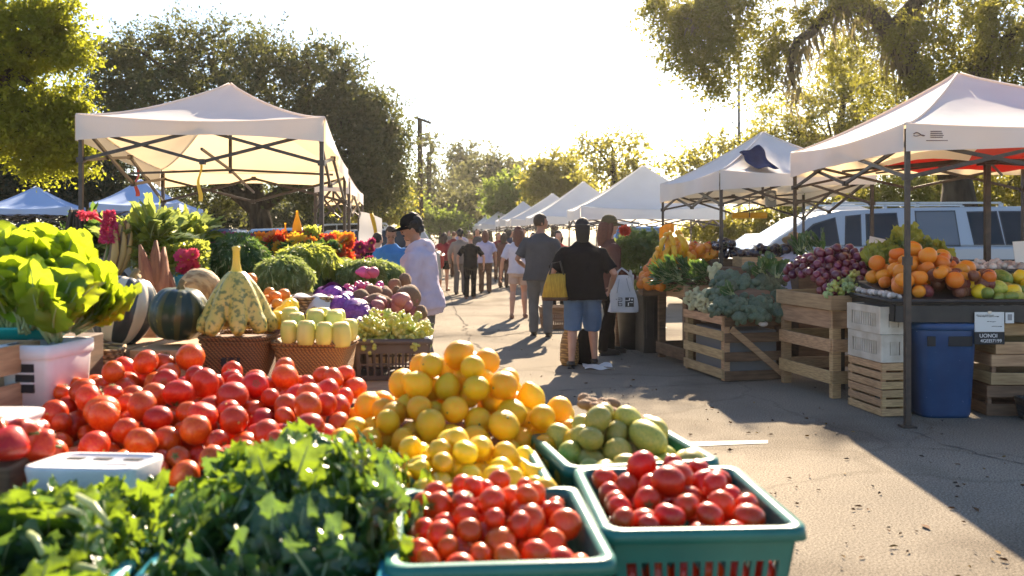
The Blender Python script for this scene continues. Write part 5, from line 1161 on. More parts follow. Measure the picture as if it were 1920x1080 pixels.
# flowers
def flower(name, mats, np_, layers, R0, curl, seed):
    r = random.Random(seed); mb = MB()
    for l in range(layers):
        n = int(np_*(1-.12*l)); rr = R0*(1-l/(layers+.6)); el = .15+1.1*l/layers
        for k in range(n):
            a = 2*PI*k/n+r.uniform(-.15,.15)+l*.3; c, s_ = math.cos(a), math.sin(a); w_ = rr*.32
            def pt(t, v): q = rr*t; z = q*math.tan(min(1.2,el))*.5+curl*t*t*rr; return (q*c*math.cos(el*.5)-v*w_*s_*math.sin(PI*min(1,t*.8+.15)), q*s_*math.cos(el*.5)+v*w_*c*math.sin(PI*min(1,t*.8+.15)), z)
            vs = [pt(t, v) for t in (.05,.4,.75,1.0) for v in (-1,1)]
            mb.add(vs, [(2*i,2*i+1,2*i+3,2*i+2) for i in range(3)], 0, True)
    mb.ball((0,0,R0*.12), (R0*.22,R0*.22,R0*.15), 8, 1); return mb
def flowerset(name, mats, seeds, lab): return Kinds([src_mesh(name, flower(name,mats,14,4,1.0,.25,s), mats, None, lab, None, fixn=False) for s in seeds])
fo = flowerset('marigold', ['orange_petal','gold_petal'], (1,2), 'flower'); fg = flowerset('golden_dahlia', ['gold_petal','orange_petal'], (3,), 'flower'); fr = flowerset('red_dahlia', ['red_petal','orange_petal'], (4,5), 'flower'); fp = flowerset('pink_dahlia', ['pink_petal','gold_petal'], (6,), 'flower'); fm = flowerset('magenta_aster', ['magenta_petal','gold_petal'], (7,), 'flower')
def face_cam(r): return (PI/2-r.uniform(.2,.9), r.uniform(-.4,.4), r.uniform(-.6,.6))
for i in range(115):
    px = r4.uniform(482,652); hgt = 470+28*((px-565)/90)**2*.3
    py = r4.uniform(445,515) if px > 560 else r4.uniform(448,478); K = r4.choice((fo,fo,fg,fr)) if px < 585 else r4.choice((fr,fr,fo,fg))
    K.put(r4.randrange(5) if len(K.used) == len(K.srcs) else len(K.used), P(px,py,7.95+r4.uniform(-.1,.25)), face_cam(r4), r4.uniform(.06,.11), {fo:'orange marigold in the flower bank behind the herb mounds', fg:'golden dahlia in the flower bank behind the herb mounds', fr:'red-orange dahlia in the flower bank behind the herb mounds'}[K], {fo:'orange marigolds',fg:'golden dahlias',fr:'red dahlias'}[K])
for i in range(16): fp.put(0, P(r4.uniform(338,376),r4.uniform(462,512),6.3+r4.uniform(-.1,.1)), face_cam(r4), r4.uniform(.035,.06), 'pink dahlia beside the tall leafy bunches', 'pink dahlias beside the leafy bunches')
for i in range(30): fm.put(0, P(r4.uniform(380,470),r4.uniform(440,480),7.9+r4.uniform(-.15,.2)), face_cam(r4), r4.uniform(.03,.055), 'dark magenta aster behind the green herb mound', 'magenta asters')
for i in range(12): fm.put(0, P(r4.uniform(660,698),r4.uniform(448,492),9.0+r4.uniform(-.1,.1)), face_cam(r4), r4.uniform(.05,.07), 'magenta aster hanging by the stall poles', 'magenta asters by the poles')
def foliage_bed(name, label, x0, x1, y0, y1, Y, dep, mat, n, leaf, base):
    c = P((x0+x1)/2,(y0+y1)/2,Y); root = thing(name, label, 'plant', (c.x,c.y,base)); hx = PX(x1,Y)-PX(x0,Y); hzz = (y1-y0)/F*Y
    pts = np.stack([(nrg.random(n)-.5)*hx, (nrg.random(n)-.5)*dep, c.z-base+(nrg.random(n)-.5)*hzz],1)
    o = bpy.data.objects.new('foliage', leaf_mesh('foliage', pts, leaf, [mat])); COL.objects.link(o); o.parent = root
    mb = MB(); r = random.Random(n)
    for k in range(14): xx, yy = (r.random()-.5)*hx*.8, (r.random()-.5)*dep*.6; mb.tube([(xx*.4,yy*.4,0),(xx*.8,yy,(c.z-base)*.6),(xx,yy,c.z-base)], .006, 5)
    mb.build('stems', 'stem', root, world=False)
    mb = MB(); mb.lathe([(.09,0),(.12,.13),(.125,.15),(.1,.15),(.09,.03)], 18); mb.build('pot', 'teal_plastic', root, world=False); return root
foliage_bed('flower_plant', 'leafy bed carrying the orange and red flowers', 482, 650, 452, 512, 8.0, .35, 'herb_dark', 2600, .08, .862)
foliage_bed('flower_plant', 'leafy bed carrying the magenta asters', 385, 470, 440, 485, 7.95, .3, 'herb_dark', 1500, .07, .862)
foliage_bed('flower_plant', 'pale feathery flower foliage over the orange blooms', 572, 600, 425, 452, 8.1, .2, 'herb_bright', 500, .05, .862)
foliage_bed('flower_plant', 'leafy stems among the pink dahlias', 335, 385, 455, 520, 6.4, .18, 'herb_bright', 900, .06, 1.122)
# tall bunches of greens draped over the riser
tallB = [bunch('leafy_bunch', ['herb_bright','stalk'], 13, .42, .10, .45, 1.7, .012, .15, s, None, 'greens', None, .3, .5, .006, 6, 10) for s in (31,32)]+[bunch('leafy_bunch', ['herb','stalk'], 13, .45, .08, .45, 1.5, .012, .2, 33, None, 'greens', None, .35, .6, .006, 6, 10)]
tK = Kinds(tallB)
for i in range(34):
    px = r4.uniform(225,350); py = r4.uniform(470,525)-(18 if 270 < px < 320 else 0)
    tK.put(i if i < 3 else r4.randrange(9), P(px,py,6.55+r4.uniform(-.15,.35)), (r4.uniform(.5,1.1), r4.uniform(-.3,.3), r4.uniform(-2.2,2.2)), r4.uniform(.7,1.0), 'tall bunch of light green stems behind the pumpkins', 'tall green bunches behind the pumpkins')
for i in range(12): tK.put(r4.randrange(9), P(r4.uniform(335,385),r4.uniform(440,470),6.8+r4.uniform(-.1,.2)), (r4.uniform(.5,1.2), r4.uniform(-.3,.3), r4.uniform(-2.5,2.5)), r4.uniform(.5,.7), 'frilly light green bunch above the pink dahlias', 'frilly bunches above the dahlias')
dkB = Kinds([bunch('dark_bunch', ['herb_dark','stem'], 14, .42, .07, .7, 1.2, .01, .2, 41, None, 'greens', None, .2, .5, .005, 6, 9)])
for i in range(10): dkB.put(0, P(r4.uniform(115,300),r4.uniform(470,520),6.9+r4.uniform(-.1,.3)), (r4.uniform(.6,1.3),r4.uniform(-.3,.3),r4.uniform(-2,2)), r4.uniform(.8,1.1), 'dark leafy bunch in shade behind the long gourds', 'dark leafy bunches')
dry = MB(); rd = random.Random(8)
for k in range(46):
    a = rd.uniform(0,6.28); q = .09*math.sqrt(rd.random()); dry.tube([(q*math.cos(a)*.5,q*math.sin(a)*.5,.42),(q*math.cos(a),q*math.sin(a),.2),(q*math.cos(a)*1.4,q*math.sin(a)*1.4,0)], [.006,.012,.004], 5)
dry = dry.build('dried_stalk_bundle', pm('dark_dry_stalk', (.06,.04,.025), .9, (.1,.07,.04), 20), None, world=False); dry.location = P(142,500,6.7); tag(dry, 'dark bundle of dried stalks tied to the tent leg', 'dried stalks')
# long striped gourds, husks, cockscomb
def long_gourd(): 
    mb = MB(); mb.tube([(0,0,-.2),(.0,0,-.19),(.015,0,-.12),(.03,0,-.02),(.02,0,.08),(-.01,0,.16),(-.04,0,.19)], [.008,.028,.036,.034,.027,.02,.012], 12); return mb
lgK = fruitset('long_gourd', [long_gourd()], ['gourd_stripe'], 'gourd')
for i, (px, py, ry) in enumerate(((207,468,.12),(220,470,.18),(231,466,.25),(196,480,.3))): lgK.put(0, P(px,py,6.2+.05*i), (0,ry,.3*i), 1.0 if i < 3 else .8, 'long tan and brown striped gourd standing under the pink cockscomb', 'long striped gourds')
hkB = MB(); hkB.lathe([(.004,-.2),(.03,-.17),(.048,-.08),(.044,.02),(.026,.12),(.008,.2)], 12, fn=lambda a,z: 1+.12*math.cos(4*a+z*6)); hkK = fruitset('dried_husk', [hkB], ['husk'], 'husk')
for i, (px, py, ry, rx) in enumerate(((275,512,-.2,.1),(290,505,.05,0),(303,515,.3,.1),(284,520,-.05,.2),(312,525,.25,.1))): hkK.put(0, P(px,py,5.9+.03*i), (rx,ry,i), (1,1,.95), 'reddish brown dried husk leaning behind the pumpkins', 'dried husks behind the pumpkins')
block('wooden box holding the dried husks', 262, 325, 5.86, 6.06, .684, 1.06, 'wooddark')
cs = thing('cockscomb_flower', 'bright pink cockscomb flower spike above the long gourds', 'flower', P(205,450,6.2))
pts = []
for k in range(900):
    t = nrg.random(); rr = .06*(1-.55*t)*(.7+.5*nrg.random()); a = nrg.random()*6.28; pts.append([rr*math.cos(a), rr*math.sin(a), .22*t-.02])
o = bpy.data.objects.new('bloom', leaf_mesh('bloom', np.array(pts), .03, ['pink_petal'])); COL.objects.link(o); o.parent = cs
mb = MB(); mb.tube([(0,0,0),(-.02,0,-.12),(-.03,.02,-.3)], .012, 6); mb.build('stem', 'stem', cs, world=False)
cs2 = thing('cockscomb_flower', 'pink amaranth stem lying sideways towards the tent leg', 'flower', P(175,408,6.2)); mb = MB(); mb.tube([(.1,0,-.05),(0,0,.01),(-.1,0,.03)], [.01,.012,.008], 6); mb.build('stem', 'pink_petal', cs2, world=False)
pts = np.stack([-.1+.12*nrg.random(260), .02*nrg.normal(size=260), .02+.014*nrg.normal(size=260)],1); o = bpy.data.objects.new('bloom', leaf_mesh('bloom', pts, .025, ['pink_petal'])); COL.objects.link(o); o.parent = cs2
# white plastic sheet behind the pumpkins
mb = MB()
def fns(u, v): return Vector((PX(262,5.75)+u*.23, 5.72+.05*v, .7+.42*v+.03*math.sin(u*12+v*5)+.02*math.sin(u*23)))
mb.grid(fns, 16, 12); o = mb.build('plastic_sheet', pm('translucent_sheet', (.6,.6,.64), .3, trans=.3), fixn=False); o.modifiers.new('thick','SOLIDIFY').thickness = .004; tag(o, 'crumpled white plastic sheet between the two pumpkins', 'sheet')
# yellow pennant lanterns and round-topped board
def lantern(px, y0, y1, Y, w_, label):
    root = thing('cone_lantern', label, 'lantern', P(px,y1,Y)); h_ = (y1-y0)/F*Y
    mb = MB(); mb.lathe([(.01,h_),(.2*w_,h_*.85),(.62*w_,h_*.5),(.8*w_,h_*.25)], 10, caps=False); mb.build('upper_cone', 'gold_petal', root, world=False, fixn=False)
    mb = MB(); mb.lathe([(.8*w_,h_*.25),(.5*w_,h_*.06),(.15*w_,0)], 10, caps=False); mb.build('lower_cone', 'husk' if w_ > .03 else 'gold_petal', root, world=False, fixn=False)
    mb = MB(); mb.tube([(0,0,0),(0,0,-(P(px,y1,Y).z-1.15))], .006, 5); mb.build('stick', 'drystem', root, world=False)
lantern(557, 395, 446, 8.2, .06, 'large yellow and brown cone ornament above the orange flowers')
lantern(535, 418, 455, 8.1, .028, 'slim yellow cone ornament above the orange flowers')
mb = MB(); poly = [(-.075,0),(-.075,.28)]+[(.075*math.cos(PI-PI*k/10),.28+.08*math.sin(PI*k/10)) for k in range(1,10)]+[(.075,.28),(.075,0)]
T = Matrix.Translation((PX(467,8.4),8.4,1.2)); mb.prism(poly,-.02,.02,0,T); mb.box((PX(467,8.4),8.4,1.03),(.05,.05,.36)); tag(mb.build('round_topped_board', pm('weathered_board', (.22,.17,.14), .85, (.15,.11,.09), 10, bump=(20,.4)), bevel=.006), 'grey-brown round-topped board standing left of the orange flowers', 'board')
mb = MB(); mb.box((PX(465,8.55),8.5,.43),(.9,.4,.86)); tag(mb.build('wooden_box', 'wooddark', bevel=.006), 'tall dark crate under the round-topped board', 'box')
mb = MB(); mb.box((PX(610,8.7),8.6,.43),(.9,.4,.86)); tag(mb.build('wooden_box', 'wooddark', bevel=.006), 'tall dark crate behind the orange flower bank', 'box')
# banner by the stall poles
bn = thing('feather_banner', 'pale grey feather banner edged in yellow beside the stall poles', 'banner', (PX(690,15.5),15.5,0))
mb = MB(); mb.grid(lambda u,v: Vector((PX(672+44*v,15.5)-.22*u*u*v*0, 15.5+.03*math.sin(u*9), Z(410+92*u,15.5)+.12*math.sin(PI*.5*(1-v)))), 14, 6); mb.build('flag', pm('grey_banner', (.42,.42,.44), .8, trans=.3), bn, fixn=False)
mb = MB(); mb.tube([P(696+9*math.sin(t*.55), 400+17*t, 15.47) for t in [i/5*3 for i in range(6)]], [.03,.035,.035,.03,.03,.02], 6); mb.build('yellow_edge', pm('yellow_edging', (.7,.45,.02), .6, trans=.3), bn)
mb = MB(); mb.tube([(PX(672,15.5),15.5,0),(PX(672,15.5),15.5,Z(408,15.5))], .015, 6); mb.build('pole', 'metal', bn)
# ================================================================ right-hand stalls
r5 = random.Random(55)
# --- near table: black topped, crates and bin beneath
ta = thing('display_table', 'black-skirted table of orange tomatoes under the near tent', 'table', (4.5,8.4,0))
mb = MB(); mb.box((4.52,8.42,.972),(2.66,1.6,.03)); mb.build('tabletop', 'black_plastic', ta, bevel=.008)
mb = MB(); mb.box((4.52,7.612,.885),(2.6,.02,.14)); mb.build('front_board', 'black_plastic', ta); mb = MB(); mb.box((3.222,8.42,.885),(.02,1.58,.14)); mb.build('side_board', 'black_plastic', ta)
for x, y in ((3.3,9.1),(5.7,7.75),(5.7,9.1)):
    mb = MB(); mb.box((x,y,.478),(.06,.06,.955)); mb.build('leg', 'metal', ta)
mb = MB(); mb.tube([(3.19,7.60,.992),(5.85,7.60,.992)], .018, 8); mb.tube([(3.19,7.60,.992),(3.19,9.2,.992)], .018, 8); mb.build('edge_roll', 'black_plastic', ta)
def vent_crate(label, loc, rotz, W, D, Hh, mat):
    root = thing('vented_crate', label, 'crate', loc, rotz, None)
    mb = MB(); mb.box((0,0,Hh/2),(W-.03,D-.03,Hh-.02)); mb.build('inner_box', 'ink', root, world=False)
    for i in range(4):
        L_ = W if i % 2 == 0 else D; Dd = D if i % 2 == 0 else W; T = Matrix.Rotation(i*PI/2,4,'Z'); mb = MB()
        mb.box((0,-Dd/2+.008,.03),(L_-.034,.016,.06),T=T); mb.box((0,-Dd/2+.008,Hh-.03),(L_-.034,.016,.06),T=T)
        mb.box((-L_/2+.048,-Dd/2+.009,Hh/2),(.06,.016,Hh-.12),T=T); mb.box((L_/2-.048,-Dd/2+.009,Hh/2),(.06,.016,Hh-.12),T=T)
        n = max(4, int(L_/.055))
        for k in range(n): mb.box((-L_/2+.09+(L_-.18)*(k+.5)/n,-Dd/2+.011,Hh/2),(.024,.012,Hh-.12),T=T)
        mb.build('slatted_side', mat, root, world=False)
    for sx in (-1,1):
        for sy in (-1,1): mb = MB(); mb.box((sx*(W/2-.009),sy*(D/2-.009),Hh/2),(.018,.018,Hh-.004)); mb.build('corner_post', mat, root, world=False)
    return root
rc_ = R(8)
vent_crate('upper whitewashed crate with upright slats beside the blue bin', (3.215,8.0,.70), rc_, .25, .56, .235, 'whitewood')
vent_crate('lower whitewashed crate with upright slats beside the blue bin', (3.22,7.99,.462), rc_, .25, .56, .235, 'whitewood')
board_crate('wooden_crate', 'slatted wooden crate under the whitewashed crates, upper of two', (3.22,7.99,.235), rc_, .25, .57, .222, 3, 'wood', 'wood', gap=.25)
board_crate('wooden_crate', 'slatted wooden crate under the whitewashed crates, resting on the asphalt', (3.22,7.99,.006), rc_, .25, .57, .222, 3, 'wood', 'wood', gap=.25)
bin_ = thing('waste_bin', 'blue plastic bin under the black-skirted table', 'bin', (3.69,7.84,0))
mb = MB(); mb.ell([(0,0,.0,.20,.18),(0,0,.03,.215,.195),(0,0,.62,.245,.225),(0,0,.64,.255,.235),(0,0,.72,.26,.24),(0,0,.79,.262,.242),(0,0,.79,.245,.225),(0,0,.1,.2,.18)], 40, power=4.5); mb.build('body', 'blue_plastic', bin_, world=False)
mb = MB(); mb.ell([(0,0,.745,.268,.248),(0,0,.755,.28,.26),(0,0,.80,.282,.262),(0,0,.806,.25,.23)], 40, power=4.5); mb.build('rim', 'blue_plastic', bin_, world=False)
mb = MB(); mb.box((.07,-.236,.655),(.2,.012,.085)); mb.build('grip_recess', 'ink', bin_, world=False, bevel=.004); mb = MB(); mb.box((-.17,-.231,.655),(.07,.012,.085)); mb.build('grip_recess', 'ink', bin_, world=False, bevel=.004)
for k, (z_, lab) in enumerate(((.004,'bottom'),(.27,'second'),(.535,'top'))):
    board_crate('wooden_crate', {0:'slatted brown crate on the asphalt below the hand-written sign',1:'slatted brown crate in the middle below the hand-written sign',2:'slatted brown crate just under the table edge behind the hand-written sign'}[k], (4.52+.02*k,8.02,z_), R(-2+2*k), .92, .6, .26, 2, 'wooddark' if k == 0 else 'woodx', 'wooddark', gap=.5)
plastic_crate('plastic_crate', 'small dark grey crate standing before the brown crates', (4.43,7.55,.004), R(-6), .36, .26, .17, 'black_plastic', .012)
# signs with their writing
def text_part(txt, size, loc, parent, mat, rz=0, name='lettering', ext=.001):
    c = bpy.data.curves.new(name, 'FONT'); c.body = txt; c.size = size; c.align_x = 'CENTER'; c.align_y = 'CENTER'; c.extrude = ext
    o = bpy.data.objects.new(name, c); COL.objects.link(o); dg = bpy.context.evaluated_depsgraph_get(); me = bpy.data.meshes.new_from_object(o.evaluated_get(dg)); bpy.data.objects.remove(o)
    me.name = name; o = bpy.data.objects.new(name, me); COL.objects.link(o); me.materials.clear(); me.materials.append(M[mat]); o.parent = parent; o.location = loc; o.rotation_euler = (PI/2,0,rz); return o
sg = thing('price_sign', 'white hand-written paper sign hanging from the black table edge', 'sign', (PX(1855,7.58),7.58,PZ(622,7.58)))
mb = MB(); mb.box((0,0,.082),(.245,.006,.165)); mb.build('sheet', 'paper', sg, world=False)
mb = MB(); rs_ = random.Random(6)
for row, (x0, x1, z_) in enumerate(((-.11,.02,.138),(-.10,.06,.128),(-.02,.04,.085),(.02,.09,.045))):
    x = x0
    while x < x1:
        L_ = rs_.uniform(.006,.018); mb.box((x+L_/2,-.0045,z_+rs_.uniform(-.002,.002)),(L_,.003,rs_.uniform(.003,.007))); x += L_+rs_.uniform(.003,.008)
mb.build('handwriting', 'ink', sg, world=False)
mb = MB(); mb.box((0,-.003,.163),(.03,.012,.02)); mb.build('clip', 'chrome', sg, world=False)
sg2 = thing('price_board', 'small black board with white letters below the white paper sign', 'sign', (PX(1855,7.58),7.58,PZ(646,7.58)))
mb = MB(); mb.box((0,0,.052),(.255,.008,.104)); mb.build('board', 'ink', sg2, world=False, bevel=.003)
text_part('UONOI', .045, (-.01,-.0055,.073), sg2, 'whiteink'); text_part('4GEEI7199', .04, (.012,-.0055,.03), sg2, 'whiteink')
sg3 = thing('price_card', 'little grey card hanging right of the white paper sign', 'sign', (PX(1893,7.58),7.58,PZ(606,7.58))); mb = MB(); mb.box((0,0,.045),(.07,.005,.09)); mb.build('card', 'paper', sg3, world=False); mb = MB(); mb.box((0,-.004,.05),(.035,.003,.05)); mb.build('print', 'greypaint', sg3, world=False)
# produce on the near table
mb = MB(); mb.add([(3.3,7.7,.99),(5.8,7.7,.99),(5.8,9.1,.99),(3.3,9.1,.99),(3.3,7.7,1.0),(5.8,7.7,1.0),(5.8,9.1,1.16),(3.3,9.1,1.16)], [(3,2,1,0),(4,5,6,7),(0,1,5,4),(1,2,6,5),(2,3,7,6),(3,0,4,7)], 0, False); tag(mb.build('display_ramp', 'black_plastic', bevel=.006), 'sloping black tray on the table of orange tomatoes', 'display stand')
tr = lambda y: 1.0+(y-7.7)/1.4*.16
TOMX = [round_fruit(.82,7,.05,.2), round_fruit(.86,5,.04,.18), round_fruit(.95,0,0,.12)]
otK = fruitset('orange_tomato', [with_calyx(TOMX[0], .3, .72), TOMX[1], TOMX[2]], ['orange','stem'], 'tomato')
def s1(x, y): return tr(y)+.13+.22*max(0,1-((x-3.72)/.55)**2)*min(1,(y-7.6)/.5)
sp = heap(70, lambda r: (r.uniform(3.38,4.22), r.uniform(7.78,8.5)), lambda x,y: max(tr(y), s1(x,y)-.26), s1, lambda r: r.uniform(.055,.082), 40, 31, .99)
for i, (x,y,z,q) in enumerate(sp):
    if x > 3.62 and y < 8.0 and z < 1.16: continue
    otK.put(i if i < 3 else r5.randrange(60), (x,y,z), (r5.uniform(-.7,.7),r5.uniform(-.7,.7),r5.uniform(0,6)), q, 'orange heirloom tomato on the black-skirted table', 'orange tomatoes on the near table')
mrK = fruitset('maroon_tomato', [TOMX[0], TOMX[2]] if False else [round_fruit(.88,6,.05,.2), round_fruit(.95,0,0,.14)], ['plum'], 'tomato')
for i in range(26): mrK.put(i, (3.58+.62*r5.random(), 7.78+.2*r5.random(), 1.055+.07*(i%3)), rrot(r5), r5.uniform(.05,.07), 'maroon brown tomato along the front of the black table', 'maroon tomatoes on the near table')
for i in range(14): mrK.put(i, (3.75+.4*r5.random(), 8.35+.35*r5.random(), 1.25+.1*r5.random()), rrot(r5), r5.uniform(.05,.07), 'brown tomato behind the orange tomatoes on the black table', 'brown tomatoes behind the orange ones')
ybK = fruitset('bell_pepper', [round_fruit(1.1,4,.08,.2)], ['ysquash'], 'pepper')
for i, (px, py, Y) in enumerate(((1827,537,7.9),(1845,530,8.0),(1838,548,7.8),(1822,520,8.2),(1900,548,7.8),(1915,520,8.1),(1930,535,8.0))): ybK.put(0, P(px,py,Y), rrot(r5), .07, 'bright yellow bell pepper beside the orange tomatoes', 'yellow peppers on the near table')
ppK = fruitset('papaya', [round_fruit(1.7,5,.04,.06,egg=.15)], [pm('papaya_skin', (.1,.2,.035), .4, (.28,.3,.05), 5, hue=.02, val=.2)], 'papaya')
for i, (px, py, Y, q) in enumerate(((1848,550,7.75,.05),(1880,522,8.1,.075),(1893,556,7.72,.04),(1872,558,7.72,.04),(1916,530,8.2,.08),(1862,524,8.15,.06),(1905,545,8.0,.06),(1935,548,7.9,.06))): ppK.put(0, P(px,py,Y), (1.4,r5.uniform(-.4,.4),r5.uniform(0,6)), q, 'green papaya at the end of the black table', 'green papayas on the near table')
lmK = fruitset('lime', [round_fruit(1.1,0,0,.04,nub=.15)], ['mango'], 'citrus fruit')
for i, (px, py, Y, q) in enumerate(((1870,541,7.85,.075),(1888,540,7.9,.05),(1858,536,8.0,.05),(1910,556,7.72,.045),(1925,556,7.74,.045))): lmK.put(0, P(px,py,Y), rrot(r5), q, 'yellowish green citrus among the papayas', 'greenish citrus among the papayas')
plastic_crate('plastic_crate', 'black crate of white garlic at the back of the near table', (4.65,8.72,1.10), 0, 1.15, .5, .12, 'black_plastic', .012, False)
gaK = fruitset('garlic_bulb', [round_fruit(.85,8,.05,-.25,n=12)], ['mushroom'], 'garlic')
for i in range(150):
    y = r5.uniform(8.5,8.92); gaK.put(0, (r5.uniform(4.15,5.2), y, 1.20+(y-8.5)*.12+r5.uniform(0,.05)), rrot(r5), r5.uniform(.022,.036), 'white garlic bulb in the black crate behind the papayas', 'garlic bulbs in the black crate')
for i in range(44): gaK.put(0, (3.23+.05*r5.random(), 7.66+1.1*i/44, 1.02+.02*r5.random()), rrot(r5), r5.uniform(.018,.028), 'small white garlic bulb along the table edge above the whitewashed crates', 'garlic bulbs along the table edge')
ltB = Kinds([bunch('leafy_bunch', ['herb_bright' if k else 'herb','stalk'], 10, .26, .13, 1.0, 1.3, .02, .25, 71+k, None, 'greens', None, .25, .2, .006, 8, 10) for k in (0,1,2)])
for i in range(38):
    u, v = r5.uniform(-1,1), r5.random(); ltB.put(i if i < 3 else r5.randrange(30), P(1700+66*u, 506-44*(1-u*u)*v, 9.0+r5.uniform(-.2,.25)), (r5.uniform(-.1,.7),r5.uniform(-.3,.3),r5.uniform(-2.6,2.6)), r5.uniform(.7,1.0), 'bright curly leaf bunch behind the orange tomatoes', 'bright leaf bunches behind the orange tomatoes')
mb = MB(); mb.ball((3.9,9.0,1.2),(.34,.2,.2),16); tag(mb.build('sacking', 'wooddark'), 'dark sacking mounded under the bright curly leaves', 'sack')
herb_mound('dark leafy mound between the red onions and the bright greens', 1655, 492, 9.1, .2, .15, 'herb', 2600, .06, 1.12)
# white cards on sticks
def card(px, py, Y, w_, h_, tilt, label, dark=False):
    root = thing('price_card', label, 'sign', P(px,py,Y)); mb = MB(); mb.box((0,0,0),(w_,.008,h_)); mb.build('card', 'paper', root, world=False)
    mb = MB(); mb.bar((0,.012,0),(0,.012,-h_/2-.35), .018); mb.build('stick', 'metal', root, world=False); root.rotation_euler = (R(-8),R(tilt),0)
card(1643,463,9.6,.17,.2,12,'blank white price card tilted over the red onions'); card(1914,472,8.6,.13,.2,-3,'blank white price card at the end of the garlic crate')
# --- onion stand of pale boards
def stand(name, label, loc, rotz, W, D, zt, tray, rails, mat='wood', post=.09):
    """board tray on four plank posts with rails; origin at the street corner nearest the camera; W along x, D along y"""
    root = thing(name, label, 'stand', loc, rotz); t = .022
    for k in range(len(tray)):
        z0, z1, ins = tray[k]
        for (c, d) in (((W/2,ins+t/2,(z0+z1)/2),(W-2*ins,t,z1-z0)), ((W/2,D-ins-t/2,(z0+z1)/2),(W-2*ins,t,z1-z0)), ((ins+t/2,D/2,(z0+z1)/2),(t,D-2*ins-2*t-.002,z1-z0)), ((W-ins-t/2,D/2,(z0+z1)/2),(t,D-2*ins-2*t-.002,z1-z0))):
            mb = MB(); mb.box(c, d); mb.build('board', 'woodx', root, world=False, bevel=.004)
    mb = MB(); mb.box((W/2,D/2,zt-.1),(W-.06,D-.06,.02)); mb.build('tray_floor', mat, root, world=False)
    for x in (.035, W-.035-post):
        for y in (.035, D-.035-.06):
            mb = MB(); mb.box((x+post/2,y+.03,(zt-.13)/2),(post,.06,zt-.13)); mb.build('post', mat, root, world=False, bevel=.004)
    for z0, z1 in rails:
        for (c, d) in (((W/2,.023,(z0+z1)/2),(W-.05,t,z1-z0)), ((W/2,D-.023,(z0+z1)/2),(W-.05,t,z1-z0)), ((.022,D/2,(z0+z1)/2),(t,D-.07,z1-z0)), ((W-.022,D/2,(z0+z1)/2),(t,D-.07,z1-z0))):
            mb = MB(); mb.box(c, d); mb.build('rail', mat, root, world=False, bevel=.004)
    return root
stand('wooden_stand', 'pale board stand heaped with red onions and green grapes', (3.0,8.52,0), R(12), 1.0, 1.05, .975, [(.835,.975,0),(.66,.828,.035)], [(.44,.56),(.14,.26)])
def onion_pt(u, v): ca, sa = math.cos(R(12)), math.sin(R(12)); return 3.0+u*ca-v*sa, 8.52+u*sa+v*ca
def onion_region(r): return onion_pt(r.uniform(.06,.94), r.uniform(.06,1.0))
def s2(x, y): u, v = local((3.0,8.52), R(12), x, y); return .99+.44*max(0,1-((u-.55)/.7)**2)**.7*min(1,max(0,v+.05)*1.5)*(1 if v < .75 else 1-(v-.75)*.8)
onK = fruitset('red_onion', [round_fruit(.92,0,0,-.22,nub=.1), round_fruit(.85,0,0,-.3)], ['redonion'], 'onion')
sp = heap(240, onion_region, lambda x,y: max(.90, s2(x,y)-.17), s2, lambda r: r.uniform(.036,.052), 36, 41, .99)
for i, (x,y,z,q) in enumerate(sp): onK.put(i, (x,y,z), rrot(r5), q, 'shiny red onion heaped on the pale board stand', 'red onions on the board stand')
gcK = Kinds([tag(cluster(30,.0165,.055,s,['grape_cool' if s < 6 else 'grape','stem'],1.1), None, 'grapes') for s in (5,6)])
for i, (px, py, Y) in enumerate(((1556,546,8.6),(1570,543,8.6),(1583,545,8.62),(1597,542,8.65),(1611,544,8.65),(1568,534,8.75),(1585,530,8.75),(1602,528,8.75),(1618,532,8.75),(1630,538,8.7),(1592,538,8.6),(1606,520,8.85),(1622,545,8.65),(1638,530,8.75))): gcK.put(i, P(px,py,Y), rrot(r5), 1.15, 'bunch of pale green grapes at the corner of the red onions', 'grape bunches by the red onions')
# --- slatted crate stand with broccoli and cauliflower
cC = thing('slatted_crate', 'open slatted wooden crate under the blue-green broccoli', 'crate', (2.23,9.55,0), R(13)); W_, D_, H_ = .78, 1.0, .69
for x in (.04, W_-.04):
    for y in (.04, D_-.04): mb = MB(); mb.box((x,y,H_/2),(.07,.07,H_-.01)); mb.build('post', 'wooddark' if x > .3 else 'wood', cC, world=False, bevel=.004)
for k, (z0, z1) in enumerate(((.03,.13),(.23,.33),(.43,.53),(.6,.69))):
    mb = MB(); mb.box((-.008,D_/2,(z0+z1)/2),(.02,D_-.01+.01*(k%2),z1-z0)); mb.build('slat', 'woodx', cC, world=False, bevel=.004)
    mb = MB(); mb.box((W_/2,-.006,(z0+z1)/2-.02),(W_-.02,.02,z1-z0)); mb.build('slat', 'wooddark', cC, world=False, bevel=.004)
    mb = MB(); mb.box((W_/2,D_+.004,(z0+z1)/2),(W_-.02,.02,z1-z0)); mb.build('slat', 'wooddark', cC, world=False, bevel=.004)
mb = MB(); mb.bar((.07,-.026,.56),(.72,-.026,.03), .016, .07); mb.build('brace', 'woodx', cC, world=False, bevel=.003)
mb = MB(); mb.box((W_/2,D_/2,H_-.012),(W_-.09,D_-.09,.02)); mb.build('top_board', 'wooddark', cC, world=False); mb = MB(); mb.box((W_/2,D_/2+.02,.27),(W_-.2,D_-.2,.5)); mb.build('inner_box', pm('grey_carton', (.2,.2,.21), .8), cC, world=False, bevel=.01)
mb = MB(); mb.ball((2.62,9.46,.62),(.05,.05,.03),12); tag(mb.build('cloth_bundle', 'canvas'), 'small white cloth bundle tucked under the broccoli', 'cloth')
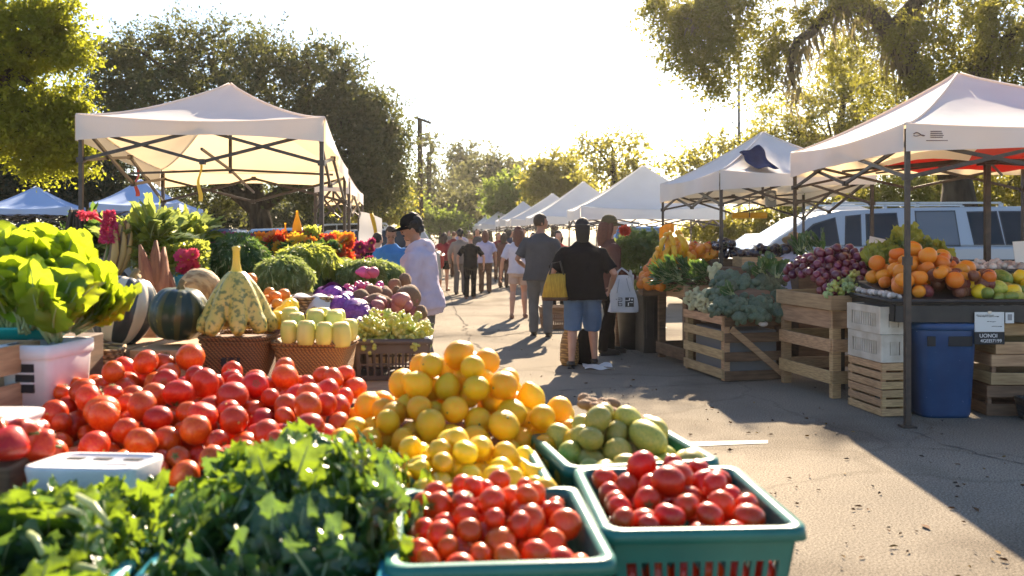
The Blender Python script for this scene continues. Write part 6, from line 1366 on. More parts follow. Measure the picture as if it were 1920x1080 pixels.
def broc(seed):
    r = random.Random(seed); mb = MB()
    for k in range(26):
        d = Vector((r.gauss(0,1),r.gauss(0,1),abs(r.gauss(0,1))*.8)).normalized(); mb.ball(d*.72, r.uniform(.26,.42), 8, fn=lambda q: 1+.12*math.sin(9*q.x+seed)*math.sin(11*q.y)*math.sin(8*q.z+1))
    mb.tube([(0,0,-.9),(0,0,0)], [.28,.4], 8); return mb
brK = fruitset('broccoli', [broc(1), broc(2), broc(3)], ['broccoli'], 'broccoli')
brB = Kinds([bunch('broccoli_leaf_bunch', ['kale2','stalk'], 8, .26, .14, .9, 1.2, .01, .15, 51, None, 'greens', None, .25, .2, .006, 8, 10)])
for i in range(64):
    u, v = r5.uniform(-1,1), r5.random(); px = 1403+72*u*(1-.25*abs(v-.5)); py = 602-98*v+22*u*u*v
    brK.put(i, P(px, py, 9.36+.8*v+.1*u), (r5.uniform(.1,.9),r5.uniform(-.5,.5),r5.uniform(-.6,.6)), r5.uniform(.065,.1), 'blue-green broccoli head overflowing the slatted crate', 'broccoli heads on the slatted crate')
for i in range(6): brB.put(0, P(r5.uniform(1355,1470), r5.uniform(505,570), 9.9+r5.uniform(-.3,.2)), (r5.uniform(-.3,.3),r5.uniform(-.4,.4),r5.uniform(-2,2)), r5.uniform(.6,.9), 'blue-green leafy bunch among the broccoli', 'leafy bunches among the broccoli')
mb = MB(); mb.ball((2.55,10.05,.80),(.42,.46,.2),20); tag(mb.build('sacking', 'wooddark'), 'dark sacking mounded under the broccoli', 'sack')
cauK = fruitset('cauliflower', [broc(7)], ['cauli'], 'cauliflower')
def cc_pt(u, v): ca, sa = math.cos(R(13)), math.sin(R(13)); return 2.23+u*ca-v*sa, 9.55+u*sa+v*ca
sp = heap(75, lambda r: cc_pt(r.uniform(-.02,.26), r.uniform(.12,.95)), lambda x,y: .69, lambda x,y: .80+.34*local((2.23,9.55),R(13),x,y)[1]*(.5+1.6*max(0,local((2.23,9.55),R(13),x,y)[0])), lambda r: r.uniform(.036,.054), 40, 44, .99)
for i, (x,y,z,q) in enumerate(sp): cauK.put(0, (x,y,z), rrot(r5), q, 'small creamy cauliflower left of the broccoli', 'cauliflowers left of the broccoli')
for i in range(5): cauK.put(0, P((1335,1341,1347,1338,1344)[i],(505,512,520,518,500)[i],10.3), rrot(r5), .055, 'greenish cauliflower topping the creamy pile', 'greenish cauliflowers topping the pile')
# --- table of citrus, bananas and dark greens
stand('wooden_stand', 'brown wooden stand under the bananas and dark greens', (2.02,10.62,0), R(13), 1.25, .95, .95, [(.80,.95,0)], [(.06,.2)], 'wooddark')
def dark_bin(label, px0, px1, ybot, ytop, mat, dep=.5):
    Y = H*F/(ybot-HZ); x0, x1 = PX(px0,Y), PX(px1,Y); z1 = PZ(ytop,Y); root = thing('tall_bin', label, 'bin', ((x0+x1)/2,Y+dep/2,0), R(8)); w_ = x1-x0
    mb = MB(); mb.box((0,0,z1/2),(w_,dep,z1-.004),taper=.94); mb.build('body', mat, root, world=False, bevel=.012); mb = MB(); mb.box((0,0,z1-.03),(w_+.03,dep+.03,.05)); mb.build('rim', mat, root, world=False, bevel=.01)
    for k in range(3): mb = MB(); mb.box((-w_*.3+w_*.3*k,-dep*.5*.985-.003,z1*.55),(.03,.012,z1*.6)); mb.build('rib', mat, root, world=False)
dark_bin('tall black bin beside the banana stand', 1200, 1246, 663, 548, 'black_plastic'); dark_bin('pale ribbed bin behind the white carrier bag', 1178, 1200, 655, 545, 'whitewood'); dark_bin('narrow dark bin at the end of the banana stall', 1150, 1178, 650, 545, 'wooddark', .4)
for i in range(44):
    u, v = r5.random(), r5.random(); citrus_x = 1200+40*u
    oK2 = oK; oK2.put(i, P(citrus_x+8*v, 538-48*v*(.5+.5*math.sin(PI*u)), 11.0+.35*v), rrot(r5), r5.uniform(.05,.07), 'orange-yellow citrus piled at the end of the banana stand', 'citrus at the banana stand')
bag_block = MB(); bag_block.box((PX(1222,11.4),11.35,.88),(.3,.4,.16)); tag(bag_block.build('wooden_box', 'wooddark', bevel=.006), 'dark wooden box under the citrus at the banana stand', 'box')
def banana():
    mb = MB()
    for k in range(7):
        a = -.9+.3*k; pts = []
        for i in range(8): t = i/7; pts.append((.05*math.sin(a)*(.3+t), -.03-.06*t*(1-.5*t)*1.2, -.17*t*(1-.15*abs(a))+.0)); 
        pts = [(p[0]*1.3, p[1]-.05*math.sin(PI*i/7), p[2]) for i, p in enumerate(pts)]
        mb.tube(pts, [.006,.013,.017,.018,.018,.016,.011,.004], 7, T=Matrix.Rotation(a*.5,4,'Y'))
    mb.ball((0,-.03,.01),(.03,.02,.025),8); return mb
bnK = fruitset('banana_bunch', [banana()], ['banana'], 'bananas')
for i in range(38):
    px = r5.uniform(1234,1300); py = 486-50*(1-((px-1262)/34)**2)*r5.random(); bnK.put(0, P(px,py,11.25+r5.uniform(-.1,.2)), (r5.uniform(-.3,.3),r5.uniform(-.4,.4),r5.uniform(-.9,.9)), r5.uniform(1.2,1.6), 'ripe yellow banana bunch piled above the dark greens', 'banana bunches')
mb = MB(); mb.box((PX(1262,11.7),11.75,1.05),(.42,.3,.3)); tag(mb.build('wooden_box', 'wooddark', bevel=.006), 'dark box behind the banana bunches', 'box')
dgB = Kinds([bunch('dark_leaf_bunch', ['kale2','stalk'], 9, .36, .1, .5, .9, .008, .06, 61, None, 'greens', None, .25, -.35, .006, 6, 10)])
for i in range(30): dgB.put(0, P(r5.uniform(1245,1350), r5.uniform(503,540), 10.7+r5.uniform(-.1,.4)), (r5.uniform(-.2,.3),r5.uniform(-.3,.3),r5.uniform(1.2,2.6)), r5.uniform(.6,.85), 'long dark green leaf bunch between the citrus and the cauliflowers', 'dark leaf bunches at the banana stand')
mb = MB(); mb.ball((2.35,11.15,.92),(.42,.42,.22),18); tag(mb.build('sacking', 'wooddark'), 'dark sacking mounded under the dark leaf bunches', 'sack')
# --- eggplants in wooden boxes, orange peppers
eg = MB(); eg.lathe([(.05,-1.2),(.5,-1.05),(.8,-.6),(.82,-.1),(.6,.45),(.4,.8),(.3,.92)], 18); eg.lathe([(.34,.8),(.36,.9),(.2,1.0),(.1,1.2)], 10, 1); egK = fruitset('eggplant', [eg], ['eggplant','stem'], 'eggplant')
board_crate('wooden_crate', 'light wooden box of glossy eggplants beside the vendor', (PX(1430,11.0),11.05,1.16), R(2), .60, .42, .13, 1, 'woodx', 'wood')
mb = MB(); mb.box((PX(1395,11.1),11.1,.58),(.95,.5,1.15)); tag(mb.build('wooden_box', 'wooddark', bevel=.008), 'tall dark case under the eggplant box', 'box')
for i in range(34):
    u = r5.random(); egK.put(0, (PX(1430,11.0)+r5.uniform(-.27,.27), 11.05+r5.uniform(-.17,.17), 1.27+.13*r5.random()), (PI/2+r5.uniform(-.3,.3),0,r5.uniform(0,6)), r5.uniform(.05,.065), 'glossy black eggplant in the light wooden box', 'eggplants in the light wooden box')
for i in range(24): egK.put(0, P(r5.uniform(1340,1382), r5.uniform(452,480), 11.4+r5.uniform(-.15,.2)), (PI/2+r5.uniform(-.5,.5),0,r5.uniform(0,6)), r5.uniform(.05,.06), 'dark eggplant in the heap left of the light wooden box', 'eggplants heaped beside the box')
mb = MB(); mb.box((PX(1362,11.6),11.6,.62),(.5,.4,1.24)); tag(mb.build('wooden_box', 'wooddark', bevel=.008), 'tall dark case under the heaped eggplants', 'box')
opK = fruitset('orange_pepper', [pepper()], ['orange','stem'], 'pepper')
for i in range(34): opK.put(0, P(r5.uniform(1286,1342), r5.uniform(462,484), 11.5+r5.uniform(-.1,.2)), rrot(r5), r5.uniform(.05,.07), 'orange pepper between the bananas and the eggplants', 'orange peppers beside the bananas')
for i in range(12): pepK.put(0, P(r5.uniform(1300,1340), r5.uniform(455,470), 11.7+r5.uniform(-.05,.15)), rrot(r5), .05, 'small red pepper behind the orange peppers', 'red peppers behind the orange ones')
mb = MB(); mb.box((PX(1315,11.75),11.75,.6),(.42,.4,1.2)); tag(mb.build('wooden_box', 'wooddark', bevel=.008), 'tall dark case under the orange peppers', 'box')
for i in range(8): dgB.put(0, P(r5.uniform(1500,1560), r5.uniform(470,500), 10.4+r5.uniform(-.1,.3)), (r5.uniform(.2,1.0),r5.uniform(-.4,.4),r5.uniform(-2,2)), r5.uniform(.6,.8), 'dark leaf bunch behind the red onions', 'dark leaf bunches behind the onions')
mb = MB(); mb.box((PX(1530,10.5),10.6,.55),(.5,.5,1.1)); tag(mb.build('wooden_box', 'wooddark', bevel=.008), 'tall dark case behind the red onions', 'box')
# orange printed flag over the bananas
mb = MB(); mb.grid(lambda u,v: Vector((PX(1236+28*u,11.9), 11.9+.03*math.sin(u*6), PZ(428-9*math.sin(u*2.2)+24*v*(1-.35*u),11.9))), 10, 6); o = mb.build('paper_flag', 'orange_petal', fixn=False); tag(o, 'orange paper flag standing over the bananas', 'flag')
# potted greens at the end of the row
pg = thing('potted_greens', 'bushy green plant with sunlit top beside the white carrier bag', 'plant', (PX(1190,12.4),12.4,0)); pts = crown_points([bl(1172,470,12.4,24,26),bl(1205,470,12.4,26,24),bl(1190,455,12.4,24,16),bl(1185,510,12.4,30,24),bl(1225,450,12.6,14,12,w=.4),bl(1150,480,12.6,16,24,w=.6)], 30, 46, .1)
o = bpy.data.objects.new('foliage', leaf_mesh('foliage', pts-np.array((PX(1190,12.4),12.4,0)), .07, ['herb'])); COL.objects.link(o); o.parent = pg
mb = MB(); mb.lathe([(.2,0),(.26,.7),(.28,.72),(.25,.72),(.2,.1)], 20, T=Matrix.Translation((0,0,0))); mb.build('pot', 'black_plastic', pg, world=False); mb = MB()
for k in range(9): a = k*.7; mb.tube([(0,0,.6),(.1*math.cos(a),.1*math.sin(a),.85),(.22*math.cos(a),.22*math.sin(a),1.15)], .012, 5)
mb.build('stems', 'stem', pg, world=False)
rf = flower('x',0,14,4,1.0,.2,9); rfo = rf.build('red_flower', ['red_petal','red_petal'], None, world=False, fixn=False); tag(rfo, 'red bloom beside the peak of the olive cap', 'flower'); rfo.location = P(1171,433,12.1); rfo.rotation_euler = (1.2,.2,0); rfo.scale = (.09,)*3
# hanging things beneath the second tent
hb = thing('hanging_tube', 'yellow tube hanging level beneath the second tent', 'tube', P(1405,404,13.2))
for s_ in (-1,1): mb = MB(); mb.tube([(s_*.015,0,0),(s_*.25,0,0)], .045, 12); mb.build('tube_half', pm('glossy_yellow', (.75,.42,.02), .4, trans=.2), hb, world=False)
mb = MB(); mb.tube([(0,0,-.03),(0,0,.3)], .008, 5); mb.build('cord', 'metal', hb, world=False)
hs = thing('hanging_scale', 'grey hanging scale below the second tent roof', 'scale', P(1445,372,12.4)); mb = MB(); mb.box((0,0,0),(.14,.1,.22)); mb.build('housing', 'greypaint', hs, world=False, bevel=.02); mb = MB(); mb.lathe([(.05,-.005),(.055,.0),(.05,.005)],20,T=Matrix.Translation((0,-.055,.02)) @ Matrix.Rotation(PI/2,4,'X')); mb.build('dial', 'paper', hs, world=False); mb = MB(); mb.tube([(0,0,.1),(0,0,.3)],.008,6); mb.build('hook', 'metal', hs, world=False)
# crates by the walkers, litter
plastic_crate('plastic_crate', 'brown plastic crate on the asphalt behind the yellow tote', (PX(1042,14.9),14.95,.004), R(5), .52, .4, .36, 'wooddark', .015)
mb = MB(); mb.grid(lambda u,v: Vector((PX(1122,10.55)+(u-.5)*.34, 10.58+(v-.5)*.4, .012+.02*math.sin(u*5)*math.sin(v*4)+.012*math.sin(u*9+v*7))), 12, 12); tag(mb.build('paper_scrap', 'paper', fixn=False), 'crumpled white paper lying beside the walkers', 'paper')
# ================================================================ people
M['lilac'] = pm('lilac_sweatshirt', (.6,.49,.58), .9, (.5,.41,.5), 5, bump=(9,.6,.02), trans=.08, val=.04)
def cloth(n, c, b=.5): return pm(n, c, .9, tuple(x*.78 for x in c), 4, 5, bump=(8,b,.018), spec=.04)
for n, c in (('black_tee',(.012,.012,.014)),('grey_tee',(.085,.085,.092)),('grey_trousers',(.13,.13,.135)),('denim',(.11,.17,.27)),('brown_jacket',(.14,.065,.05)),('black_trousers',(.014,.013,.014)),('blue_shirt',(.06,.22,.52)),('navy_cloth_top',(.02,.04,.09)),
             ('lilac_tee',(.42,.4,.56)),('pale_tee',(.55,.52,.6)),('beige_shorts',(.5,.36,.29)),('brown_trousers',(.12,.07,.05)),('maroon_top',(.22,.03,.04)),('red_top',(.5,.03,.04)),('taupe_top',(.25,.2,.17)),('taupe_trousers',(.16,.14,.13)),('white_top',(.6,.58,.56)),('olive_cap',(.14,.11,.06)),('black_cap',(.012,.012,.013)),('tan_hat',(.5,.36,.2))): M[n] = cloth(n, c)
def hairm(n, c): return pm(n, c, .7, tuple(x*.5 for x in c), 40, 3, stretch=(6,6,1), bump=(60,.5,.004))
M['hair_black'] = hairm('black_hair', (.012,.009,.008)); M['hair_brown'] = hairm('brown_hair', (.05,.028,.016)); M['hair_auburn'] = hairm('auburn_hair', (.16,.055,.03)); M['hair_blonde'] = hairm('blonde_hair', (.38,.25,.12)); M['hair_grey'] = hairm('grey_hair', (.25,.22,.2))
M['leather'] = pm('dark_shoe', (.02,.016,.014), .5); M['sandal'] = pm('tan_sandal', (.25,.13,.08), .6); M['eye'] = pm('dark_eye', (.02,.012,.01), .2); M['lip'] = pm('lips', (.4,.14,.12), .5)
ctex = bpy.data.textures.new('cloth_folds', 'CLOUDS'); ctex.noise_scale = .12; ctex.noise_depth = 2
def fuse(o, vox, smooth=4, folds=0):
    md = o.modifiers.new('fuse', 'REMESH'); md.mode = 'VOXEL'; md.voxel_size = vox; md.use_smooth_shade = True
    sm_ = o.modifiers.new('smooth', 'SMOOTH'); sm_.iterations = smooth; sm_.factor = .5
    if folds: d = o.modifiers.new('folds', 'DISPLACE'); d.texture = ctex; d.strength = folds; d.mid_level = .5; d.texture_coords = 'LOCAL'
def person(label, loc, rotz, h=1.75, g=1.0, lean=0, lh=None, rh=None, le=None, re=None, lf=(.11,0), rf=(-.11,0), hyaw=0, hpitch=0, top=('grey_tee','short',.84), bottom=('grey_trousers','long'), hair=('hair_brown','short'), hat=None, shoes='leather', skin='skin', detail=1, drape=0, group=None, hood=False):
    """built facing -y at 1.75 m, then scaled; left = +x.  lh/rh wrists, le/re elbows, lf/rf feet (x, y)"""
    root = thing('person', label, 'person', (loc[0],loc[1],0), rotz, group); s = h/1.75; root.scale = (s,s,s); far = detail == 0
    B = Matrix.Translation((0,0,.93)) @ Matrix.Rotation(R(lean),4,'X') @ Matrix.Translation((0,0,-.93))
    sh = {1: B @ Vector((.182*(.8+.2*g),.005,1.362)), -1: B @ Vector((-.182*(.8+.2*g),.005,1.362))}
    dl = {1: (lh or (.30,-.05,.80)), -1: (rh or (-.30,-.05,.80))}; de = {1: (le or (.29,.05,1.11)), -1: (re or (-.29,.05,1.11))}
    N = Matrix.Translation(B @ Vector((0,.005,1.5))) @ Matrix.Rotation(R(lean*.4),4,'X') @ Matrix.Rotation(R(hyaw),4,'Z') @ Matrix.Rotation(R(hpitch),4,'X')   # head frame at the neck
    mb = MB(); gx = g; gy = g*1.05
    tor = [(0,.01,.84,.165*gx,.125*gy),(0,.01,.95,.17*gx,.125*gy),(0,0,1.06,.15*gx,.115*gy),(0,0,1.2,.16*gx,.118*gy),(0,.005,1.34,.175*(.6+.4*gx),.115*gy),(0,.01,1.40,.15,.088),(0,.011,1.44,.1,.07),(0,.012,1.49,.06,.058)]
    mb.ell(tor, 20, T=B)
    for sg in (-1,1): mb.ball(sh[sg], (.062,.06,.06), 10)
    mb.tube([B @ Vector((0,.012,1.43)), N @ Vector((0,-.005,.03)), N @ Vector((0,-.005,.09))], [.06,.054,.052], 12)
    # head: skull, jaw, nose, brow, ears, lips
    hc = Vector((0,-.012,.145)); mb.ball(hc, (.074,.092,.108), 18, T=N); mb.ball((0,-.04,.075), (.052,.05,.055), 14, T=N); mb.ball((0,-.078,.052),(.022,.02,.02),8,T=N)
    mb.lathe([(.004,.05),(.008,.035),(.013,.008),(.014,0),(.004,-.008)],8,T=N @ Matrix.Translation((0,-.105,.10)) @ Matrix.Rotation(R(18),4,'X')); mb.ball((0,-.096,.15),(.05,.014,.012),10,T=N)
    for sg in (-1,1): mb.ball((sg*.076,.002,.12),(.01,.02,.032),8,T=N); mb.ball((sg*.036,-.085,.105),(.022,.02,.022),8,T=N)
    mb.ball((0,-.09,.068),(.024,.012,.007),8,T=N)
    for sg in (-1,1):
        e_, w_ = Vector(de[sg]), Vector(dl[sg]); a_ = sh[sg]
        mb.tube([a_, a_.lerp(e_,.45), e_, e_.lerp(w_,.35), w_], [.052*(.7+.3*g),.047*(.7+.3*g),.037,.038,.025], 12)
        d = (w_-e_).normalized(); inw = Vector((-sg,0,0)); inw = (inw-d*inw.dot(d)).normalized(); fw = d.cross(inw)*(-sg)
        if fw.y > 0: fw = -fw
        pc = w_+d*.045; rotm = Matrix((inw, fw, d)).transposed().to_4x4(); T = Matrix.Translation(pc) @ rotm
        mb.ball((0,0,0), (.016,.038,.05), 10, T=T)
        if not far:
            for k in range(4):
                L_ = (.062,.072,.066,.052)[k]; y0 = .028-.019*k; cu = .035
                mb.tube([T @ Vector((0,y0,.035)), T @ Vector((.004,y0*1.06,.035+L_*.5)), T @ Vector((.012+cu*.3,y0*1.06,.035+L_*.82)), T @ Vector((.02+cu*.7,y0*1.04,.035+L_))], [.0098,.0092,.0085,.007], 7)
            mb.tube([T @ Vector((.004,.03,-.015)), T @ Vector((.018,.052,.015)), T @ Vector((.026,.056,.045))], [.013,.011,.008], 7)
    feet = {1: lf, -1: rf}; kn = {}
    for sg in (-1,1):
        fx, fy = feet[sg][0], feet[sg][1]; hp = Vector((sg*.088*(.7+.3*g),.01,.9)); an = Vector((fx,fy+.03,.085)); kn[sg] = hp.lerp(an,.5)+Vector((0,-.035-.25*abs(fy)*.3,.02)); k_ = kn[sg]
        mb.tube([hp, hp.lerp(k_,.5), k_, k_.lerp(an,.35)+Vector((0,.022,0)), an.lerp(k_,.12), an], [.088*(.6+.4*g),.076*(.6+.4*g),.054,.056,.038,.036], 14)
        mb.tube([(fx,fy+.05,.045),(fx,fy+.0,.05),(fx+sg*.008,fy-.09,.034),(fx+sg*.01,fy-.17,.022)], [.034,.042,.04,.02], 12, squash=(1,1,.8))
    o = mb.build('body', skin, root, world=False, fixn=False); fuse(o, .016 if far else .0085, 3)
    # top
    kind, sl, hem = top; mb = MB(); q = .018
    rr = [(0,.01,hem,(.178+.02*(g>1))*gx+q,.138*gy+q),(0,.008,(hem+1.06)/2+.02,.168*gx+q,.132*gy+q),(0,0,1.08,.158*gx+q+.004,.125*gy+q),(0,0,1.22,.166*gx+q,.126*gy+q),(0,.005,1.35,.18*(.6+.4*gx)+q*.8,.118*gy+q),(0,.01,1.41,.168*(.7+.3*gx),.1),(0,.011,1.45,.11,.082),(0,.012,1.485,.07,.068)]
    mb.ell(rr, 22, T=B)
    for sg in (-1,1):
        e_, w_, a_ = Vector(de[sg]), Vector(dl[sg]), sh[sg]; mb.ball(a_,(.075,.072,.066),10)
        if sl == 'short': mb.tube([a_, a_.lerp(e_,.5), a_.lerp(e_,.82)], [.07*(.75+.25*g),.069*(.75+.25*g),.073*(.75+.25*g)], 14)
        elif sl == 'long': mb.tube([a_, a_.lerp(e_,.5), e_, e_.lerp(w_,.5), e_.lerp(w_,.93)], [.074*(.75+.25*g),.072*(.75+.25*g),.062,.056,.044], 14)
        elif sl == 'wide': mb.tube([a_, a_.lerp(e_,.5), e_+Vector((0,0,-.02)), e_.lerp(w_,.4)+Vector((0,0,-.035)), e_.lerp(w_,.75)+Vector((0,0,-.015)), e_.lerp(w_,.95)], [.085,.092,.1,.1,.075,.045], 14)
    if hood: mb.tube([B @ Vector((x_*1.0,y_,z_)) for x_,y_,z_ in ((0,.1,1.475),(.075,.07,1.485),(.09,0,1.475),(.06,-.065,1.44),(0,-.09,1.41),(-.06,-.065,1.44),(-.09,0,1.475),(-.075,.07,1.485),(0,.1,1.475))], .034, 10); mb.ball(B @ Vector((0,.125,1.42)),(.1,.05,.085),12)
    if drape: mb.ell([(0,-.02,hem-drape,.17*gx,.15*gy),(0,-.02,hem,.19*gx+q,.16*gy+q),(0,-.01,hem+.15,.18*gx+q,.15*gy+q)], 22, T=B)
    o = mb.build('top', kind, root, world=False, fixn=False); fuse(o, .02 if far else .012, 3, .032 if not far else 0)
    # lower clothes
    kind, ln = bottom; mb = MB()
    mb.ell([(0,.01,.80,.165*gx+.012,.125*gy+.014),(0,.01,.9,.175*gx+.012,.132*gy+.012),(0,.01,1.0,.168*gx+.008,.126*gy+.008)], 22)
    if ln == 'skirt':
        mb = MB(); mb.ell([(0,0,.08,.2*gx,.17*gy),(0,0,.4,.19*gx,.16*gy),(0,.01,.8,.185*gx,.145*gy),(0,.01,1.0,.17*gx,.13*gy)], 24)
    else:
        for sg in (-1,1):
            fx, fy = feet[sg]; hp = Vector((sg*.088*(.7+.3*g),.01,.88)); an = Vector((fx,fy+.03,.085)); k_ = kn[sg]
            if ln == 'long': mb.tube([hp, hp.lerp(k_,.5), k_, k_.lerp(an,.5)+Vector((0,.012,0)), an+Vector((0,0,-.03))], [.1*(.6+.4*g),.093*(.6+.4*g),.076,.071,.068], 16)
            elif ln == 'shorts': mb.tube([hp, hp.lerp(k_,.5), k_+Vector((0,.005,.03-.10))], [.103*(.6+.4*g),.1*(.6+.4*g),.092*(.65+.35*g)], 16)
            elif ln == 'mini': mb.tube([hp, hp.lerp(k_,.62)], [.1*(.6+.4*g),.095*(.6+.4*g)], 16)
    o = mb.build('skirt' if ln == 'skirt' else ('trousers' if ln == 'long' else 'shorts'), kind, root, world=False, fixn=False); fuse(o, .02 if far else .012, 3, .024 if not far else 0)
    # shoes
    for sg in (-1,1):
        fx, fy = feet[sg]; mb = MB()
        mb.tube([(fx,fy+.075,.04),(fx,fy+.05,.058),(fx,fy+.0,.056),(fx+sg*.008,fy-.09,.04),(fx+sg*.01,fy-.17,.03),(fx+sg*.01,fy-.205,.022)], [.02,.044,.048,.048,.04,.014], 14, squash=(1,1,.82)); mb.box((fx+sg*.005,fy-.06,.008),(.085,.255,.016))
        o = mb.build('shoe', shoes, root, world=False, fixn=False); fuse(o, .016 if far else .008, 2)
    # hair
    hk, hs_ = hair
    if hs_:
        mb = MB()
        def hcap(d):
            front = -d.y; low = d.z
            return .86 if (front > .35 and low < .55-.4*(front-.35)) else (1.0 if low > -.35 else (.96 if hs_ == 'short' and low > -.62 else .84))
        mb.ball((0,.0,.152), (.086,.103,.115), 26, T=N, fn=hcap)
        if hs_ in ('long','mid'):
            L_ = .30 if hs_ == 'long' else .17
            mb.tube([N @ Vector((0,.05,.17)), N @ Vector((0,.075,.08)), N @ Vector((0,.085,-.04)), N @ Vector((0,.09,.06-L_))], [.082,.085,.078,.03], 16)
            for sg in (-1,1): mb.tube([N @ Vector((sg*.06,.0,.16)), N @ Vector((sg*.082,.01,.08)), N @ Vector((sg*.075,.035,.10-L_*.8))], [.035,.034,.015], 10)
        if hs_ == 'nape': mb.tube([N @ Vector((0,.04,.17)), N @ Vector((0,.05,.07)), N @ Vector((0,.045,-.03))], [.09,.086,.07], 16)
        if hs_ == 'bun': mb.ball((0,.085,.2),(.05,.045,.05),12,T=N)
        if hs_ == 'curly':
            r = random.Random(3)
            for k in range(40): d = Vector((r.gauss(0,1),abs(r.gauss(0,1))+.25,r.gauss(0,1)+.4)).normalized(); mb.ball((d.x*.085,.0+d.y*.1,.155+d.z*.115),.028,7,T=N)
        o = mb.build('hair', hk, root, world=False, fixn=False); fuse(o, .016 if far else .008, 7, 0 if far else .014)
    if hat:
        hm_, ht = hat; mb = MB()
        mb.ell([(0,.0,.165,.088,.106),(0,.0,.2,.09,.108),(0,.002,.245,.076,.09),(0,.004,.272,.045,.055),(0,.004,.28,.01,.012)], 26, T=N)
        if ht == 'cap': mb.loft([[(x_,-.085-.115*(1-(x_/.085)**2)*u_+.02*abs(x_/.085)**2*4*(1-u_*.0), .172-.018*u_-.02*(x_/.085)**2+dz) for x_ in [-.085+.17*i/12 for i in range(13)]] for u_, dz in ((0,.008),(1,.007),(1,-.004),(0,-.004))], 0, False, T=N, close=False)
        else: mb.ell([(0,-.01,.158,.15,.165),(0,-.01,.168,.155,.17),(0,-.005,.176,.1,.115)], 28, T=N)
        mb.build('hat', hm_, root, world=False)
    if not far:
        for sg in (-1,1): mb = MB(); mb.ball((sg*.031,-.098,.118),(.011,.008,.006),8,T=N); mb.build('eye', 'eye', root, world=False)
        for sg in (-1,1): mb = MB(); mb.tube([N @ Vector((sg*.016,-.108,.14)), N @ Vector((sg*.034,-.104,.146)), N @ Vector((sg*.052,-.09,.14))], [.004,.005,.003], 6); mb.build('eyebrow', 'hair_brown' if hk not in M else hk, root, world=False)
        mb = MB(); mb.ball((0,-.1,.067),(.022,.008,.006),8,T=N); mb.build('lips', 'lip', root, world=False)
    return root
def walker(px, feet_y): return G(px, feet_y)
# man in a lilac hooded sweatshirt bending over the roots
person('man in lilac hooded sweatshirt and black cap leaning over the roots', (PX(793,8.75),8.75), R(-88), 1.74, 1.25, 7, lh=(.14,-.42,1.08), rh=(-.12,-.44,1.06), le=(.27,-.12,1.07), re=(-.27,-.10,1.06), lf=(.1,-.04), rf=(-.1,.05), hpitch=14, top=('lilac','wide',.84), bottom=('taupe_trousers','long'), hair=('hair_black','curly'), hat=('black_cap','cap'), skin='skin_dark', hood=True, drape=.06)
mb = MB(); p_ = P(757,527,8.75); mb.ball(p_,(.05,.05,.045),12); tag(mb.build('pink_root', 'potato'), 'pink root held by the man in the lilac sweatshirt', 'root')
person('man in a blue zipped shirt looking down beyond the lilac sweatshirt', (PX(733,13),13), R(8), 1.68, 1.12, 4, lh=(.2,-.3,1.0), rh=(-.26,-.14,.86), le=(.29,-.02,1.08), re=(-.31,.0,1.08), hpitch=20, top=('blue_shirt','short',.86), bottom=('navy_cloth_top','long'), hair=('hair_brown','short'), skin='skin_dark')
person('person in a black jacket half hidden behind the blue-shirted man', (PX(702,14),14), R(150), 1.58, 1.15, 8, top=('black_tee','long',.84), bottom=('black_trousers','long'), hair=('hair_black','short'), detail=0)
person('person in navy half hidden behind the lilac sweatshirt', (PX(766,15.5),15.5), R(-160), 1.6, 1.05, 0, top=('navy_cloth_top','long',.84), bottom=('black_trousers','long'), hair=('hair_brown','short'), detail=0)
# the four walkers at the right of the street
p = walker(1092,690)
person('stout man seen from behind in black tee and denim shorts', (p.x,p.y), R(180), 1.74, 1.42, 2, lh=(.34,-.20,.98), rh=(-.34,-.16,.92), le=(.37,.06,1.1), re=(-.37,.06,1.1), lf=(.13,.02), rf=(-.16,-.22), top=('black_tee','short',.80), bottom=('denim','shorts'), hair=('hair_black','nape'))
p9 = p
p = walker(1013,630)
person('man in grey tee and grey trousers turning his head to the stalls', (p.x,p.y), R(172), 1.86, 1.22, 0, lh=(.24,-.2,.98), rh=(-.3,-.24,1.0), le=(.33,.06,1.1), re=(-.34,.03,1.1), lf=(.1,-.06), rf=(-.12,.08), hyaw=-62, top=('grey_tee','short',.80), bottom=('grey_trousers','long'), hair=('hair_brown','short'), skin='skin_dark')
p = walker(1140,664)
person('woman in brown jacket and olive cap facing the stalls', (p.x,p.y), R(104), 1.78, 1.02, 2, lh=(.22,-.22,.9), rh=(-.2,-.3,.98), le=(.27,.02,1.1), re=(-.27,.0,1.1), lf=(.08,-.08), rf=(-.1,.08), top=('brown_jacket','long',.80), bottom=('black_trousers','long'), hair=('hair_auburn','long'), hat=('olive_cap','cap'))
p10 = p
p = walker(972,597)
person('woman with long auburn hair in pale tee and beige shorts', (p.x,p.y), R(176), 1.70, 1.02, 0, lh=(.34,-.02,.82), rh=(-.26,-.1,.86), le=(.30,.06,1.1), lf=(.12,.06), rf=(-.12,-.12), top=('pale_tee','short',.86), bottom=('beige_shorts','mini'), hair=('hair_auburn','long'), shoes='sandal')
p = walker(882,560)
person('woman in a black jumpsuit with pinned-up blonde hair walking away', (p.x,p.y), R(180), 1.58, 1.0, 0, lh=(.33,-.02,.86), rh=(-.36,-.02,.86), le=(.34,.06,1.12), re=(-.36,.06,1.12), lf=(.1,.1), rf=(-.08,-.12), top=('black_tee','short',.84), bottom=('black_trousers','long'), hair=('hair_blonde','bun'), shoes='sandal')
person('dark-haired person in taupe walking beside the black jumpsuit', (PX(863,23.5),23.5), R(170), 1.68, 1.0, 0, top=('taupe_top','long',.82), bottom=('taupe_trousers','long'), hair=('hair_black','curly'), detail=0)
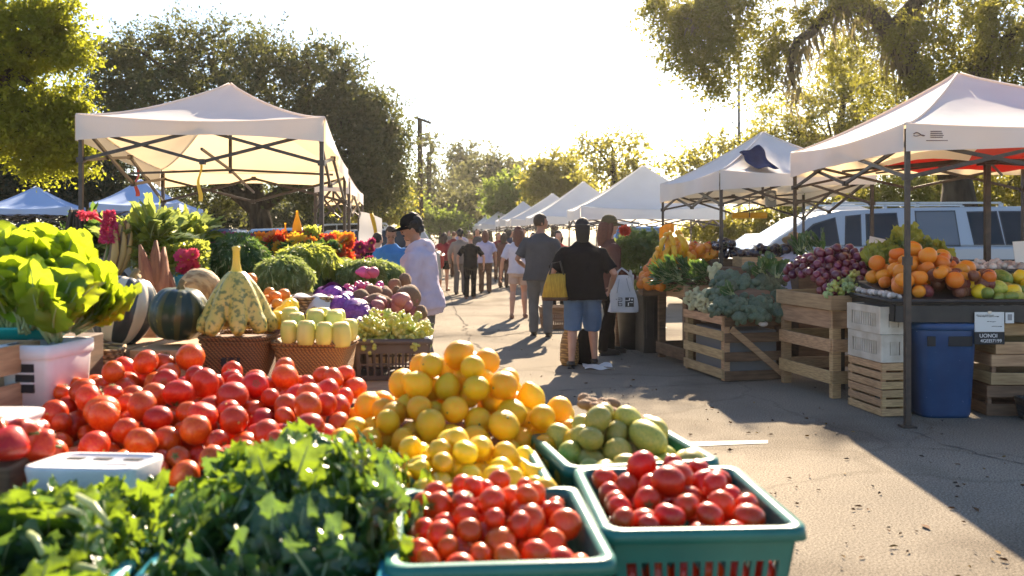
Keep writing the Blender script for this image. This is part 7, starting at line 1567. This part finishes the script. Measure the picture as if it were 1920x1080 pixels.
person('woman in lilac tee and brown trousers seen from behind', (PX(910,24),24), R(178), 1.66, 1.12, 3, lh=(.2,-.3,1.0), le=(.3,.0,1.1), top=('lilac_tee','short',.84), bottom=('brown_trousers','long'), hair=('hair_auburn','mid'), skin='skin_dark')
person('bare-legged person in maroon top and dark shorts by the left stalls', (PX(832,25),25), R(165), 1.6, 1.1, 6, lh=(.2,-.3,.9), rh=(-.2,-.3,.9), top=('maroon_top','short',.9), bottom=('black_trousers','mini'), hair=('hair_brown','mid'), shoes='sandal', detail=0)
person('person in a red top standing beyond the grey-shirted man', (PX(1047,18.3),18.3), R(10), 1.63, 1.0, 0, top=('red_top','short',.86), bottom=('black_trousers','long'), hair=('hair_black','mid'), detail=0)
person('dark-haired person behind the yellow-green chard', (PX(45,8.2),8.2), R(200), 1.66, 1.0, 0, top=('navy_cloth_top','long',.84), bottom=('black_trousers','long'), hair=('hair_black','mid'), detail=0)
person('vendor in a tan sun hat and lilac shirt stooping behind the onions', (PX(1478,10.75),10.75), R(150), 1.62, 1.05, 26, lh=(.2,-.5,.9), rh=(-.22,-.48,.92), le=(.3,-.3,1.05), re=(-.3,-.3,1.05), hpitch=12, top=('pale_tee','long',.84), bottom=('brown_trousers','long'), hair=('hair_grey','short'), hat=('tan_hat','brim'), skin='skin_dark')
# far strollers under the tents
tops = ['maroon_top','taupe_top','black_tee','white_top','grey_tee','navy_cloth_top','brown_jacket','red_top','lilac_tee']; nm = {'maroon_top':'maroon','taupe_top':'taupe','black_tee':'black','white_top':'white','grey_tee':'grey','navy_cloth_top':'navy','brown_jacket':'brown','red_top':'red','lilac_tee':'lilac'}
rp = random.Random(77)
farp = [(850,33,0),(945,26.5,6),(935,30,0),(955,32,5),(895,34,4),(900,42,2),(880,40,3),(858,44,5),(842,50,1),(982,28,6),(848,60,4),(890,55,7),(1000,24,2),(862,36,8),]
places = ['by the far stalls at the middle of the street','beyond the lilac tee','behind the lilac tee, under a far tent','left of the pale tee','beyond the black jumpsuit','far down the row of white tents','far behind the black jumpsuit','between far stalls down the street','at the far left of the street crowd','just right of the lilac tee','at the very end of the street','far beyond the taupe walker','between the pale tee and the grey tee','just beyond the taupe walker']
for (px, Y, c), plc in zip(farp, places):
    t_ = tops[c]; person('far stroller in a %s top %s' % (nm[t_], plc), (PX(px,Y),Y), R(rp.choice((0,180,160,200,90,-90))), rp.uniform(1.6,1.78), rp.uniform(.95,1.15), rp.uniform(0,5), lf=(.1,rp.uniform(-.15,.1)), rf=(-.1,rp.uniform(-.1,.15)), top=(t_,rp.choice(('short','long')),.84), bottom=(rp.choice(('black_trousers','brown_trousers','taupe_trousers','denim')),'long'), hair=(rp.choice(('hair_black','hair_brown','hair_auburn')),rp.choice(('short','mid'))), detail=0)
# what the walkers carry
tb = thing('tote_bag', 'mustard yellow tote carried by the man in the black tee', 'bag', (PX(1040,10.35),10.32,0)); zb = PZ(563,10.3)
mb = MB(); mb.ell([(0,0,zb,.135,.05),(0,0,zb+.02,.15,.07),(0,0,zb+.16,.125,.06),(.02,0,zb+.30,.10,.045)], 28, power=3); o = mb.build('bag_body', pm('mustard_canvas', (.5,.3,.03), .85, (.36,.2,.02), 9, stretch=(9,9,1), bump=(10,.6,.01)), tb, world=False)
mb = MB(); mb.ell([(0,0,zb-.004,.142,.06),(0,0,zb+.035,.154,.076)], 28, power=3); mb.build('bottom_band', 'brown_trousers', tb, world=False)
for y in (-.035,.035): mb = MB(); mb.tube([(-.06,y,zb+.29),(-.03,y,zb+.42),(.06,y,zb+.44),(.1,y,zb+.29)], .009, 6); mb.build('handle', 'leather', tb, world=False)
wb = thing('carrier_bag', 'white cloth carrier bag with black printed blocks', 'bag', (PX(1168,11.2),11.15,0)); z0, z1 = PZ(584,11.2), PZ(518,11.2)
def bagf(u, v):
    a = 2*PI*v; w_ = .185-.055*u+.012*math.sin(u*7+a*3); d = .07-.035*u+.012*math.sin(a*4+u*5); e = .55
    return Vector((w_*math.copysign(abs(math.cos(a))**e,math.cos(a))-.01*u, d*math.copysign(abs(math.sin(a))**e,math.sin(a)), z0+(z1-z0)*u+.02*math.sin(a*3)*u))
mb = MB(); mb.grid(bagf, 16, 40); mb.ell([(0,0,z0-.006,.165,.055),(0,0,z0+.012,.183,.068)], 24, power=4); mb.build('bag_body', pm('white_cotton', (.68,.68,.7), .85, (.6,.6,.63), 5, bump=(9,.7,.02), trans=.25), wb, world=False, fixn=False)
mb = MB(); mb.add([(.05,-.04,z1-.02),(.11,-.03,z1-.02),(.10,-.02,z1+.07),(.075,-.02,z1+.09)], [(0,1,2,3)]); mb.tube([(-.09,-.03,z1-.01),(-.07,-.02,z1+.06),(-.02,0,z1+.1),(.05,-.02,z1+.05),(.09,-.03,z1-.01)], .012, 6); mb.build('handle', 'white_top', wb, world=False)
mb = MB(); zz = z0+.07
mb.box((.065,-.0795,zz+.055),(.105,.004,.115)); mb.build('print_block', 'ink', wb, world=False)
mb = MB(); mb.box((.065,-.083,zz+.09),(.012,.003,.03)); mb.box((.04,-.083,zz+.075),(.05,.003,.007)); mb.box((.085,-.083,zz+.05),(.045,.003,.007)); mb.box((.05,-.083,zz+.03),(.012,.003,.04)); mb.box((.095,-.083,zz+.085),(.02,.003,.02)); mb.build('print_mark', 'whiteink', wb, world=False)
mb = MB()
for (x, z, w_, h_) in ((-.05,.105,.05,.007),(-.06,.085,.03,.007),(-.05,.065,.05,.007),(-.05,.035,.05,.007),(-.05,.01,.05,.007),(-.028,.085,.007,.04),(-.073,.05,.007,.035),(-.028,.022,.007,.03),(-.07,.022,.007,.028),(-.095,.09,.018,.006)): mb.box((x,-.0795,zz+z),(w_,.004,h_))
mb.build('print_letters', 'ink', wb, world=False)
mb = MB(); mb.tube([(-.06,-.07,z1-.03),(-.075,-.078,z1-.12),(-.09,-.082,z1-.2)],.003,5); mb.tube([(.03,-.06,z1-.02),(.05,-.076,z1-.12),(.07,-.08,z1-.18)],.003,5); mb.build('seam', 'greypaint', wb, world=False)
fb = thing('woven_bag', 'tan woven bag standing on the asphalt at the feet of the black-teed man', 'bag', (PX(1068,10.75),10.78,0)); mb = MB(); mb.lathe([(.09,0),(.115,.06),(.11,.25),(.085,.36),(.06,.41),(.07,.44)], 22, fn=lambda a,z: 1+.04*math.sin(7*a)*math.sin(z*40)); mb.build('bag_body', wicker_mat('tan_weave', (.5,.28,.09), (.2,.1,.03), 30), fb, world=False); mb = MB(); mb.tube([(-.06,0,.42),(-.05,0,.5),(.03,0,.5),(.06,0,.42)],.01,6); mb.build('handle', 'leather', fb, world=False)
mb = MB(); mb.ell([(PX(1100,10.8),10.9,.0,.1,.08),(PX(1100,10.8),10.9,.3,.11,.09),(PX(1100,10.8),10.9,.42,.07,.05)], 20, power=3); tag(mb.build('black_bag', 'black_tee'), 'black bag on the asphalt between the walkers', 'bag')
